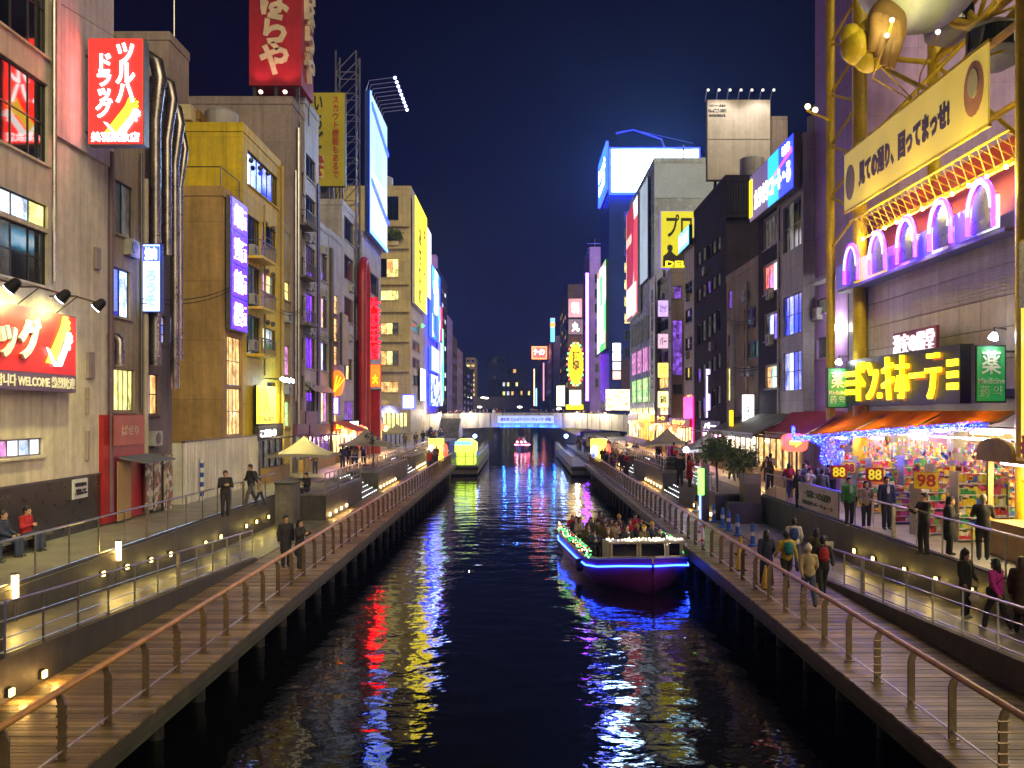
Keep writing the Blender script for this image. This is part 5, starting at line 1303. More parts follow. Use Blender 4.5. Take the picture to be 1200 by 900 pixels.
GOODS2 = cells('packets_small', [(.8, .6, .05), (.7, .05, .04), (.8, .78, .7), (.75, .15, .35), (.1, .45, .15), (.85, .4, .05), (.06, .2, .6)], 7, 0, .45)
def rack(label, c, w, d, h, rz=0, levels=6, mat=None):
    """a rack: frame, shelves and rows of packets standing on them"""
    t = thing('display_rack', label, 'display rack', (0, 0, 0), 'display racks of the discount store')
    MB().box((-w/2, -d/2, 0), (-w/2+.04, d/2, h)).build('side_panel', STEEL, t); MB().box((w/2-.04, -d/2, 0), (w/2, d/2, h)).build('side_panel', STEEL, t)
    g = MB()
    for k in range(levels):
        z = .06+(h-.1)*k/levels
        MB().box((-w/2+.045, -d/2, z), (w/2-.045, d/2, z+.03)).build('shelf', WHITEP, t)
        for side in (-1, 1):
            x = -w/2+.05
            while x < w/2-.12:
                pw = random.uniform(.07, .16); ph = (h/levels)*random.uniform(.5, .85)
                y0 = side*(d/2-.02); g.box((x, y0, z+.032), (x+pw, y0-side*random.uniform(.16, .3), z+.032+ph)); x += pw+.012
    o = g.build('packets', mat or GOODS, t); o['kind'] = 'stuff'
    t.location = c; t.rotation_euler = (0, 0, rz)
    return t
racks = [('tall yellow packet rack at the store front under the yellow price board', (14.5, 29.7, ZT), 1.6, .6, 2.2, 0), ('white wire rack of pink packets out on the terrace', (13.6, 31.3, ZT), 1.0, .6, 1.7, .2),
 ('crowded rack beside the white wire rack', (14.9, 32.4, ZT), 1.7, .6, 2.3, .1), ('low rack of drinks at the store front', (14.2, 34.5, ZT), 1.5, .7, 1.4, .1), ('rack of green and red packets behind the man in the dark coat', (15.3, 35.6, ZT), 1.8, .6, 2.4, 0),
 ('store rack behind the woman in the beige coat', (14.9, 37.8, ZT), 1.8, .6, 2.2, 0), ('store rack of mixed packets behind the waiting group', (15.2, 40.2, ZT), 1.8, .6, 2.2, 0), ('last store rack towards the arrow lantern', (15.4, 42.3, ZT), 1.8, .6, 2.3, 0)]
for lab, c, w, d, h, rz in racks: rack(lab, c, w, d, h, rz)
for i, y in enumerate((30, 33, 36, 39, 42, 44.6)): rack('inner aisle rack of the store, %s aisle' % ['first', 'second', 'third', 'fourth', 'fifth', 'sixth'][i], (18.4, y, ZT), 4.0, .7, 2.6, 0, 7, GOODS2)
# goods hanging from the ceiling edge: packets on strings
hg = thing('hanging_goods', 'dense rows of packets hanging under the store ceiling edge', 'goods', (15, 36, 3))
mb = MB()
for i in range(420):
    y = random.uniform(28.5, 44.5); x = random.choice((14.9, 15.3, 15.8, 16.4)); z = random.uniform(3.0, 4.45)
    w, h = random.uniform(.07, .17), random.uniform(.12, .28); mb.box((x-.02, y-w, z-h), (x+.02, y+w, z))
mb.build('packets', GOODS2, hg)['kind'] = 'stuff'
MB().box((14.85, 28.4, 4.47), (14.95, 44.6, 4.52)).box((15.25, 28.4, 4.47), (15.35, 44.6, 4.52)).build('hanging_rail', STEEL, hg)['kind'] = 'stuff'
for i, (px, py, Y, w, h, tx) in enumerate(((983, 553, 35.5, .6, .5, '88'), (1025, 556, 33.4, .6, .5, '88'), (1085, 563, 30.0, .75, .55, '98'), (995, 548, 38.5, .5, .45, '88'))):
    fr = Fr((XP(px, Y), Y, ZP(py, Y)), (-.25, -1, 0), w, h)
    t = sign('yellow price board, the one by the %s' % ['waiting group', 'man in the dark coat', 'tall yellow rack', 'far end of the shop front', 'hanging packets over the wire rack'][i], fr, pr('price_yellow', (.8, .62, .03), .5) if i > 1 else pr('price_red', (.5, .03, .02), .5), pr('price_back', (.6, .1, .05), .5), [(0, 0, .75, .75, tx, em('price_digits', (.95, .8, .02), .4) if i < 2 else P_RED, .02)], .03, 'price_board', rim=.02)
    MB().tube([fr.p(0, fr.h/2, .0), V((fr.C.x, fr.C.y, 4.47))], .01, 4).build('hanger', STEEL, t)
# price cards stuck on the racks
rc = random.Random(31)
for i in range(30):
    y = rc.uniform(28.8, 43.5); x = rc.choice((13.9, 14.3, 14.7)); z = rc.uniform(ZT+.5, ZT+2.5); w, h = rc.uniform(.14, .3), rc.uniform(.12, .24)
    fr = Fr((x, y, z), (-1, -.5, 0), w, h); cl = ('yellow', 'red', 'white')[i % 3]
    t = thing('price_card', '%s price card clipped to a store rack' % cl, 'price card', fr.p(0, -h/2), 'price cards on the store racks')
    panel(fr, .01).build('card', pr('card_'+cl, {'yellow': (.85, .65, .02), 'red': (.6, .03, .03), 'white': (.75, .73, .68)}[cl], .5), t)
    letters(t, fr, 0, 0, w*.8, h*.6, rc.choice(('98', '198', '¥398', '¥88', '2点')), P_RED if cl != 'red' else pr('card_white', (.75, .73, .68), .5), .04, n=.011, depth=.004)
    MB().tube([fr.p(0, -h/2), fr.p(0, -h/2-.25, -.05)], .008, 4).build('clip', STEEL, t)
# big sign box
fr = SC(1003, 1141, 413, 474, 14.75)
t = thing('store_sign', 'black store sign with huge glowing yellow katakana', 'sign', fr.p(0, -fr.h/2))
panel(fr, .45, 0).build('case', BLACK, t)
letters(t, fr, .02*fr.w, .02*fr.h, fr.w*.72, fr.h*.86, 'ドン.キホーテ', em('store_letter_yellow', (1, .70, .003), 2.6), .0, n=.456, depth=.16, space=1.12)
letters(t, fr, .035*fr.w, -.01*fr.h, fr.w*.735, fr.h*.92, 'ドン.キホーテ', pr('letter_red_side', (.4, .03, .02), .4), .02, n=.452, depth=.003, space=1.12)
for u0, u1 in ((-.49, -.37), (.42, .49)):
    for k in range(3): panel(fr, .05, .452, u0*fr.w, u1*fr.w, fr.h*(-.26+.2*k), fr.h*(-.15+.2*k)).build('stripe', em('stripe_yellow', (1, .68, .003), 5), t)
fr2 = SC(1051, 1101, 386, 416, 14.6)
t = thing('slogan_sign', 'white lit slogan characters over the store sign', 'sign', fr2.p(0, -fr2.h/2))
panel(fr2, .12, 0).build('backing', pr('slogan_backing', (.3, .05, .1), .5), t)
letters(t, fr2, 0, 0, fr2.w*.95, fr2.h*.8, '激安の殿堂', em('slogan_white', (1, .9, .97), 1.0), -.005, n=.125, depth=.08)
MB().beam((XS, fr2.C.y, fr2.C.z), (14.6, fr2.C.y, fr2.C.z), .1).build('bracket', DSTEEL, t)
# two green pharmacy signs with a spot lamp each
for p, Y, lab in (((967, 991, 431, 478), 41.5, 'smaller green pharmacy sign by the left pylon foot'), ((1138, 1174, 405, 472), 28.6, 'green pharmacy sign beside the yellow banner')):
    fr = SF(*p, Y)
    t = sign(lab, fr, em('pharmacy_green', (.008, .30, .07), .35, .15), BLACK, [(0, .2, .62, .42, '薬', SIGNW, .01), (0, -.12, .85, .10, 'Medicine', SIGNW, .01), (0, -.3, .72, .2, '药 약', SIGNW, .0)], .25, 'pharmacy_sign')
    MB().beam((fr.C.x, Y+.15, fr.C.z+fr.h*.4), (XS, Y+.15, fr.C.z+fr.h*.4), .07).beam((fr.C.x, Y+.15, fr.C.z-fr.h*.4), (XS, Y+.15, fr.C.z-fr.h*.4), .07).build('bracket', DSTEEL, t)
    q = fr.p(0, fr.h/2+.35, .5)
    MB().tube([fr.p(.6, fr.h/2+.5, 0), fr.p(0, fr.h/2+.5, .45), q], .025, 6).build('lamp_arm', DSTEEL, t)
    l = MB().lathe(q, [(.05, 0), (.12, .12), (.14, .2)], 10, (0, .5, -.85)).build('lamp', em('pharmacy_lamp', (.85, .92, 1), 20), t, True)
    point_light('pharmacy_lamp_light', q+V((0, -.05, -.25)), 14, (.9, .97, 1), l, .08, spot=2, aim=fr.p(0, -.1, .3))
# awning with blue icicle lights
AWN = thin_cloth('orange_awning_cloth', (.78, .34, .03), .7)
t = thing('awning', 'orange brown cloth awning over the discount store front', 'awning', (14, 35, 4.2))
NB = 12
def aw_pt(i, f):
    a = i/NB; y = 28.4+a*14.4
    back = V((15.0, y, 5.42)); front = V((14.2-1.7*a, y-.3*a, 5.05-.85*a))
    p = back.lerp(front, f); p.z -= .14*math.sin(PI*f); return p
for i in range(NB):
    mb = MB()
    for j in range(4):
        a, b, c, d = aw_pt(i+.01, j/4), aw_pt(i+.99, j/4), aw_pt(i+.99, (j+1)/4), aw_pt(i+.01, (j+1)/4)
        n = V((0, 0, -.012)); mb.add([a, b, c, d, a+n, b+n, c+n, d+n], [(0, 1, 2, 3), (7, 6, 5, 4)])
    mb.build('cloth_strip', AWN, t, True)
for i in (0, 4, 8, 12): MB().tube([aw_pt(i, 0)+V((0, 0, -.05)), aw_pt(i, 1)+V((0, 0, -.05))], .03, 6).build('awning_arm', STEEL, t)
MB().tube([aw_pt(i, 1) for i in range(NB+1)], .04, 8).build('front_bar', STEEL, t, True)
for i in (1.5, 4.5, 7.5, 10.5):                                  # tube lamps slung below the cloth
    q = aw_pt(i, .45)+V((0, 0, -.55))
    l = MB().tube([q+V((0, -.6, 0)), q+V((0, .6, 0))], .035, 8).build('tube_lamp', em('awning_tube', (1, .85, .55), 14), t, True)
    MB().tube([q, aw_pt(i, .45)], .012, 4).build('lamp_hanger', STEEL, l)
    point_light('awning_light', q+V((0, 0, .12)), 38, (1, .8, .45), l, .1)
il = thing('icicle_lights', 'curtain of tiny blue lights hanging along the awning edge', 'string lights', (12.6, 40, 3.8))
MB().tube([aw_pt(i, 1)+V((-.04, 0, -.03)) for i in range(NB+1)]+[(12.9, 43.5, 4.3), (13.4, 45.5, 4.75)], .012, 4).build('cable', BLACK, il)
bl, wh = MB(), MB()
for i in range(2200):
    a = random.random()**.75*13.6; f = min(a, NB)
    p = aw_pt(f, 1)
    if a > NB: p = V((12.5+.45*(a-NB), 42.5+1.6*(a-NB), 4.2+.28*(a-NB)))
    drop = .22+.5*max(0, math.sin(a*.9))*(a/NB)+(.75 if 8 < a < 9.6 else 0)
    q = p+V((random.uniform(-.2, -.06), random.uniform(-.05, .05), .06-drop*random.random()))
    (wh if i % 4 == 0 else bl).ball(q, .024, 4, 2)
bl.build('blue_bulbs', em('icicle_blue', (.003, .006, 1), 14), il)['kind'] = 'stuff'
wh.build('white_bulbs', em('icicle_white', (.04, .07, 1), 10.1), il)['kind'] = 'stuff'
# red awnings beyond and red arrow lantern
for i, (px0, px1, py, x0, z, m, lab) in enumerate(((928, 990, 486, 13.4, 5.0, pr('crimson_awning', (.35, .02, .05), .6, 0, .2, .8), 'crimson awning next to the orange brown one'), (872, 932, 486, 12.6, 4.9, pr('grey_green_awning', (.20, .20, .15), .65, 0, .25, .8), 'long grey green sloping awning by the arrow lantern'))):
    Ya, Yb = YX(px1, 14.9), YX(px0, 14.9)
    t = thing('awning', lab, 'awning', (14, Ya, 4.3))
    n = 6
    for k in range(n):
        y0 = Ya+(Yb-Ya)*k/n; y1 = Ya+(Yb-Ya)*(k+1)/n-.03
        MB().add([(14.95, y0, z+.4), (14.95, y1, z+.4), (x0, y1, z-.7), (x0, y0, z-.7), (14.95, y0, z+.36), (14.95, y1, z+.36), (x0, y1, z-.74), (x0, y0, z-.74), (x0, y0, z-1.0), (x0, y1, z-1.0)], [(0, 1, 2, 3), (7, 6, 5, 4), (3, 2, 9, 8)]).build('cloth_strip', m, t)
    for y in (Ya, Yb-.1): MB().tube([(14.95, y, z+.3), (x0, y, z-.76)], .03, 6).build('awning_arm', STEEL, t)
    MB().tube([(x0, Ya, z-.72), (x0, Yb, z-.72)], .035, 6).build('front_bar', STEEL, t)
fr = SF(915, 944, 508, 529, 44.5)
t = thing('arrow_lantern', 'red lit oval lantern with a yellow arrow', 'sign', (fr.C.x, 44.5, fr.C.z-fr.h/2))
pts = [(math.copysign(abs(math.cos(a))**.6, math.cos(a))*fr.w/2, math.copysign(abs(math.sin(a))**.6, math.sin(a))*fr.h/2) for a in [2*PI*i/28 for i in range(28)]]
MB().prism(pts, fr.C, fr.U, fr.W, fr.N, .4).build('lantern', em('lantern_red', (1, .07, .02), 1.7, .1), t)
MB().prism([(-.28, -.1), (.0, -.1), (.0, -.22), (.3, 0), (.0, .22), (.0, .1), (-.28, .1)], fr.p(0, 0, .4), fr.U, fr.W, fr.N, .03).build('arrow', T_YEL, t)
MB().tube([fr.p(0, -fr.h/2, -.2), V((fr.C.x, 44.7, ZT))], .04, 6).build('post', DSTEEL, t)
# upper storey: curved lit balcony band, red back wall with violet neon arches
ub = thing('neon_balcony', 'curved balcony band with bright pictures under the violet neon arches', 'balcony', (14.5, 36, 11.6))
MB().box((15.9, SY0+.5, 11.62), (16.1, SY1-.5, 14.3)).build('back_wall', pr('neon_back_wall', (.30, .015, .025), .5, 0, .25, .5), ub)
NSEG = 14
def cb(a): return V((14.55+.35*math.cos(a*PI*2-PI)*.5, SY0+.8+(SY1-SY0-1.6)*a, 0))
BANDM = [cells('balcony_pictures', [(.9, .35, .5), (.2, .2, .9), (.95, .8, .2), (.8, .8, .95), (.5, .2, .8), (.9, .9, .9)], 1.1, .12, .4), em('balcony_blue', (.12, .1, .6), .3, .4, .8), em('balcony_white', (.8, .8, .95), .8, .3, 1.2), em('balcony_gold', (1, .6, .02), .6, .3, 1)]
for i in range(NSEG):
    p, q = cb(i/NSEG), cb((i+.97)/NSEG)
    zt = 11.95; zb = 10.95
    MB().add([(p.x, p.y, zb), (q.x, q.y, zb), (q.x, q.y, zt), (p.x, p.y, zt), (p.x+.08, p.y, zb), (q.x+.08, q.y, zb), (q.x+.08, q.y, zt), (p.x+.08, p.y, zt)], [(3, 2, 1, 0), (4, 5, 6, 7), (3, 2, 6, 7), (0, 1, 5, 4)]).build('picture_panel', BANDM[[2, 0, 1, 0, 2, 1, 1, 0, 0, 3, 3, 3, 1, 1][i]], ub)
MB().box((14.5, SY0+.6, 10.8), (15.15, SY1-.6, 10.93)).build('balcony_floor', LGREY, ub)
for i, a in enumerate((.05, .25, .45, .65, .86)):
    y = SY0+1+(SY1-SY0-2)*a
    pts = [(14.3, y+.82*math.cos(t_), 11.6+1.0*math.sin(t_)) for t_ in [PI*k/14 for k in range(15)]]
    pts = [(14.3, y+.82, 11.0)]+pts+[(14.3, y-.82, 11.0)]
    arch_o = MB().tube(pts, .07, 8).build('neon_arch', em('neon_violet', (.10, .008, 1), 12), ub, True)
    pts2 = [(14.25, y+.74*math.cos(t_), 11.6+.9*math.sin(t_)) for t_ in [PI*k/14 for k in range(15)]]
    MB().tube(pts2, .05, 6).build('neon_tube', em('neon_white', (.35, .3, 1), 3), arch_o, True)
    MB().prism([(.68*math.cos(PI*k/10), .86*math.sin(PI*k/10)) for k in range(11)]+[(-.68, -.6), (.68, -.6)], (14.36, y, 11.6), (0, 1, 0), (0, 0, 1), (1, 0, 0), .05).build('arch_panel', pr('arch_dark', (.05, .04, .06), .3), arch_o)
# pylons and bracing
py = thing('yellow_pylon', 'yellow steel pylon frame with diagonal bracing carrying the wheel', 'pylon', (14.8, 36, ZT))
posts = [(14.5, 43.9), (14.9, 41.2), (14.75, 27.2), (15.1, 26.2)]
for (x, y), r in zip(posts, (.20, .30, .38, .25)): MB().tube([(x, y, ZT), (x, y, 34)], r, 16).build('post', YELM, py, True)
for (x, y) in ((18.5, 42), (18.5, 27.5), (20.5, 35)): MB().tube([(x, y, 11.6), (x, y, 34)], .28, 12).build('post', YELM, py, True)
for k in range(9):
    z = 13+k*2.4
    MB().beam((14.5, 43.9, z), (14.9, 41.2, z+1.2), .10).build('brace', YELM, py); MB().beam((14.9, 41.2, z+1.2), (14.5, 43.9, z+2.4), .10).build('brace', YELM, py)
    MB().beam((14.75, 27.2, z), (15.1, 26.2, z+1.2), .10).build('brace', YELM, py); MB().beam((15.1, 26.2, z+1.2), (14.75, 27.2, z+2.4), .10).build('brace', YELM, py)
for z in (16.9, 21, 25.5):
    for a, b in (((14.9, 41.2, z), (14.75, 27.2, z)), ((18.5, 42, z), (18.5, 27.5, z)), ((14.9, 41.2, z), (18.5, 42, z)), ((14.75, 27.2, z), (18.5, 27.5, z))):
        MB().tube([a, b], .13, 8).build('beam', YELM, py, True)
for a, b in (((14.9, 41.2, 16.9), (18.5, 37, 21)), ((18.5, 42, 16.9), (18.5, 34, 25.5)), ((18.5, 27.5, 16.9), (18.5, 35, 25.5)), ((14.9, 41.2, 21), (15.0, 34, 16.9)), ((18.5, 42, 21), (20.5, 35, 26)), ((14.75, 27.2, 21), (18.5, 33, 16.9)), ((20.5, 35, 14), (18.5, 42, 21))):
    MB().tube([a, b], .10, 8).build('brace', YELM, py, True)
# gold light truss under the banner
gt = thing('light_truss', 'gold truss with small bulbs under the long banner', 'truss', (14.6, 35, 13.2))
for x, z in ((14.4, 13.7), (15.6, 13.4), (15.0, 12.95)): MB().tube([(x, 27.6, z), (x, 41, z)], .05, 6).build('chord', YELM, gt, True)
for i in range(22):
    y = 27.8+i*.6
    MB().beam((14.4, y, 13.7), (15.6, y+.6, 13.4), .03).beam((15.6, y, 13.4), (15.0, y+.6, 12.95), .03).beam((14.4, y, 13.7), (15.0, y+.6, 12.95), .03).build('lacing', YELM, gt)['kind'] = 'stuff'
    if i % 2: MB().ball((14.85, y+.3, 12.88), .07, 6, 4).build('bulb', em('truss_bulb', (1, .7, .15), 40), gt, True)
for y in (29.5, 33.5, 37.5): point_light('truss_light', (13.6, y, 12.6), 170, (1, .80, .12), gt, .15)
# wheel rim behind the banner
wl = thing('ferris_wheel', 'oval yellow ferris wheel rim with gondolas behind the banner', 'ferris wheel', (18.5, 35, 12))
rim = [(17.6, 35+6.6*math.sin(t_), 33+13*math.cos(t_)) for t_ in [2*PI*k/40 for k in range(41)]]
for x in (17.2, 18.2): MB().tube([(x, p[1], p[2]) for p in rim], .16, 8).build('rim', YELM, wl, True)
for k in range(40): MB().beam((17.2, rim[k][1], rim[k][2]), (18.2, rim[k+1][1], rim[k+1][2]), .08).build('rim_brace', YELM, wl)
for k in range(12, 29, 4):
    p = rim[k]; g = MB().lathe((17.7, p[1], p[2]-1.9), [(.3, 0), (.9, .3), (1.0, 1.0), (.9, 1.6), (.3, 1.9)], 14).build('gondola', pr('gondola_grey', (.3, .3, .33), .4), wl, True)
    MB().lathe((17.7, p[1], p[2]-1.2), [(1.005, 0), (1.03, .02), (1.02, .75), (.97, .78)], 14).build('gondola_window', GLASS, g, True)
# long banner
fr = SC(990, 1161, 117, 197, 14.3)
fr = Fr((14.15, (YX(991, 14.15)+YX(1160, 14.15))/2, 5.4+.70*14.15), (-1, 0, 0), YX(991, 14.15)-YX(1160, 14.15), .172*14.15)
t = thing('long_banner', 'long cream banner with violet Japanese words between the pylons', 'banner', fr.p(0, -fr.h/2))
panel(fr, .06, 0).build('cloth', em('banner_cream_glow', (1, .74, .12), .22, .3, .35, base=(.85, .62, .12)), t)  # lamp light on the banner is put in as a faint glow of the cloth
mb = MB(); panel(fr, .1, -.03, -fr.w/2-.06, fr.w/2+.06, fr.h/2+.002, fr.h/2+.1, mb); panel(fr, .1, -.03, -fr.w/2-.06, fr.w/2+.06, -fr.h/2-.1, -fr.h/2-.002, mb); mb.build('frame', YELM, t)
letters(t, fr, -.03*fr.w, -.03*fr.h, fr.w*.66, fr.h*.42, '見ての通り、回ってまっせ!', P_PURPLE, .06, n=.062, depth=.02)
pts = [(math.cos(a)*.55, math.sin(a)*.75) for a in [2*PI*i/18 for i in range(18)]]
MB().prism(pts, fr.p(-.44*fr.w, -.05*fr.h, .062), fr.U, fr.W, fr.N, .02).build('printed_shape', pr('print_lavender', (.45, .35, .55), .6), t)
MB().prism([(p[0]*1.15, p[1]*1.15) for p in pts], fr.p(.43*fr.w, .05*fr.h, .062), fr.U, fr.W, fr.N, .02).build('printed_shape', pr('print_coral', (.65, .30, .30), .6), t)
MB().prism([(p[0]*.6, p[1]*.6) for p in pts], fr.p(.43*fr.w, .12*fr.h, .085), fr.U, fr.W, fr.N, .02).build('printed_shape', pr('print_white', (.7, .65, .6), .6), t)
for y in (fr.C.y-fr.w*.45, fr.C.y, fr.C.y+fr.w*.45): MB().beam((14.15, y, fr.C.z+fr.h*.4), (14.9, y, fr.C.z+fr.h*.5), .07).build('tie', YELM, t)
# underside of the big roof figure: a pale rounded body and a cupped golden hand
t = thing('roof_figure', 'underside of a big rounded pale figure with a cupped golden hand', 'statue', (14, 36, 17.8))
MB().ball((XP(1078, 35), 35.0, ZP(-58, 35)), 2.5, 24, 16, (1, 1, 1.2)).build('body', pr('figure_white', (.62, .66, .52), .5, 0, .15, .6), t, True)
GOLDH = pr('figure_gold', (.85, .62, .02), .45, 0, .2, .8); TANH = pr('figure_tan', (.42, .24, .07), .5, 0, .25, .8)
hd = MB()
for c, r, q in (((1005, 55), .62, (1, .8, 1.1)), ((1018, 68), .55, (1, .8, 1)), ((997, 42), .45, (.9, .8, 1)), ((1000, 62), .42, (1, .8, .9)), ((1022, 45), .6, (1, .8, 1.3))):
    hd.ball((XP(c[0], 34.5), 34.5, ZP(c[1], 34.5)), r, 14, 9, q)
hd.build('sleeve', GOLDH, t, True)
for k, (a, b) in enumerate((((1026, 20), (1022, 60)), ((1034, 22), (1029, 68)), ((1042, 25), (1036, 76)), ((1048, 28), (1043, 80)))):
    MB().tube([(XP(a[0], 34), 34.0, ZP(a[1], 34)), (XP((a[0]+b[0])/2+2, 33.9), 33.8, ZP((a[1]+b[1])/2, 33.9)), (XP(b[0], 34), 34.0, ZP(b[1], 34))], [.26, .28, .16], 12).build('finger', TANH, t, True)
MB().ball((XP(1040, 34.3), 34.4, ZP(30, 34.3)), .75, 14, 9, (1, .6, 1.4)).build('palm', TANH, t, True)
MB().tube([(XP(1078, 36), 36, 20), (18.5, 36, 25.5)], .2, 8).build('support', YELM, t)
for dx, py_ in ((1046, 26), (1040, 44), (1100, 40)):
    q = V((XP(dx, 32.5), 32.5, ZP(py_, 32.5)))
    l = MB().lathe(q, [(.04, 0), (.08, .08), (.09, .14)], 10, (0, .5, .85)).build('floodlight', em('figure_flood', (1, .95, .7), 2), t, True)
    MB().tube([q, q+V((.3, 2.2, -.6)), V((15.2, 36, 17.2))], .03, 6).build('floodlight_arm', YELM, l)
    point_light('figure_light', q+V((0, .1, .35)), 22, (1, .9, .45), l, .1, spot=2.4, aim=(XP(1050, 35), 35, ZP(0, 35)))
# lamp arm on the left pylon
t = thing('pylon_floodlight', 'pair of round floodlights on a horizontal yellow arm of the pylon', 'lamp', (13.5, 43, ZP(134, 43)))
z = ZP(134, 43); MB().tube([(14.5, 43.9, z), (13.0, 42.5, z)], .06, 8).build('arm', YELM, t)
for d in (0, .5):
    l = MB().ball((13.0+d, 42.5+d, z+.2), .13, 10, 6).build('lamp', em('pylon_lamp', (1, .8, .4), 3), t, True)
# yellow vertical banner and stall right of the store
fr = Fr((14.5, 25.4, 5.4+.035*14.5), (-1, 0, 0), 3.2, 5.0)
t = sign('tall yellow shop banner with a red starburst beside the store', fr, em('banner_yellow_lit', (1, .75, .06), .75, .15, .8, base=(.7, .5, .05)), YELM, [(-.28, .12, .15, .62, 'オ\nー\nプ\nン', P_DARK, .03), (.0, .2, .24, .5, '道\n頓\n堀\n本\n店', P_RED, .05)], .1, 'shop_banner')
star = [((.75 if i % 2 else .62)*math.cos(2*PI*i/40), (.75 if i % 2 else .62)*math.sin(2*PI*i/40)) for i in range(40)]
st_o = MB().prism(star, fr.p(-.8, -1.55, .14), fr.U, fr.W, fr.N, .03).build('starburst', pr('starburst_red', (.6, .02, .02), .45), t)
letters(st_o, fr, -.8, -1.55, .85, .85, 'すぐ\nそこ', SIGNW, .05, n=.172)
MB().beam((14.5, 25.4, fr.C.z+1), (15.2, 25.4, fr.C.z+1), .1).build('bracket', DSTEEL, t)
fr = Fr((14.5, 25.5, 5.4+.27*14.5), (-1, 0, 0), 3.2, 2.0)
t = sign('pale blank printed panel above the yellow shop banner', fr, pr('speckled_panel', (.55, .52, .5), .6, 0, .5, 12), YELM, (), .1, 'poster_sign'); MB().beam((14.5, 25.4, fr.C.z), (15.2, 25.4, fr.C.z), .1).build('bracket', DSTEEL, t)
NX = Bld('neighbour_building', 'building beside the store with the yellow shop banner', 15.2, 14, 25.9, 26, 12, TANB); NX.done()
t = thing('food_stall', 'wooden food stall with an arched board and a glowing yellow counter', 'stall', (14.2, 25.5, ZT))
MB().box((13.4, 24.2, ZT), (15.0, 26.9, ZT+1.0)).build('counter', pr('stall_wood', (.42, .26, .09), .5, 0, .3, 2), t)
MB().prism([(-1, 0), (1, 0), (1, .25)]+[(math.cos(PI*k/10)*1.0, .25+.4*math.sin(PI*k/10)) for k in range(1, 10)]+[(-1, .25)], (13.2, 26.2, 4.0), (0, -1, 0), (0, 0, 1), (1, 0, 0), .1).build('arched_board', pr('stall_board', (.5, .3, .1), .5, 0, .3, 2), t)
for y in (24.3, 26.85): MB().box((13.35, y-.06, ZT+1), (13.5, y+.06, 4.0)).build('stall_post', pr('stall_wood', (.42, .26, .09), .5, 0, .3, 2), t)
MB().box((13.3, 24.1, 3.98), (15.1, 27.0, 4.08)).build('stall_roof', pr('stall_board', (.5, .3, .1), .5, 0, .3, 2), t)
MB().box((14.9, 24.3, ZT+1.02), (14.98, 26.8, 3.9)).build('back_panel', em('stall_glow', (1, .72, .18), 1.6, .4, 2), t)
MB().box((13.6, 24.6, 3.9), (14.6, 26.6, 3.96)).build('stall_light', em('stall_tube', (1, .85, .5), 16), t)
# ================================================================== leaves, trees, plants
def leaf_mat(name, c):
    if name in MATS: return MATS[name]
    m, n, l, b = _new(name)
    co = _coord(n, l, obj=True)
    l.new(_mul(n, l, None, _noise(n, l, co, 3, 4), .5, 1.5, c), b.inputs['Base Color'])
    b.inputs['Roughness'].default_value = .5
    MATS[name] = m; return m
LEAF = leaf_mat('leaves_green', (.10, .18, .03)); LEAF_D = leaf_mat('leaves_dark', (.03, .06, .015))
BARK = pr('bark', (.09, .06, .04), .85, 0, .4, 6, bump=.4, obj=True)
def leaves(mb, c, r, n, size, squash=.85, rnd=random):
    """n small folded leaves scattered through uneven clumps"""
    c = V(c)
    cl = [c+V((rnd.gauss(0, .45), rnd.gauss(0, .45), rnd.gauss(0, .4)*squash))*r for _ in range(max(6, n//70))]
    for i in range(n):
        q = rnd.choice(cl)+V((rnd.gauss(0, .2), rnd.gauss(0, .2), rnd.gauss(0, .17)))*r
        d = V((rnd.gauss(0, 1), rnd.gauss(0, 1), rnd.gauss(-.2, .6))).normalized(); u = d.cross(V((rnd.gauss(0, 1), rnd.gauss(0, 1), rnd.gauss(0, 1)))).normalized()
        s = size*rnd.uniform(.6, 1.3); k = u.cross(d)*s*.12
        a, b = q, q+d*s; m1, m2 = q+d*s*.5+u*s*.3+k, q+d*s*.5-u*s*.3+k
        mb.add([a, m1, b, m2], [(0, 1, 2), (0, 2, 3)])
def tree(label, base, h, r, n=1500, mat=None, name='street_tree', size=.13):
    rnd = random.Random(hash(label) % 9999)
    t = thing(name, label, 'tree', base); b = V(base)
    mb = MB().tube([b, b+V((.03, .02, h*.3)), b+V((-.03, .03, h*.62)), b+V((0, 0, h*.9))], [.07, .055, .045, .015], 8)
    for i in range(7):
        a = rnd.uniform(0, 2*PI); z0 = h*rnd.uniform(.5, .75); e = V((math.cos(a)*r*.75, math.sin(a)*r*.75, z0+r*rnd.uniform(.3, .8)))
        mb.tube([b+V((0, 0, z0)), b+V((e.x*.5, e.y*.5, (z0+e.z)/2+.05)), b+e], [.03, .02, .008], 5)
    mb.build('trunk', BARK, t, True)
    lv = MB(); leaves(lv, b+V((0, 0, h*.8)), r, n, size, rnd=rnd); lv.build('crown', mat or LEAF, t)
    return t
random.seed(21)
tree('round green tree in the raised block by the blue lit lamp', (9.95, 47.6, 1.31), 2.6, 1.0, 3600)
tree('smaller green tree on the raised block beside the brown box', (11.1, 47.3, 1.31), 2.1, .8, 2300)
tree('thin bare stemmed young tree before the second tent on the drugstore bank', (XP(437, 68), 68, 1.31), 2.6, .5, 260, LEAF_D)
for i, y in enumerate((64.5, 66.0, 68.0)):
    t = thing('hedge', ['clipped dark hedge at the near end of the second block', 'clipped dark hedge in the middle of the second block', 'clipped dark hedge at the far part of the second block'][i], 'hedge', (10.6, y, 1.31), 'hedges on the discount store bank')
    mb = MB(); leaves(mb, (10.6, y, 1.7), .75, 900, .12, .5); mb.build('foliage', LEAF_D, t)
t = thing('terrace_plant', 'bushy green plant spilling from a cream terrace of the tall building', 'plant', (XP(456, 128.4), 128.5, ZP(288, 128.7)))
mb = MB()
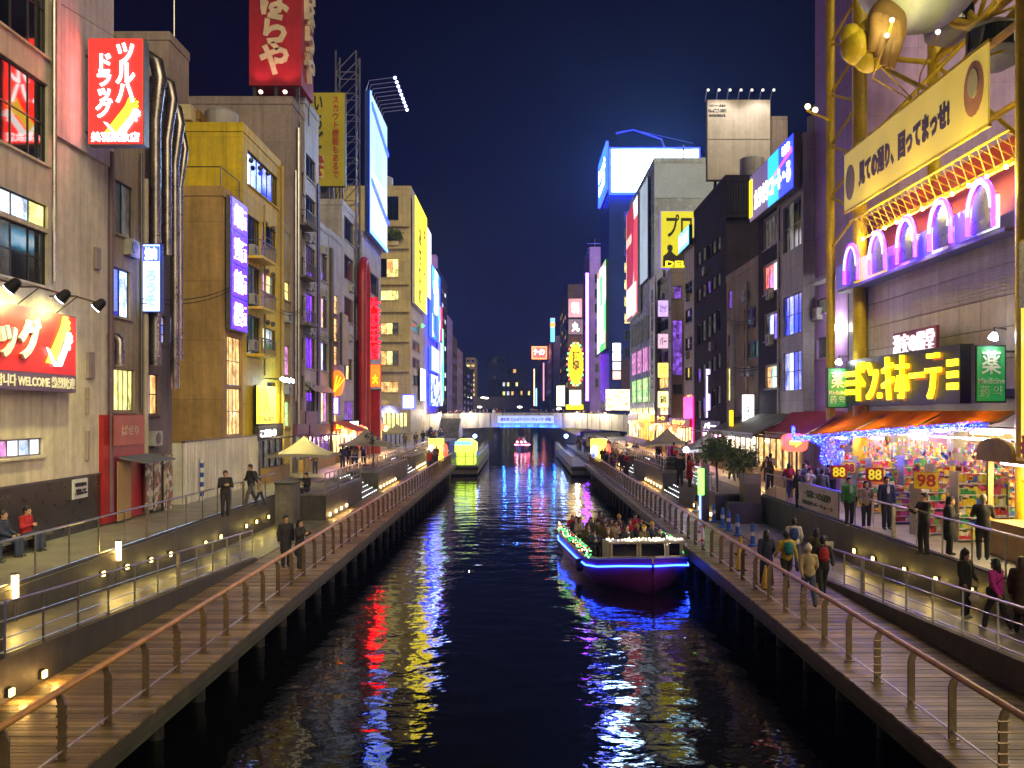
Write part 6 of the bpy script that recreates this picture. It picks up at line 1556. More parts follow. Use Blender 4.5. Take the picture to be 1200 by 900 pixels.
for dx in (-1.3, -.4, .6, 1.5): leaves(mb, (XP(456, 128.4)+dx, 128.4, ZP(276, 128.7)), 1.0, 420, .3)
mb.build('foliage', leaf_mat('leaves_lit', (.10, .17, .03)), t)
MB().box((XP(446, 128.3), 128.2, ZP(288, 128.7)), (XP(467, 128.3), 128.9, ZP(283, 128.7))).build('trough', CREAM, t)
# ================================================================== roof clutter
for i, (px, Y, py0, py1, lab) in enumerate(((204, 56.5, -60, 47, 'tall thin aerial mast on the pale roof house'), (350, 64.5, 60, 122, 'aerial beside the red tower sign'), (801, 112, 170, 194, 'aerial mast on the glass building roof'), (640, 205, 280, 300, 'thin mast on a far roof'), (697, 206, 280, 292, 'short aerial on the lilac building roof'))):
    if i == 3: continue
    x = XP(px, Y); z0, z1 = ZP(py1, Y)-.2, ZP(py0, Y)
    t = thing('roof_aerial', lab, 'aerial', (x, Y, z0)); MB().tube([(x, Y, z0), (x, Y, z1)], .04 if Y < 90 else .1, 6).build('mast', STEEL, t)
    for k in range(4):
        z = z1-.25*(k+1)*(Y/50); MB().beam((x-.5*Y/60, Y, z), (x+.5*Y/60, Y, z), .03*Y/50).build('rod', STEEL, t)
for i, (x, Y, z, lab) in enumerate(((-17.5, 55, 20.65, 'round water tank on the mustard roof'), (-17.2, 82, 23.3, 'round water tank on the grey slab roof'), (-19, 133, 36.2, 'round water tank on the cream building roof'), (18, 73, 22.8, 'round water tank on the black building roof'), (25, 117, 33.9, 'round water tank on the glass building roof'))):
    t = thing('water_tank', lab, 'water tank', (x, Y, z), 'roof water tanks'); MB().lathe((x, Y, z+.6), [(.9, 0), (.95, .1), (.95, 1.6), (.5, 1.85), (.1, 1.9)], 16).build('tank', LGREY, t, True)
    for dx, dy in ((-.6, -.6), (.6, -.6), (.6, .6), (-.6, .6)): MB().tube([(x+dx, Y+dy, z-.1), (x+dx, Y+dy, z+.6)], .06, 6).build('leg', DSTEEL, t)
for px, py, x, lab in ((294, 300, -15.1, 'outdoor air conditioner on the highest mustard balcony'), (294, 357, -15.1, 'outdoor air conditioner on the middle mustard balcony'), (294, 411, -15.1, 'outdoor air conditioner on the lowest mustard balcony'), (335, 378, -15.2, 'outdoor air conditioner on the slim mustard infill building'), (335, 462, -15.2, 'outdoor air conditioner low on the slim mustard infill building'), (410, 342, -15.1, 'outdoor air conditioner between ribbon windows of the grey slab'), (410, 400, -15.1, 'outdoor air conditioner low on the grey slab building'), (150, 300, -15.05, 'outdoor air conditioner between the windows over the red eatery'), (828, 322, 15.1, 'outdoor air conditioner high on the black building'), (836, 410, 15.1, 'outdoor air conditioner in the middle of the black building'), (807, 352, 15.1, 'outdoor air conditioner on the slim beige building'), (807, 420, 15.1, 'outdoor air conditioner low on the slim beige building'), (905, 350, 14.85, 'outdoor air conditioner under the red lit window'), (905, 404, 14.85, 'outdoor air conditioner over the lowest dark window row'), (778, 350, 15.1, 'outdoor air conditioner above the lilac name board'), (961, 375, 15.5, 'outdoor air conditioner on the violet wall')):
    aircon(px, py, x, lab)
for i, (a, b) in enumerate((((-15.0, 36.5, 9.6), (-15.1, 52, 12.8)), ((-15.1, 58, 11.5), (-15.1, 66, 13.2)), ((-15.1, 66, 10.8), (-15.1, 80, 12.2)), ((15.1, 59, 11.2), (15.1, 70, 12.6)), ((14.9, 58, 8.0), (15.1, 72, 9.6)))):
    t = thing('cable_run', ['slack cable from the narrow building to the mustard one', 'slack cable along the grey building', 'slack cable past the white tiled building', 'slack cable from the weathered building to the black one', 'low slack cable beside the weathered building'][i], 'cable', a, 'overhead cables')
    a, b = V(a), V(b); out = V((.25 if a.x < 0 else -.25, 0, 0))
    for dz in (0, .18): MB().tube([a.lerp(b, k/8)+out+V((0, 0, dz-.55*math.sin(PI*k/8))) for k in range(9)], .02, 4).build('cable', RUBBER, t)
# ================================================================== tents, shop fronts, terrace furniture
CLOTH = pr('tent_cloth', (.34, .31, .24), .8, 0, .2, 1.2); CLOTH_W = pr('tent_cloth_white', (.55, .54, .46), .8, 0, .2, 1.2)
def tent(label, x, Y, peak, edge, half, mat):
    t = thing('parasol_tent', label, 'tent', (x, Y, ZT), 'parasol tents on the terraces')
    NS, NR = 4, 6
    ring = []
    mb = MB()
    for j in range(NR+1):
        f = j/NR; zz = peak-(peak-edge)*(1-(1-f)**1.9)
        row = []
        for c in range(4):
            a = PI/4+c*PI/2; p = V((math.cos(a), math.sin(a), 0))*half*1.414*f; a2 = a+PI/2; q = V((math.cos(a2), math.sin(a2), 0))*half*1.414*f
            for k in range(4):
                w = p.lerp(q, k/4); row.append((x+w.x, Y+w.y, zz+.10*f*math.sin(PI*k/4)*(f)))
        ring.append(row)
    n = 16
    vs = [p for r in ring for p in r]
    fs = [(j*n+k, j*n+(k+1) % n, (j+1)*n+(k+1) % n, (j+1)*n+k) for j in range(NR) for k in range(n)]
    fs += [f for f in [(NR*n+k, NR*n+(k+1) % n, NR*n+n+(k+1) % n, NR*n+n+k) for k in range(n)]]
    vs += [(p[0], p[1], p[2]-.18) for p in ring[-1]]
    mb.add(vs, fs).build('canopy', mat, t, True)
    MB().tube([(x, Y, ZT), (x, Y, peak)], .05, 8).build('pole', STEEL, t, True)
    for c in range(4):
        a = PI/4+c*PI/2; MB().tube([(x, Y, edge-.1), (x+math.cos(a)*half*1.38, Y+math.sin(a)*half*1.38, edge-.02)], .018, 5).build('rib', STEEL, t)
    MB().lathe((x, Y, ZT), [(.35, 0), (.35, .06), (.1, .12)], 12).build('foot', DSTEEL, t)
tent('grey peaked tent on one pole near the white hoarding', -12.9, 56, 3.95, 2.85, 1.85, CLOTH)
tent('grey peaked tent by the orange lit stall on the drugstore bank', -11.7, 71, 4.15, 2.95, 1.75, CLOTH)
tent('cream peaked tent over the crowd on the discount store bank', XP(782, 72), 72, 4.15, 2.9, 1.75, CLOTH_W)
tent('white wide peaked tent beside the round green tree', XP(832, 60), 60.5, 4.1, 2.95, 1.95, CLOTH_W)
tent('small cream tent far along the drugstore bank', XP(465, 108), 108, 4.0, 2.9, 1.7, CLOTH)
def shopfront(label, x, Y0, Y1, h, glow, fascia, tx='', tm=None, watts=0, wc=(1, .6, .25)):
    """lit ground floor shop: glowing glazing between posts, counter, fascia board"""
    s = -1 if x < 0 else 1
    t = thing('shopfront', label, 'shop', (x, (Y0+Y1)/2, ZT))
    MB().box((x+s*.05, Y0, ZT), (x+s*.12, Y1, ZT+h)).build('glazing', glow, t)
    n = max(2, int((Y1-Y0)/1.3))
    for i in range(n+1):
        y = Y0+(Y1-Y0)*i/n; MB().box((x-s*.05, y-.06, ZT), (x+s*.048, y+.06, ZT+h)).build('post', DSTEEL, t)
    MB().box((x-s*.12, Y0, ZT+h+.004), (x+s*.1, Y1, ZT+h+.75)).build('fascia', fascia, t)
    MB().box((x-s*.6, Y0+.3, ZT), (x-s*.12, Y1-.3, ZT+.85)).build('counter', pr('stall_wood', (.42, .26, .09), .5, 0, .3, 2), t)
    MB().box((x-s*.9, Y0+.2, ZT+h-.1), (x-s*.15, Y1-.2, ZT+h-.02)).build('canopy', fascia, t)
    if tx:
        fr = Fr((x-s*.13, (Y0+Y1)/2, ZT+h+.38), (-s, 0, 0), Y1-Y0, .75); letters(t, fr, 0, 0, (Y1-Y0)*.6, .45, tx, tm or T_WARM, .03, n=.01)
    if watts:
        l = MB().ball((x-s*.5, (Y0+Y1)/2, ZT+h-.3), .12, 8, 5).build('hanging_lamp', em('shop_lantern', (1, .62, .25), 30), t, True)
        point_light('shop_light', (x-s*.8, (Y0+Y1)/2, ZT+h-.5), watts, wc, l, .15)
GLOW_O = room('glow_orange', (1, .45, .08), 3.2, (1, .75, .3), .25); GLOW_W = room('glow_white', (1, .9, .7), 3.2, (1, .6, .25), .25); GLOW_P = room('glow_pink', (1, .2, .5), 2.4, (1, .6, .8), .25); GLOW_Y = room('glow_yellow', (1, .75, .15), 3.0, (.9, .4, .05), .25)
shopfront('dim black shopfront below the mustard building', -14.9, 53, 58.5, 2.6, PANE['dim'], DARKG)
shopfront('dim plum shopfront below the grey building', -14.9, 62.2, 65.5, 2.5, PANE['dim'], pr('plum_fascia', (.15, .03, .07), .5))
shopfront('plum lit shopfront below the white tiled building', -14.9, 66, 73, 2.4, PANE['purple'], pr('plum_fascia', (.15, .03, .07), .5), watts=40, wc=(.8, .35, .8))
shopfront('orange lit stall below the low pale building', -14.9, 74.2, 79.2, 2.5, GLOW_O, REDP, 'たこ焼', T_YEL, 170)
shopfront('warm lit shop below the grey slab building', -14.9, 79.6, 86.8, 2.6, GLOW_W, DARKG, '居酒屋', T_WARM, 140)
shopfront('yellow lit shop beside the red pillar', -14.9, 93, 101, 2.7, GLOW_Y, REDP, '大阪', T_YEL, 150)
shopfront('warm lit shop below the small weathered building', 14.9, 59.4, 68, 2.6, GLOW_W, DARKG, '', None, 130)
shopfront('pink lit shop below the black building', 14.9, 69.5, 77, 2.6, GLOW_P, DPURP, 'バー', T_WHITE, 150, (1, .35, .6))
shopfront('orange lit shop next to the magenta panel', 14.9, 82, 93.5, 2.7, GLOW_O, REDP, '串カツ', T_YEL, 190)
shopfront('orange red lit eatery below the bar building', 14.9, 94.2, 103, 3.0, GLOW_O, pr('crimson_awning', (.35, .02, .05), .6), 'ラーメン', T_YEL, 200)
shopfront('bright yellow shop below the glass building', 14.9, 106.5, 118, 3.0, GLOW_Y, L_YEL, '', None, 220)
shopfront('warm shop past the bright yellow one', 14.9, 119, 129, 3.0, GLOW_W, REDP, '', None, 180)
shopfront('dark side shop below the bay window building', 14.7, 50, 58, 2.7, PANE['warm'], DARKG, '', None, 90)
t = thing('sloping_awning', 'orange red sloping awning of the lit stall', 'awning', (-13.8, 77, 4))
for i in range(8):
    y = 74.2+i*.75; MB().add([(-14.9, y, 4.6), (-14.9, y+.72, 4.6), (-12.9, y+.72, 3.8), (-12.9, y, 3.8), (-14.9, y, 4.56), (-14.9, y+.72, 4.56), (-12.9, y+.72, 3.76), (-12.9, y, 3.76)], [(0, 1, 2, 3), (7, 6, 5, 4), (2, 3, 7, 6)]).build('cloth_strip', pr('stall_awning', (.5, .10, .03), .6), t)
for y in (74.3, 80.0): MB().tube([(-12.9, y, 3.76), (-12.9, y, ZT)], .04, 6).build('post', DSTEEL, t)
# red paper lanterns on strings along the shops
def lantern(label, loc, c, r=.22, group=None):
    t = thing('paper_lantern', label, 'lantern', loc, group); x, y, z = loc
    MB().lathe(loc, [(r*.4, -r*1.3), (r*.9, -r*.8), (r, 0), (r*.9, r*.8), (r*.4, r*1.3)], 10).build('shade', c, t, True)
    MB().tube([(x, y, z+r*1.3), (x, y, z+r*1.8)], .02, 4).build('cap', BLACK, t); return t
LR = em('lantern_glow_red', (1, .10, .03), 3.2); LO = em('lantern_glow_orange', (1, .5, .12), 4.5)
for s, ys, bank in ((-1, (75, 76.2, 77.4, 78.6, 81, 83, 85, 94, 96, 98), 'drugstore'), (1, (83, 84.5, 86, 87.5, 89, 90.5, 95, 97, 99, 101, 108, 110, 112, 114), 'discount store')):
    for i, y in enumerate(ys): lantern('glowing paper lantern hung over the shops on the %s bank' % bank, (s*14.1, y, ZT+2.35+.1*(i % 3)), LR if i % 3 else LO, .26, 'paper lanterns on the %s bank' % bank)
# odd street things on the right bank
t = thing('guide_post', 'slim post with a green lit vertical panel on the boardwalk', 'sign', (9.0, 46, 0))
MB().box((8.9, 46, 0), (9.25, 46.25, 2.8)).build('case', DSTEEL, t)
fr = SF(818, 825, 549, 580, 45.98); panel(fr, .03, .002).build('green_panel', em('guide_green', (.12, 1, .05), 4), t)
MB().box((8.78, 46.05, .1), (8.86, 46.15, 1.8)).build('blue_edge', em('guide_blue', (.2, .3, 1), 2.2), t)
for i, (px, py) in enumerate(((882, 640), (869, 628), (861, 622), (855, 618), (849, 612), (842, 606), (834, 600))):
    Y = 5.4*F/(py-CY); x = min(9.4, XP(px, Y))
    t = thing('blue_bollard', ['blue plastic barrier post at the near end of the row', 'second blue plastic barrier post of the row', 'third blue plastic barrier post of the row', 'fourth blue plastic barrier post of the row', 'fifth blue plastic barrier post of the row', 'sixth blue plastic barrier post of the row', 'last blue plastic barrier post of the row, towards the green lit post'][i], 'bollard', (x, Y, 0), 'blue barrier posts')
    MB().lathe((x, Y, 0), [(.2, 0), (.2, .05), (.09, .1), (.075, .8), (.05, .92)], 12).build('post', pr('blue_plastic', (.03, .12, .42), .4), t, True)
    MB().lathe((x, Y, .42), [(.092, 0), (.09, .16)], 12).build('reflective_band', WHITEP, t, True)
for px, py, lab in ((860, 668, 'yellow traffic cone leaning at the railing past the lifebuoy'), (891, 690, 'yellow traffic cone nearer the walking group'), (868, 650, 'yellow traffic cone behind the lifebuoy')):
    Y = 5.4*F/(py-CY); x = max(7.45, XP(px, Y)); t = thing('traffic_cone', lab, 'cone', (x, Y, 0), 'yellow cones')
    MB().lathe((x, Y, .03), [(.15, 0), (.03, .68)], 12).build('cone', pr('cone_yellow', (.6, .36, .02), .5), t, True); MB().box((x-.2, Y-.2, 0), (x+.2, Y+.2, .03)).build('base', RUBBER, t)
t = thing('lifebuoy', 'white ring lifebuoy hung on the canal railing', 'lifebuoy', (6.98, 36.2, .6))
MB().tube([(6.96, 36.2+.33*math.cos(a), .62+.33*math.sin(a)) for a in [2*PI*k/24 for k in range(25)]], .075, 8).build('ring', pr('buoy_white', (.7, .66, .6), .5), t, True)
for a in (.4, 1.97, 3.54, 5.1): MB().tube([(6.96, 36.2+.33*math.cos(a-.15), .62+.33*math.sin(a-.15)), (6.96, 36.2+.33*math.cos(a+.15), .62+.33*math.sin(a+.15))], .079, 8).build('red_band', pr('buoy_red', (.5, .05, .03), .5), t, True)
t = thing('utility_box', 'olive brown metal cabinet at the end of the ramp', 'cabinet', (XP(912, 45.6), 45.6, 0))
x = XP(905, 45.6); MB().box((10.0, 45.0, ZT*0+.004), (11.6, 46.0, 1.0)).build('plinth', CONC_D, t); MB().box((10.7, 45.1, 1.003), (11.55, 45.9, 2.4)).build('cabinet', pr('olive_metal', (.14, .12, .04), .45, .3), t); MB().box((10.75, 45.07, 1.9), (11.5, 45.095, 2.35)).build('door_panel', pr('olive_metal_light', (.2, .18, .09), .45, .3), t)
fr = SC(926, 978, 573, 615, 11.72)
sign('long white and black printed banner on the terrace railing', Fr((11.72, 37.2, 1.95), (-1, 0, 0), 5.4, 1.0), pr('banner_cloth_white', (.6, .56, .48), .7), DSTEEL, [(.05, .12, .62, .3, '一名様につき2点限り', P_DARK, .03), (.05, -.25, .7, .18, '道頓堀リバーウォーク', P_DARK)], .03, 'printed_banner', rim=.02)
t = thing('white_notice', 'small white notice plate on a stand at the foot of the ramp', 'notice', (9.85, 30.3, 0))
MB().box((9.6, 30.28, .95), (10.1, 30.31, 1.2)).build('plate', WHITEP, t); MB().tube([(9.85, 30.32, 0), (9.85, 30.32, 1.0)], .02, 6).build('stand', STEEL, t)
# bench and seats on the left terrace
t = thing('stone_bench', 'long stone bench against the black wainscot', 'bench', (-14.4, 26, ZT)); MB().box((-14.9, 21.5, ZT+.38), (-14.25, 28.6, ZT+.46)).build('seat', CONC, t)
for y in (22, 25, 28.2): MB().box((-14.8, y, ZT), (-14.4, y+.3, ZT+.378)).build('leg', CONC_D, t)
t = thing('stone_pedestal', 'square stone pedestal at the end of the ramp on the drugstore bank', 'pedestal', (-11.3, 45.4, 0)); MB().box((-11.75, 44.9, 0), (-10.85, 46.2, 1.9)).build('shaft', CONC, t); MB().box((-11.79, 44.86, 1.903), (-10.81, 46.24, 1.98)).build('cap', CONC_D, t)
# lit festival lanterns and docks near the bridge
def dock(label, s, x0, x1, y0, y1):
    t = thing('floating_dock', label, 'dock', ((x0+x1)/2, y0, ZW)); MB().box((x0, y0, ZW+.2), (x1, y1, -.55)).build('pontoon', CONC, t); MB().box((x0-.08, y0-.08, -.548), (x1+.08, y1+.08, -.42)).build('deck', CONC_D, t)
    MB().box((x0-.1, y0-.1, -.85), (x1+.1, y0-.085, -.6)).build('fender', RUBBER, t)
    xe = x1 if s < 0 else x0
    for k in range(int((y1-y0)/2)+1): MB().tube([(xe-s*0, y0+2*k, -.42), (xe, y0+2*k, .6)], .03, 5).build('post', STEEL, t)
    MB().tube([(xe, y0, .6), (xe, y1, .6)], .03, 6).build('rail', STEEL, t); MB().tube([(x0, y0, .6), (x1, y0, .6)], .03, 6).build('rail', STEEL, t)
dock('floating dock with the green lit shelter', -1, -7.3, -4.6, 100, 136); dock('floating dock along the discount store bank', 1, 5.4, 7.3, 99, 146)
for s in (-1, 1):
    MB().box((s*7.4, 97.2, -3), (s*XQ, 160, 0)).build('quay_south' if s < 0 else 'quay_north', CONC)['kind'] = 'structure'
t = thing('lit_shelter', 'glowing lime green shelter with a pale blue roof on the dock', 'shelter', (-6, 103, -.42))
LIME = em('shelter_lime', (.55, .9, .06), 1.5, .2, .6)
MB().box((-7.0, 102, -.4), (-5.0, 106, 1.0)).build('body', LIME, t)
MB().prism([(-1.15, 0), (1.15, 0), (1.15, .9), (.55, 1.35), (-.75, 1.35), (-1.15, .9)], (-6, 101.9, 1.0), (1, 0, 0), (0, 0, 1), (0, 1, 0), 4.2).build('hood', em('shelter_hood', (.7, .8, .1), 1.4, .2), t)
MB().box((-7.1, 101.7, 1.75), (-5.3, 101.88, 2.15)).build('roof_panel', em('shelter_blue', (.15, .55, .9), 1.4), t)
for x in (-6.9, -6.0, -5.1): MB().box((x-.04, 101.9, -.4), (x+.04, 101.98, 1.0)).build('post', DSTEEL, t)
for s, x, Y, lab in ((-1, -8.8, 100, 'drugstore'), (1, 8.4, 98.5, 'discount store')):
    t = thing('festival_lantern', 'glowing yellow festival lantern with a red and blue figure on the %s bank' % lab, 'lantern', (x, Y, 0))
    MB().box((x-1.0, Y, .1), (x+.6, Y+.5, 2.5)).build('yellow_body', em('festival_yellow', (1, .78, .04), 2.0, .25, 1.5), t)
    MB().ball((x+.75, Y-.1, 1.25), .32, 10, 8, (1, 1, 2.4)).build('red_figure', em('festival_red', (1, .05, .03), 2.2), t, True)
    MB().ball((x-.7, Y-.3, 1.1), .34, 10, 8, (1.1, 1, 2.3)).build('pale_figure', em('festival_white', (.8, .85, 1), 2.4), t, True)
    MB().ball((x-.75, Y-.55, .9), .22, 8, 6, (1, .6, 1.2)).build('blue_figure', em('festival_blue', (.05, .1, 1), 2.6), t, True)
    MB().box((x-1.1, Y-.4, .0), (x+1.1, Y+.6, .1)).build('base', BLACK, t)
    point_light('festival_light', (x, Y-1.2, 1.5), 60, (1, .8, .3), t, .3)
for s, bank in ((-1, 'drugstore'), (1, 'discount store')):
    t = thing('dock_lamp', 'blue white lamp under the bridge on the %s bank' % bank, 'lamp', (s*6.7, 138, 0)); MB().tube([(s*6.7, 138, -.4), (s*6.7, 138, 1.6)], .05, 6).build('pole', DSTEEL, t)
    l = MB().ball((s*6.7, 138, 1.75), .28, 8, 6).build('lantern', em('dock_blue', (.15, .3, 1), 25), t, True); point_light('dock_light', (s*6.2, 137.2, 1.9), 90, (.2, .35, 1), l, .3)
t = thing('blue_lamp_post', 'post with a blue white globe lamp beside the white tent', 'lamp', (XP(805, 57), 57.3, ZT)); x = XP(805, 57)
MB().tube([(x, 57.3, ZT), (x, 57.3, 2.95)], .04, 6).build('pole', STEEL, t); l = MB().ball((x, 57.3, 3.05), .17, 10, 6).build('globe', em('globe_blue', (.55, .65, 1), 30), t, True); point_light('globe_light', (x, 56.9, 3.1), 60, (.7, .75, 1), l, .2)
# ================================================================== boats
def cruise_boat():
    yaw = .10
    t = thing('tour_boat', 'open tour boat full of passengers with a blue light strip and fairy lights', 'boat', (4.45, 40.5, ZW))
    Ls = [6.2, 5.0, 0, -2.5, -3.6, -4.5, -5.25]           # from stern (positive y) to bow
    Wt = [1.95, 2.1, 2.1, 2.08, 1.8, 1.05, .03]; Wb = [1.5, 1.7, 1.75, 1.6, 1.1, .5, .02]
    Zt = [1.05, 1.0, .98, 1.02, 1.12, 1.28, 1.38]
    rows = []
    for y, wt, wb, zt in zip(Ls, Wt, Wb, Zt):
        prof = [(-wt, zt), (-wt*1.0, zt-.28), (-(wt*.6+wb*.4), .3), (-wb, -.25), (0, -.4), (wb, -.25), (wt*.6+wb*.4, .3), (wt, zt-.28), (wt, zt)]
        rows.append([(p[0], y*1.0+(0 if p[1] > .2 else .35 if y < -3 else 0), p[1]) for p in prof])
    n = 9; hm = MB()
    hm.add([p for r in rows for p in r], [(i*n+k, i*n+k+1, (i+1)*n+k+1, (i+1)*n+k) for i in range(len(rows)-1) for k in range(n-1)]+[tuple(range(n))])
    off = V((4.45, 40.5, ZW))
    def put(mb, name, mat, smooth=False, parent=None):
        mb.v = [tuple(V(p)+off) for p in mb.v]; return mb.build(name, mat, parent or t, smooth)
    put(hm, 'hull', pr('hull_purple', (.20, .025, .30), .35, 0, .3, 1, obj=True), True)
    dk = MB(); dk.add([(-w*.97, y, z-.22) for y, w, z in zip(Ls, Wt, Zt)]+[(w*.97, y, z-.22) for y, w, z in zip(Ls, Wt, Zt)], [(i, i+1, i+8, i+7) for i in range(6)]); put(dk, 'deck', pr('boat_deck', (.22, .18, .14), .5))
    for s in (-1, 1):
        put(MB().tube([(s*w, y, z+.02) for y, w, z in zip(Ls, Wt, Zt)], .055, 8), 'gunwale', pr('gunwale_cream', (.5, .42, .34), .5), True)
        put(MB().tube([(s*(w+.03), y-(.03 if i == 6 else 0), z-.30) for i, (y, w, z) in enumerate(zip(Ls, Wt, Zt))], .035, 8), 'light_strip', em('boat_blue_strip', (.02, .07, 1), 9.9), True)
        m1, m2, m3 = MB(), MB(), MB()
        rnd = random.Random(5+s)
        for i in range(150):
            f = rnd.random(); y = 5.6-f*9.2 if s < 0 else 2.0-f*4.6
            x = 2.06+rnd.uniform(-.05, .08); z = 1.1+rnd.uniform(0, .42)
            rnd.choice((m1, m1, m2, m3)).ball((s*x, y, z), .028, 4, 3)
        put(m1, 'green_bulbs', em('fairy_green', (.05, 1, .2), 2.2))['kind'] = 'stuff'; put(m2, 'white_bulbs', em('fairy_white', (1, .85, .55), 2.6))['kind'] = 'stuff'; put(m3, 'red_bulbs', em('fairy_red', (1, .06, .04), 2.4))['kind'] = 'stuff'
        put(MB().tube([(s*2.06, 5.5, 1.55), (s*2.06, -3.4 if s < 0 else -2.6, 1.5)], .018, 5), 'side_rail', STEEL)
        for y in (5.4, 3.2, 1, -1.2, -3.0): put(MB().tube([(s*2.06, y, 1.0), (s*2.06, y, 1.55)], .018, 5), 'stanchion', STEEL)
    # low cabin with windscreen
    CRM = pr('cabin_cream', (.55, .48, .40), .45, 0, .15, 1, obj=True)
    for i, (a, b) in enumerate(((-1.15, -.02), (.02, 1.12), (1.16, 1.75))):
        for u in (a, b-.07): put(MB().box((u, -2.95, 1.0), (u+.07, -2.87, 1.62)), 'windscreen_post', CRM)
        put(MB().box((a+.08, -2.92, 1.06), (b-.08, -2.90, 1.58)), 'windscreen', GLASS)
    put(MB().box((-1.22, -3.0, .8), (1.82, -2.84, 1.04)), 'cabin_sill', CRM); put(MB().box((-1.25, -3.05, 1.625), (1.85, -2.2, 1.70)), 'cabin_roof', CRM)
    put(MB().box((-1.2, -2.83, .8), (-1.12, -1.4, 1.6)), 'cabin_side', CRM); put(MB().box((1.75, -2.83, .8), (1.82, -1.4, 1.6)), 'cabin_side', CRM)
    put(MB().box((-.4, -2.7, .8), (.5, -2.35, 1.25)), 'helm', BLACK)
    fb = MB(); rnd = random.Random(3)
    for i in range(70): fb.ball((rnd.uniform(-1.25, 1.85), rnd.uniform(-3.05, -2.3), 1.74), .035, 4, 3)
    put(fb, 'roof_bulbs', em('fairy_white', (1, .85, .55), 2.6))['kind'] = 'stuff'
    for y in (-.9, .2, 1.3, 2.4, 3.5, 4.6): put(MB().box((-1.7, y, .78), (1.7, y+.4, 1.12)), 'bench', pr('boat_bench', (.12, .1, .1), .6))
    put(MB().lathe((-2.18, -1.5, .55), [(.02, -.12), (.25, -.12), (.28, 0), (.25, .12), (.02, .12)], 14, (1, 0, 0)), 'fender', RUBBER, True)
    point_light('cabin_light', V((.6, -1.9, 1.4))+off, 14, (1, .8, .5), t, .1)
    t.rotation_euler = (0, 0, yaw)
    return t
BOAT = cruise_boat()
t = thing('small_boat', 'small far boat glowing pink under the bridge', 'boat', (XP(612, 168), 168, ZW)); x = XP(612, 168)
hm = MB(); rows = [(171, 1.0, 1.3), (168, 1.3, 1.2), (165.5, 1.2, 1.3), (164.2, .3, 1.5)]
hm.add([p for y, w, z in rows for p in ((x-w, y, ZW+z), (x-w*.7, y, ZW-.2), (x+w*.7, y, ZW-.2), (x+w, y, ZW+z))], [(i*4+k, i*4+k+1, i*4+k+5, i*4+k+4) for i in range(3) for k in range(3)]+[(0, 1, 2, 3)])
hm.build('hull', pr('hull_white', (.6, .5, .52), .4), t, True)
MB().box((x-1.1, 165.3, ZW+1.0), (x+1.1, 170.8, ZW+1.05)).build('deck', pr('boat_deck', (.22, .18, .14), .5), t)
MB().tube([(x-1.35, 168, ZW+.95), (x-1.2, 165.5, ZW+.98), (x, 164.0, ZW+1.05), (x+1.2, 165.5, ZW+.98), (x+1.35, 168, ZW+.95)], .1, 6).build('light_strip', em('boat_pink_strip', (1, .15, .3), 9), t)
for dx in (-.9, -.2, .5): MB().ball((x+dx, 165.2, ZW+1.5), .16, 6, 4).build('lamp', em('boat_lamp', (1, .85, .8), 8), t)
# ================================================================== people
def cap_mesh(mb, a, b, ra, rb, n=10):
    """tapered limb with round ends"""
    a, b = V(a), V(b); d = b-a; L = d.length; d = d.normalized() if L > 1e-6 else V((0, 0, 1))
    prof = [(ra*math.sin(t), -ra*math.cos(t)) for t in (0.05, .5, 1.05)]+[(ra, 0), (rb, L)]+[(rb*math.cos(t), L+rb*math.sin(t)) for t in (.5, 1.05, 1.52)]
    mb.lathe(a, prof, n, d)
def melt(mb, voxel, name, dec=None, smooth=2):
    """fuses overlapping limbs into one continuous skin"""
    me = bpy.data.meshes.new(name); me.from_pydata(mb.v, [], mb.f)
    o = bpy.data.objects.new(name, me); SIDE.collection.objects.link(o)
    m = o.modifiers.new('r', 'REMESH'); m.mode = 'VOXEL'; m.voxel_size = voxel; m.use_smooth_shade = True
    s = o.modifiers.new('s', 'SMOOTH'); s.iterations = smooth; s.factor = .5
    if dec: d = o.modifiers.new('d', 'DECIMATE'); d.ratio = dec
    SIDE.view_layers[0].update(); dg = SIDE.view_layers[0].depsgraph
    out = bpy.data.meshes.new_from_object(o.evaluated_get(dg)); out.name = name
    bpy.data.objects.remove(o); bpy.data.meshes.remove(me)
    out.polygons.foreach_set('use_smooth', [True]*len(out.polygons))
    return out
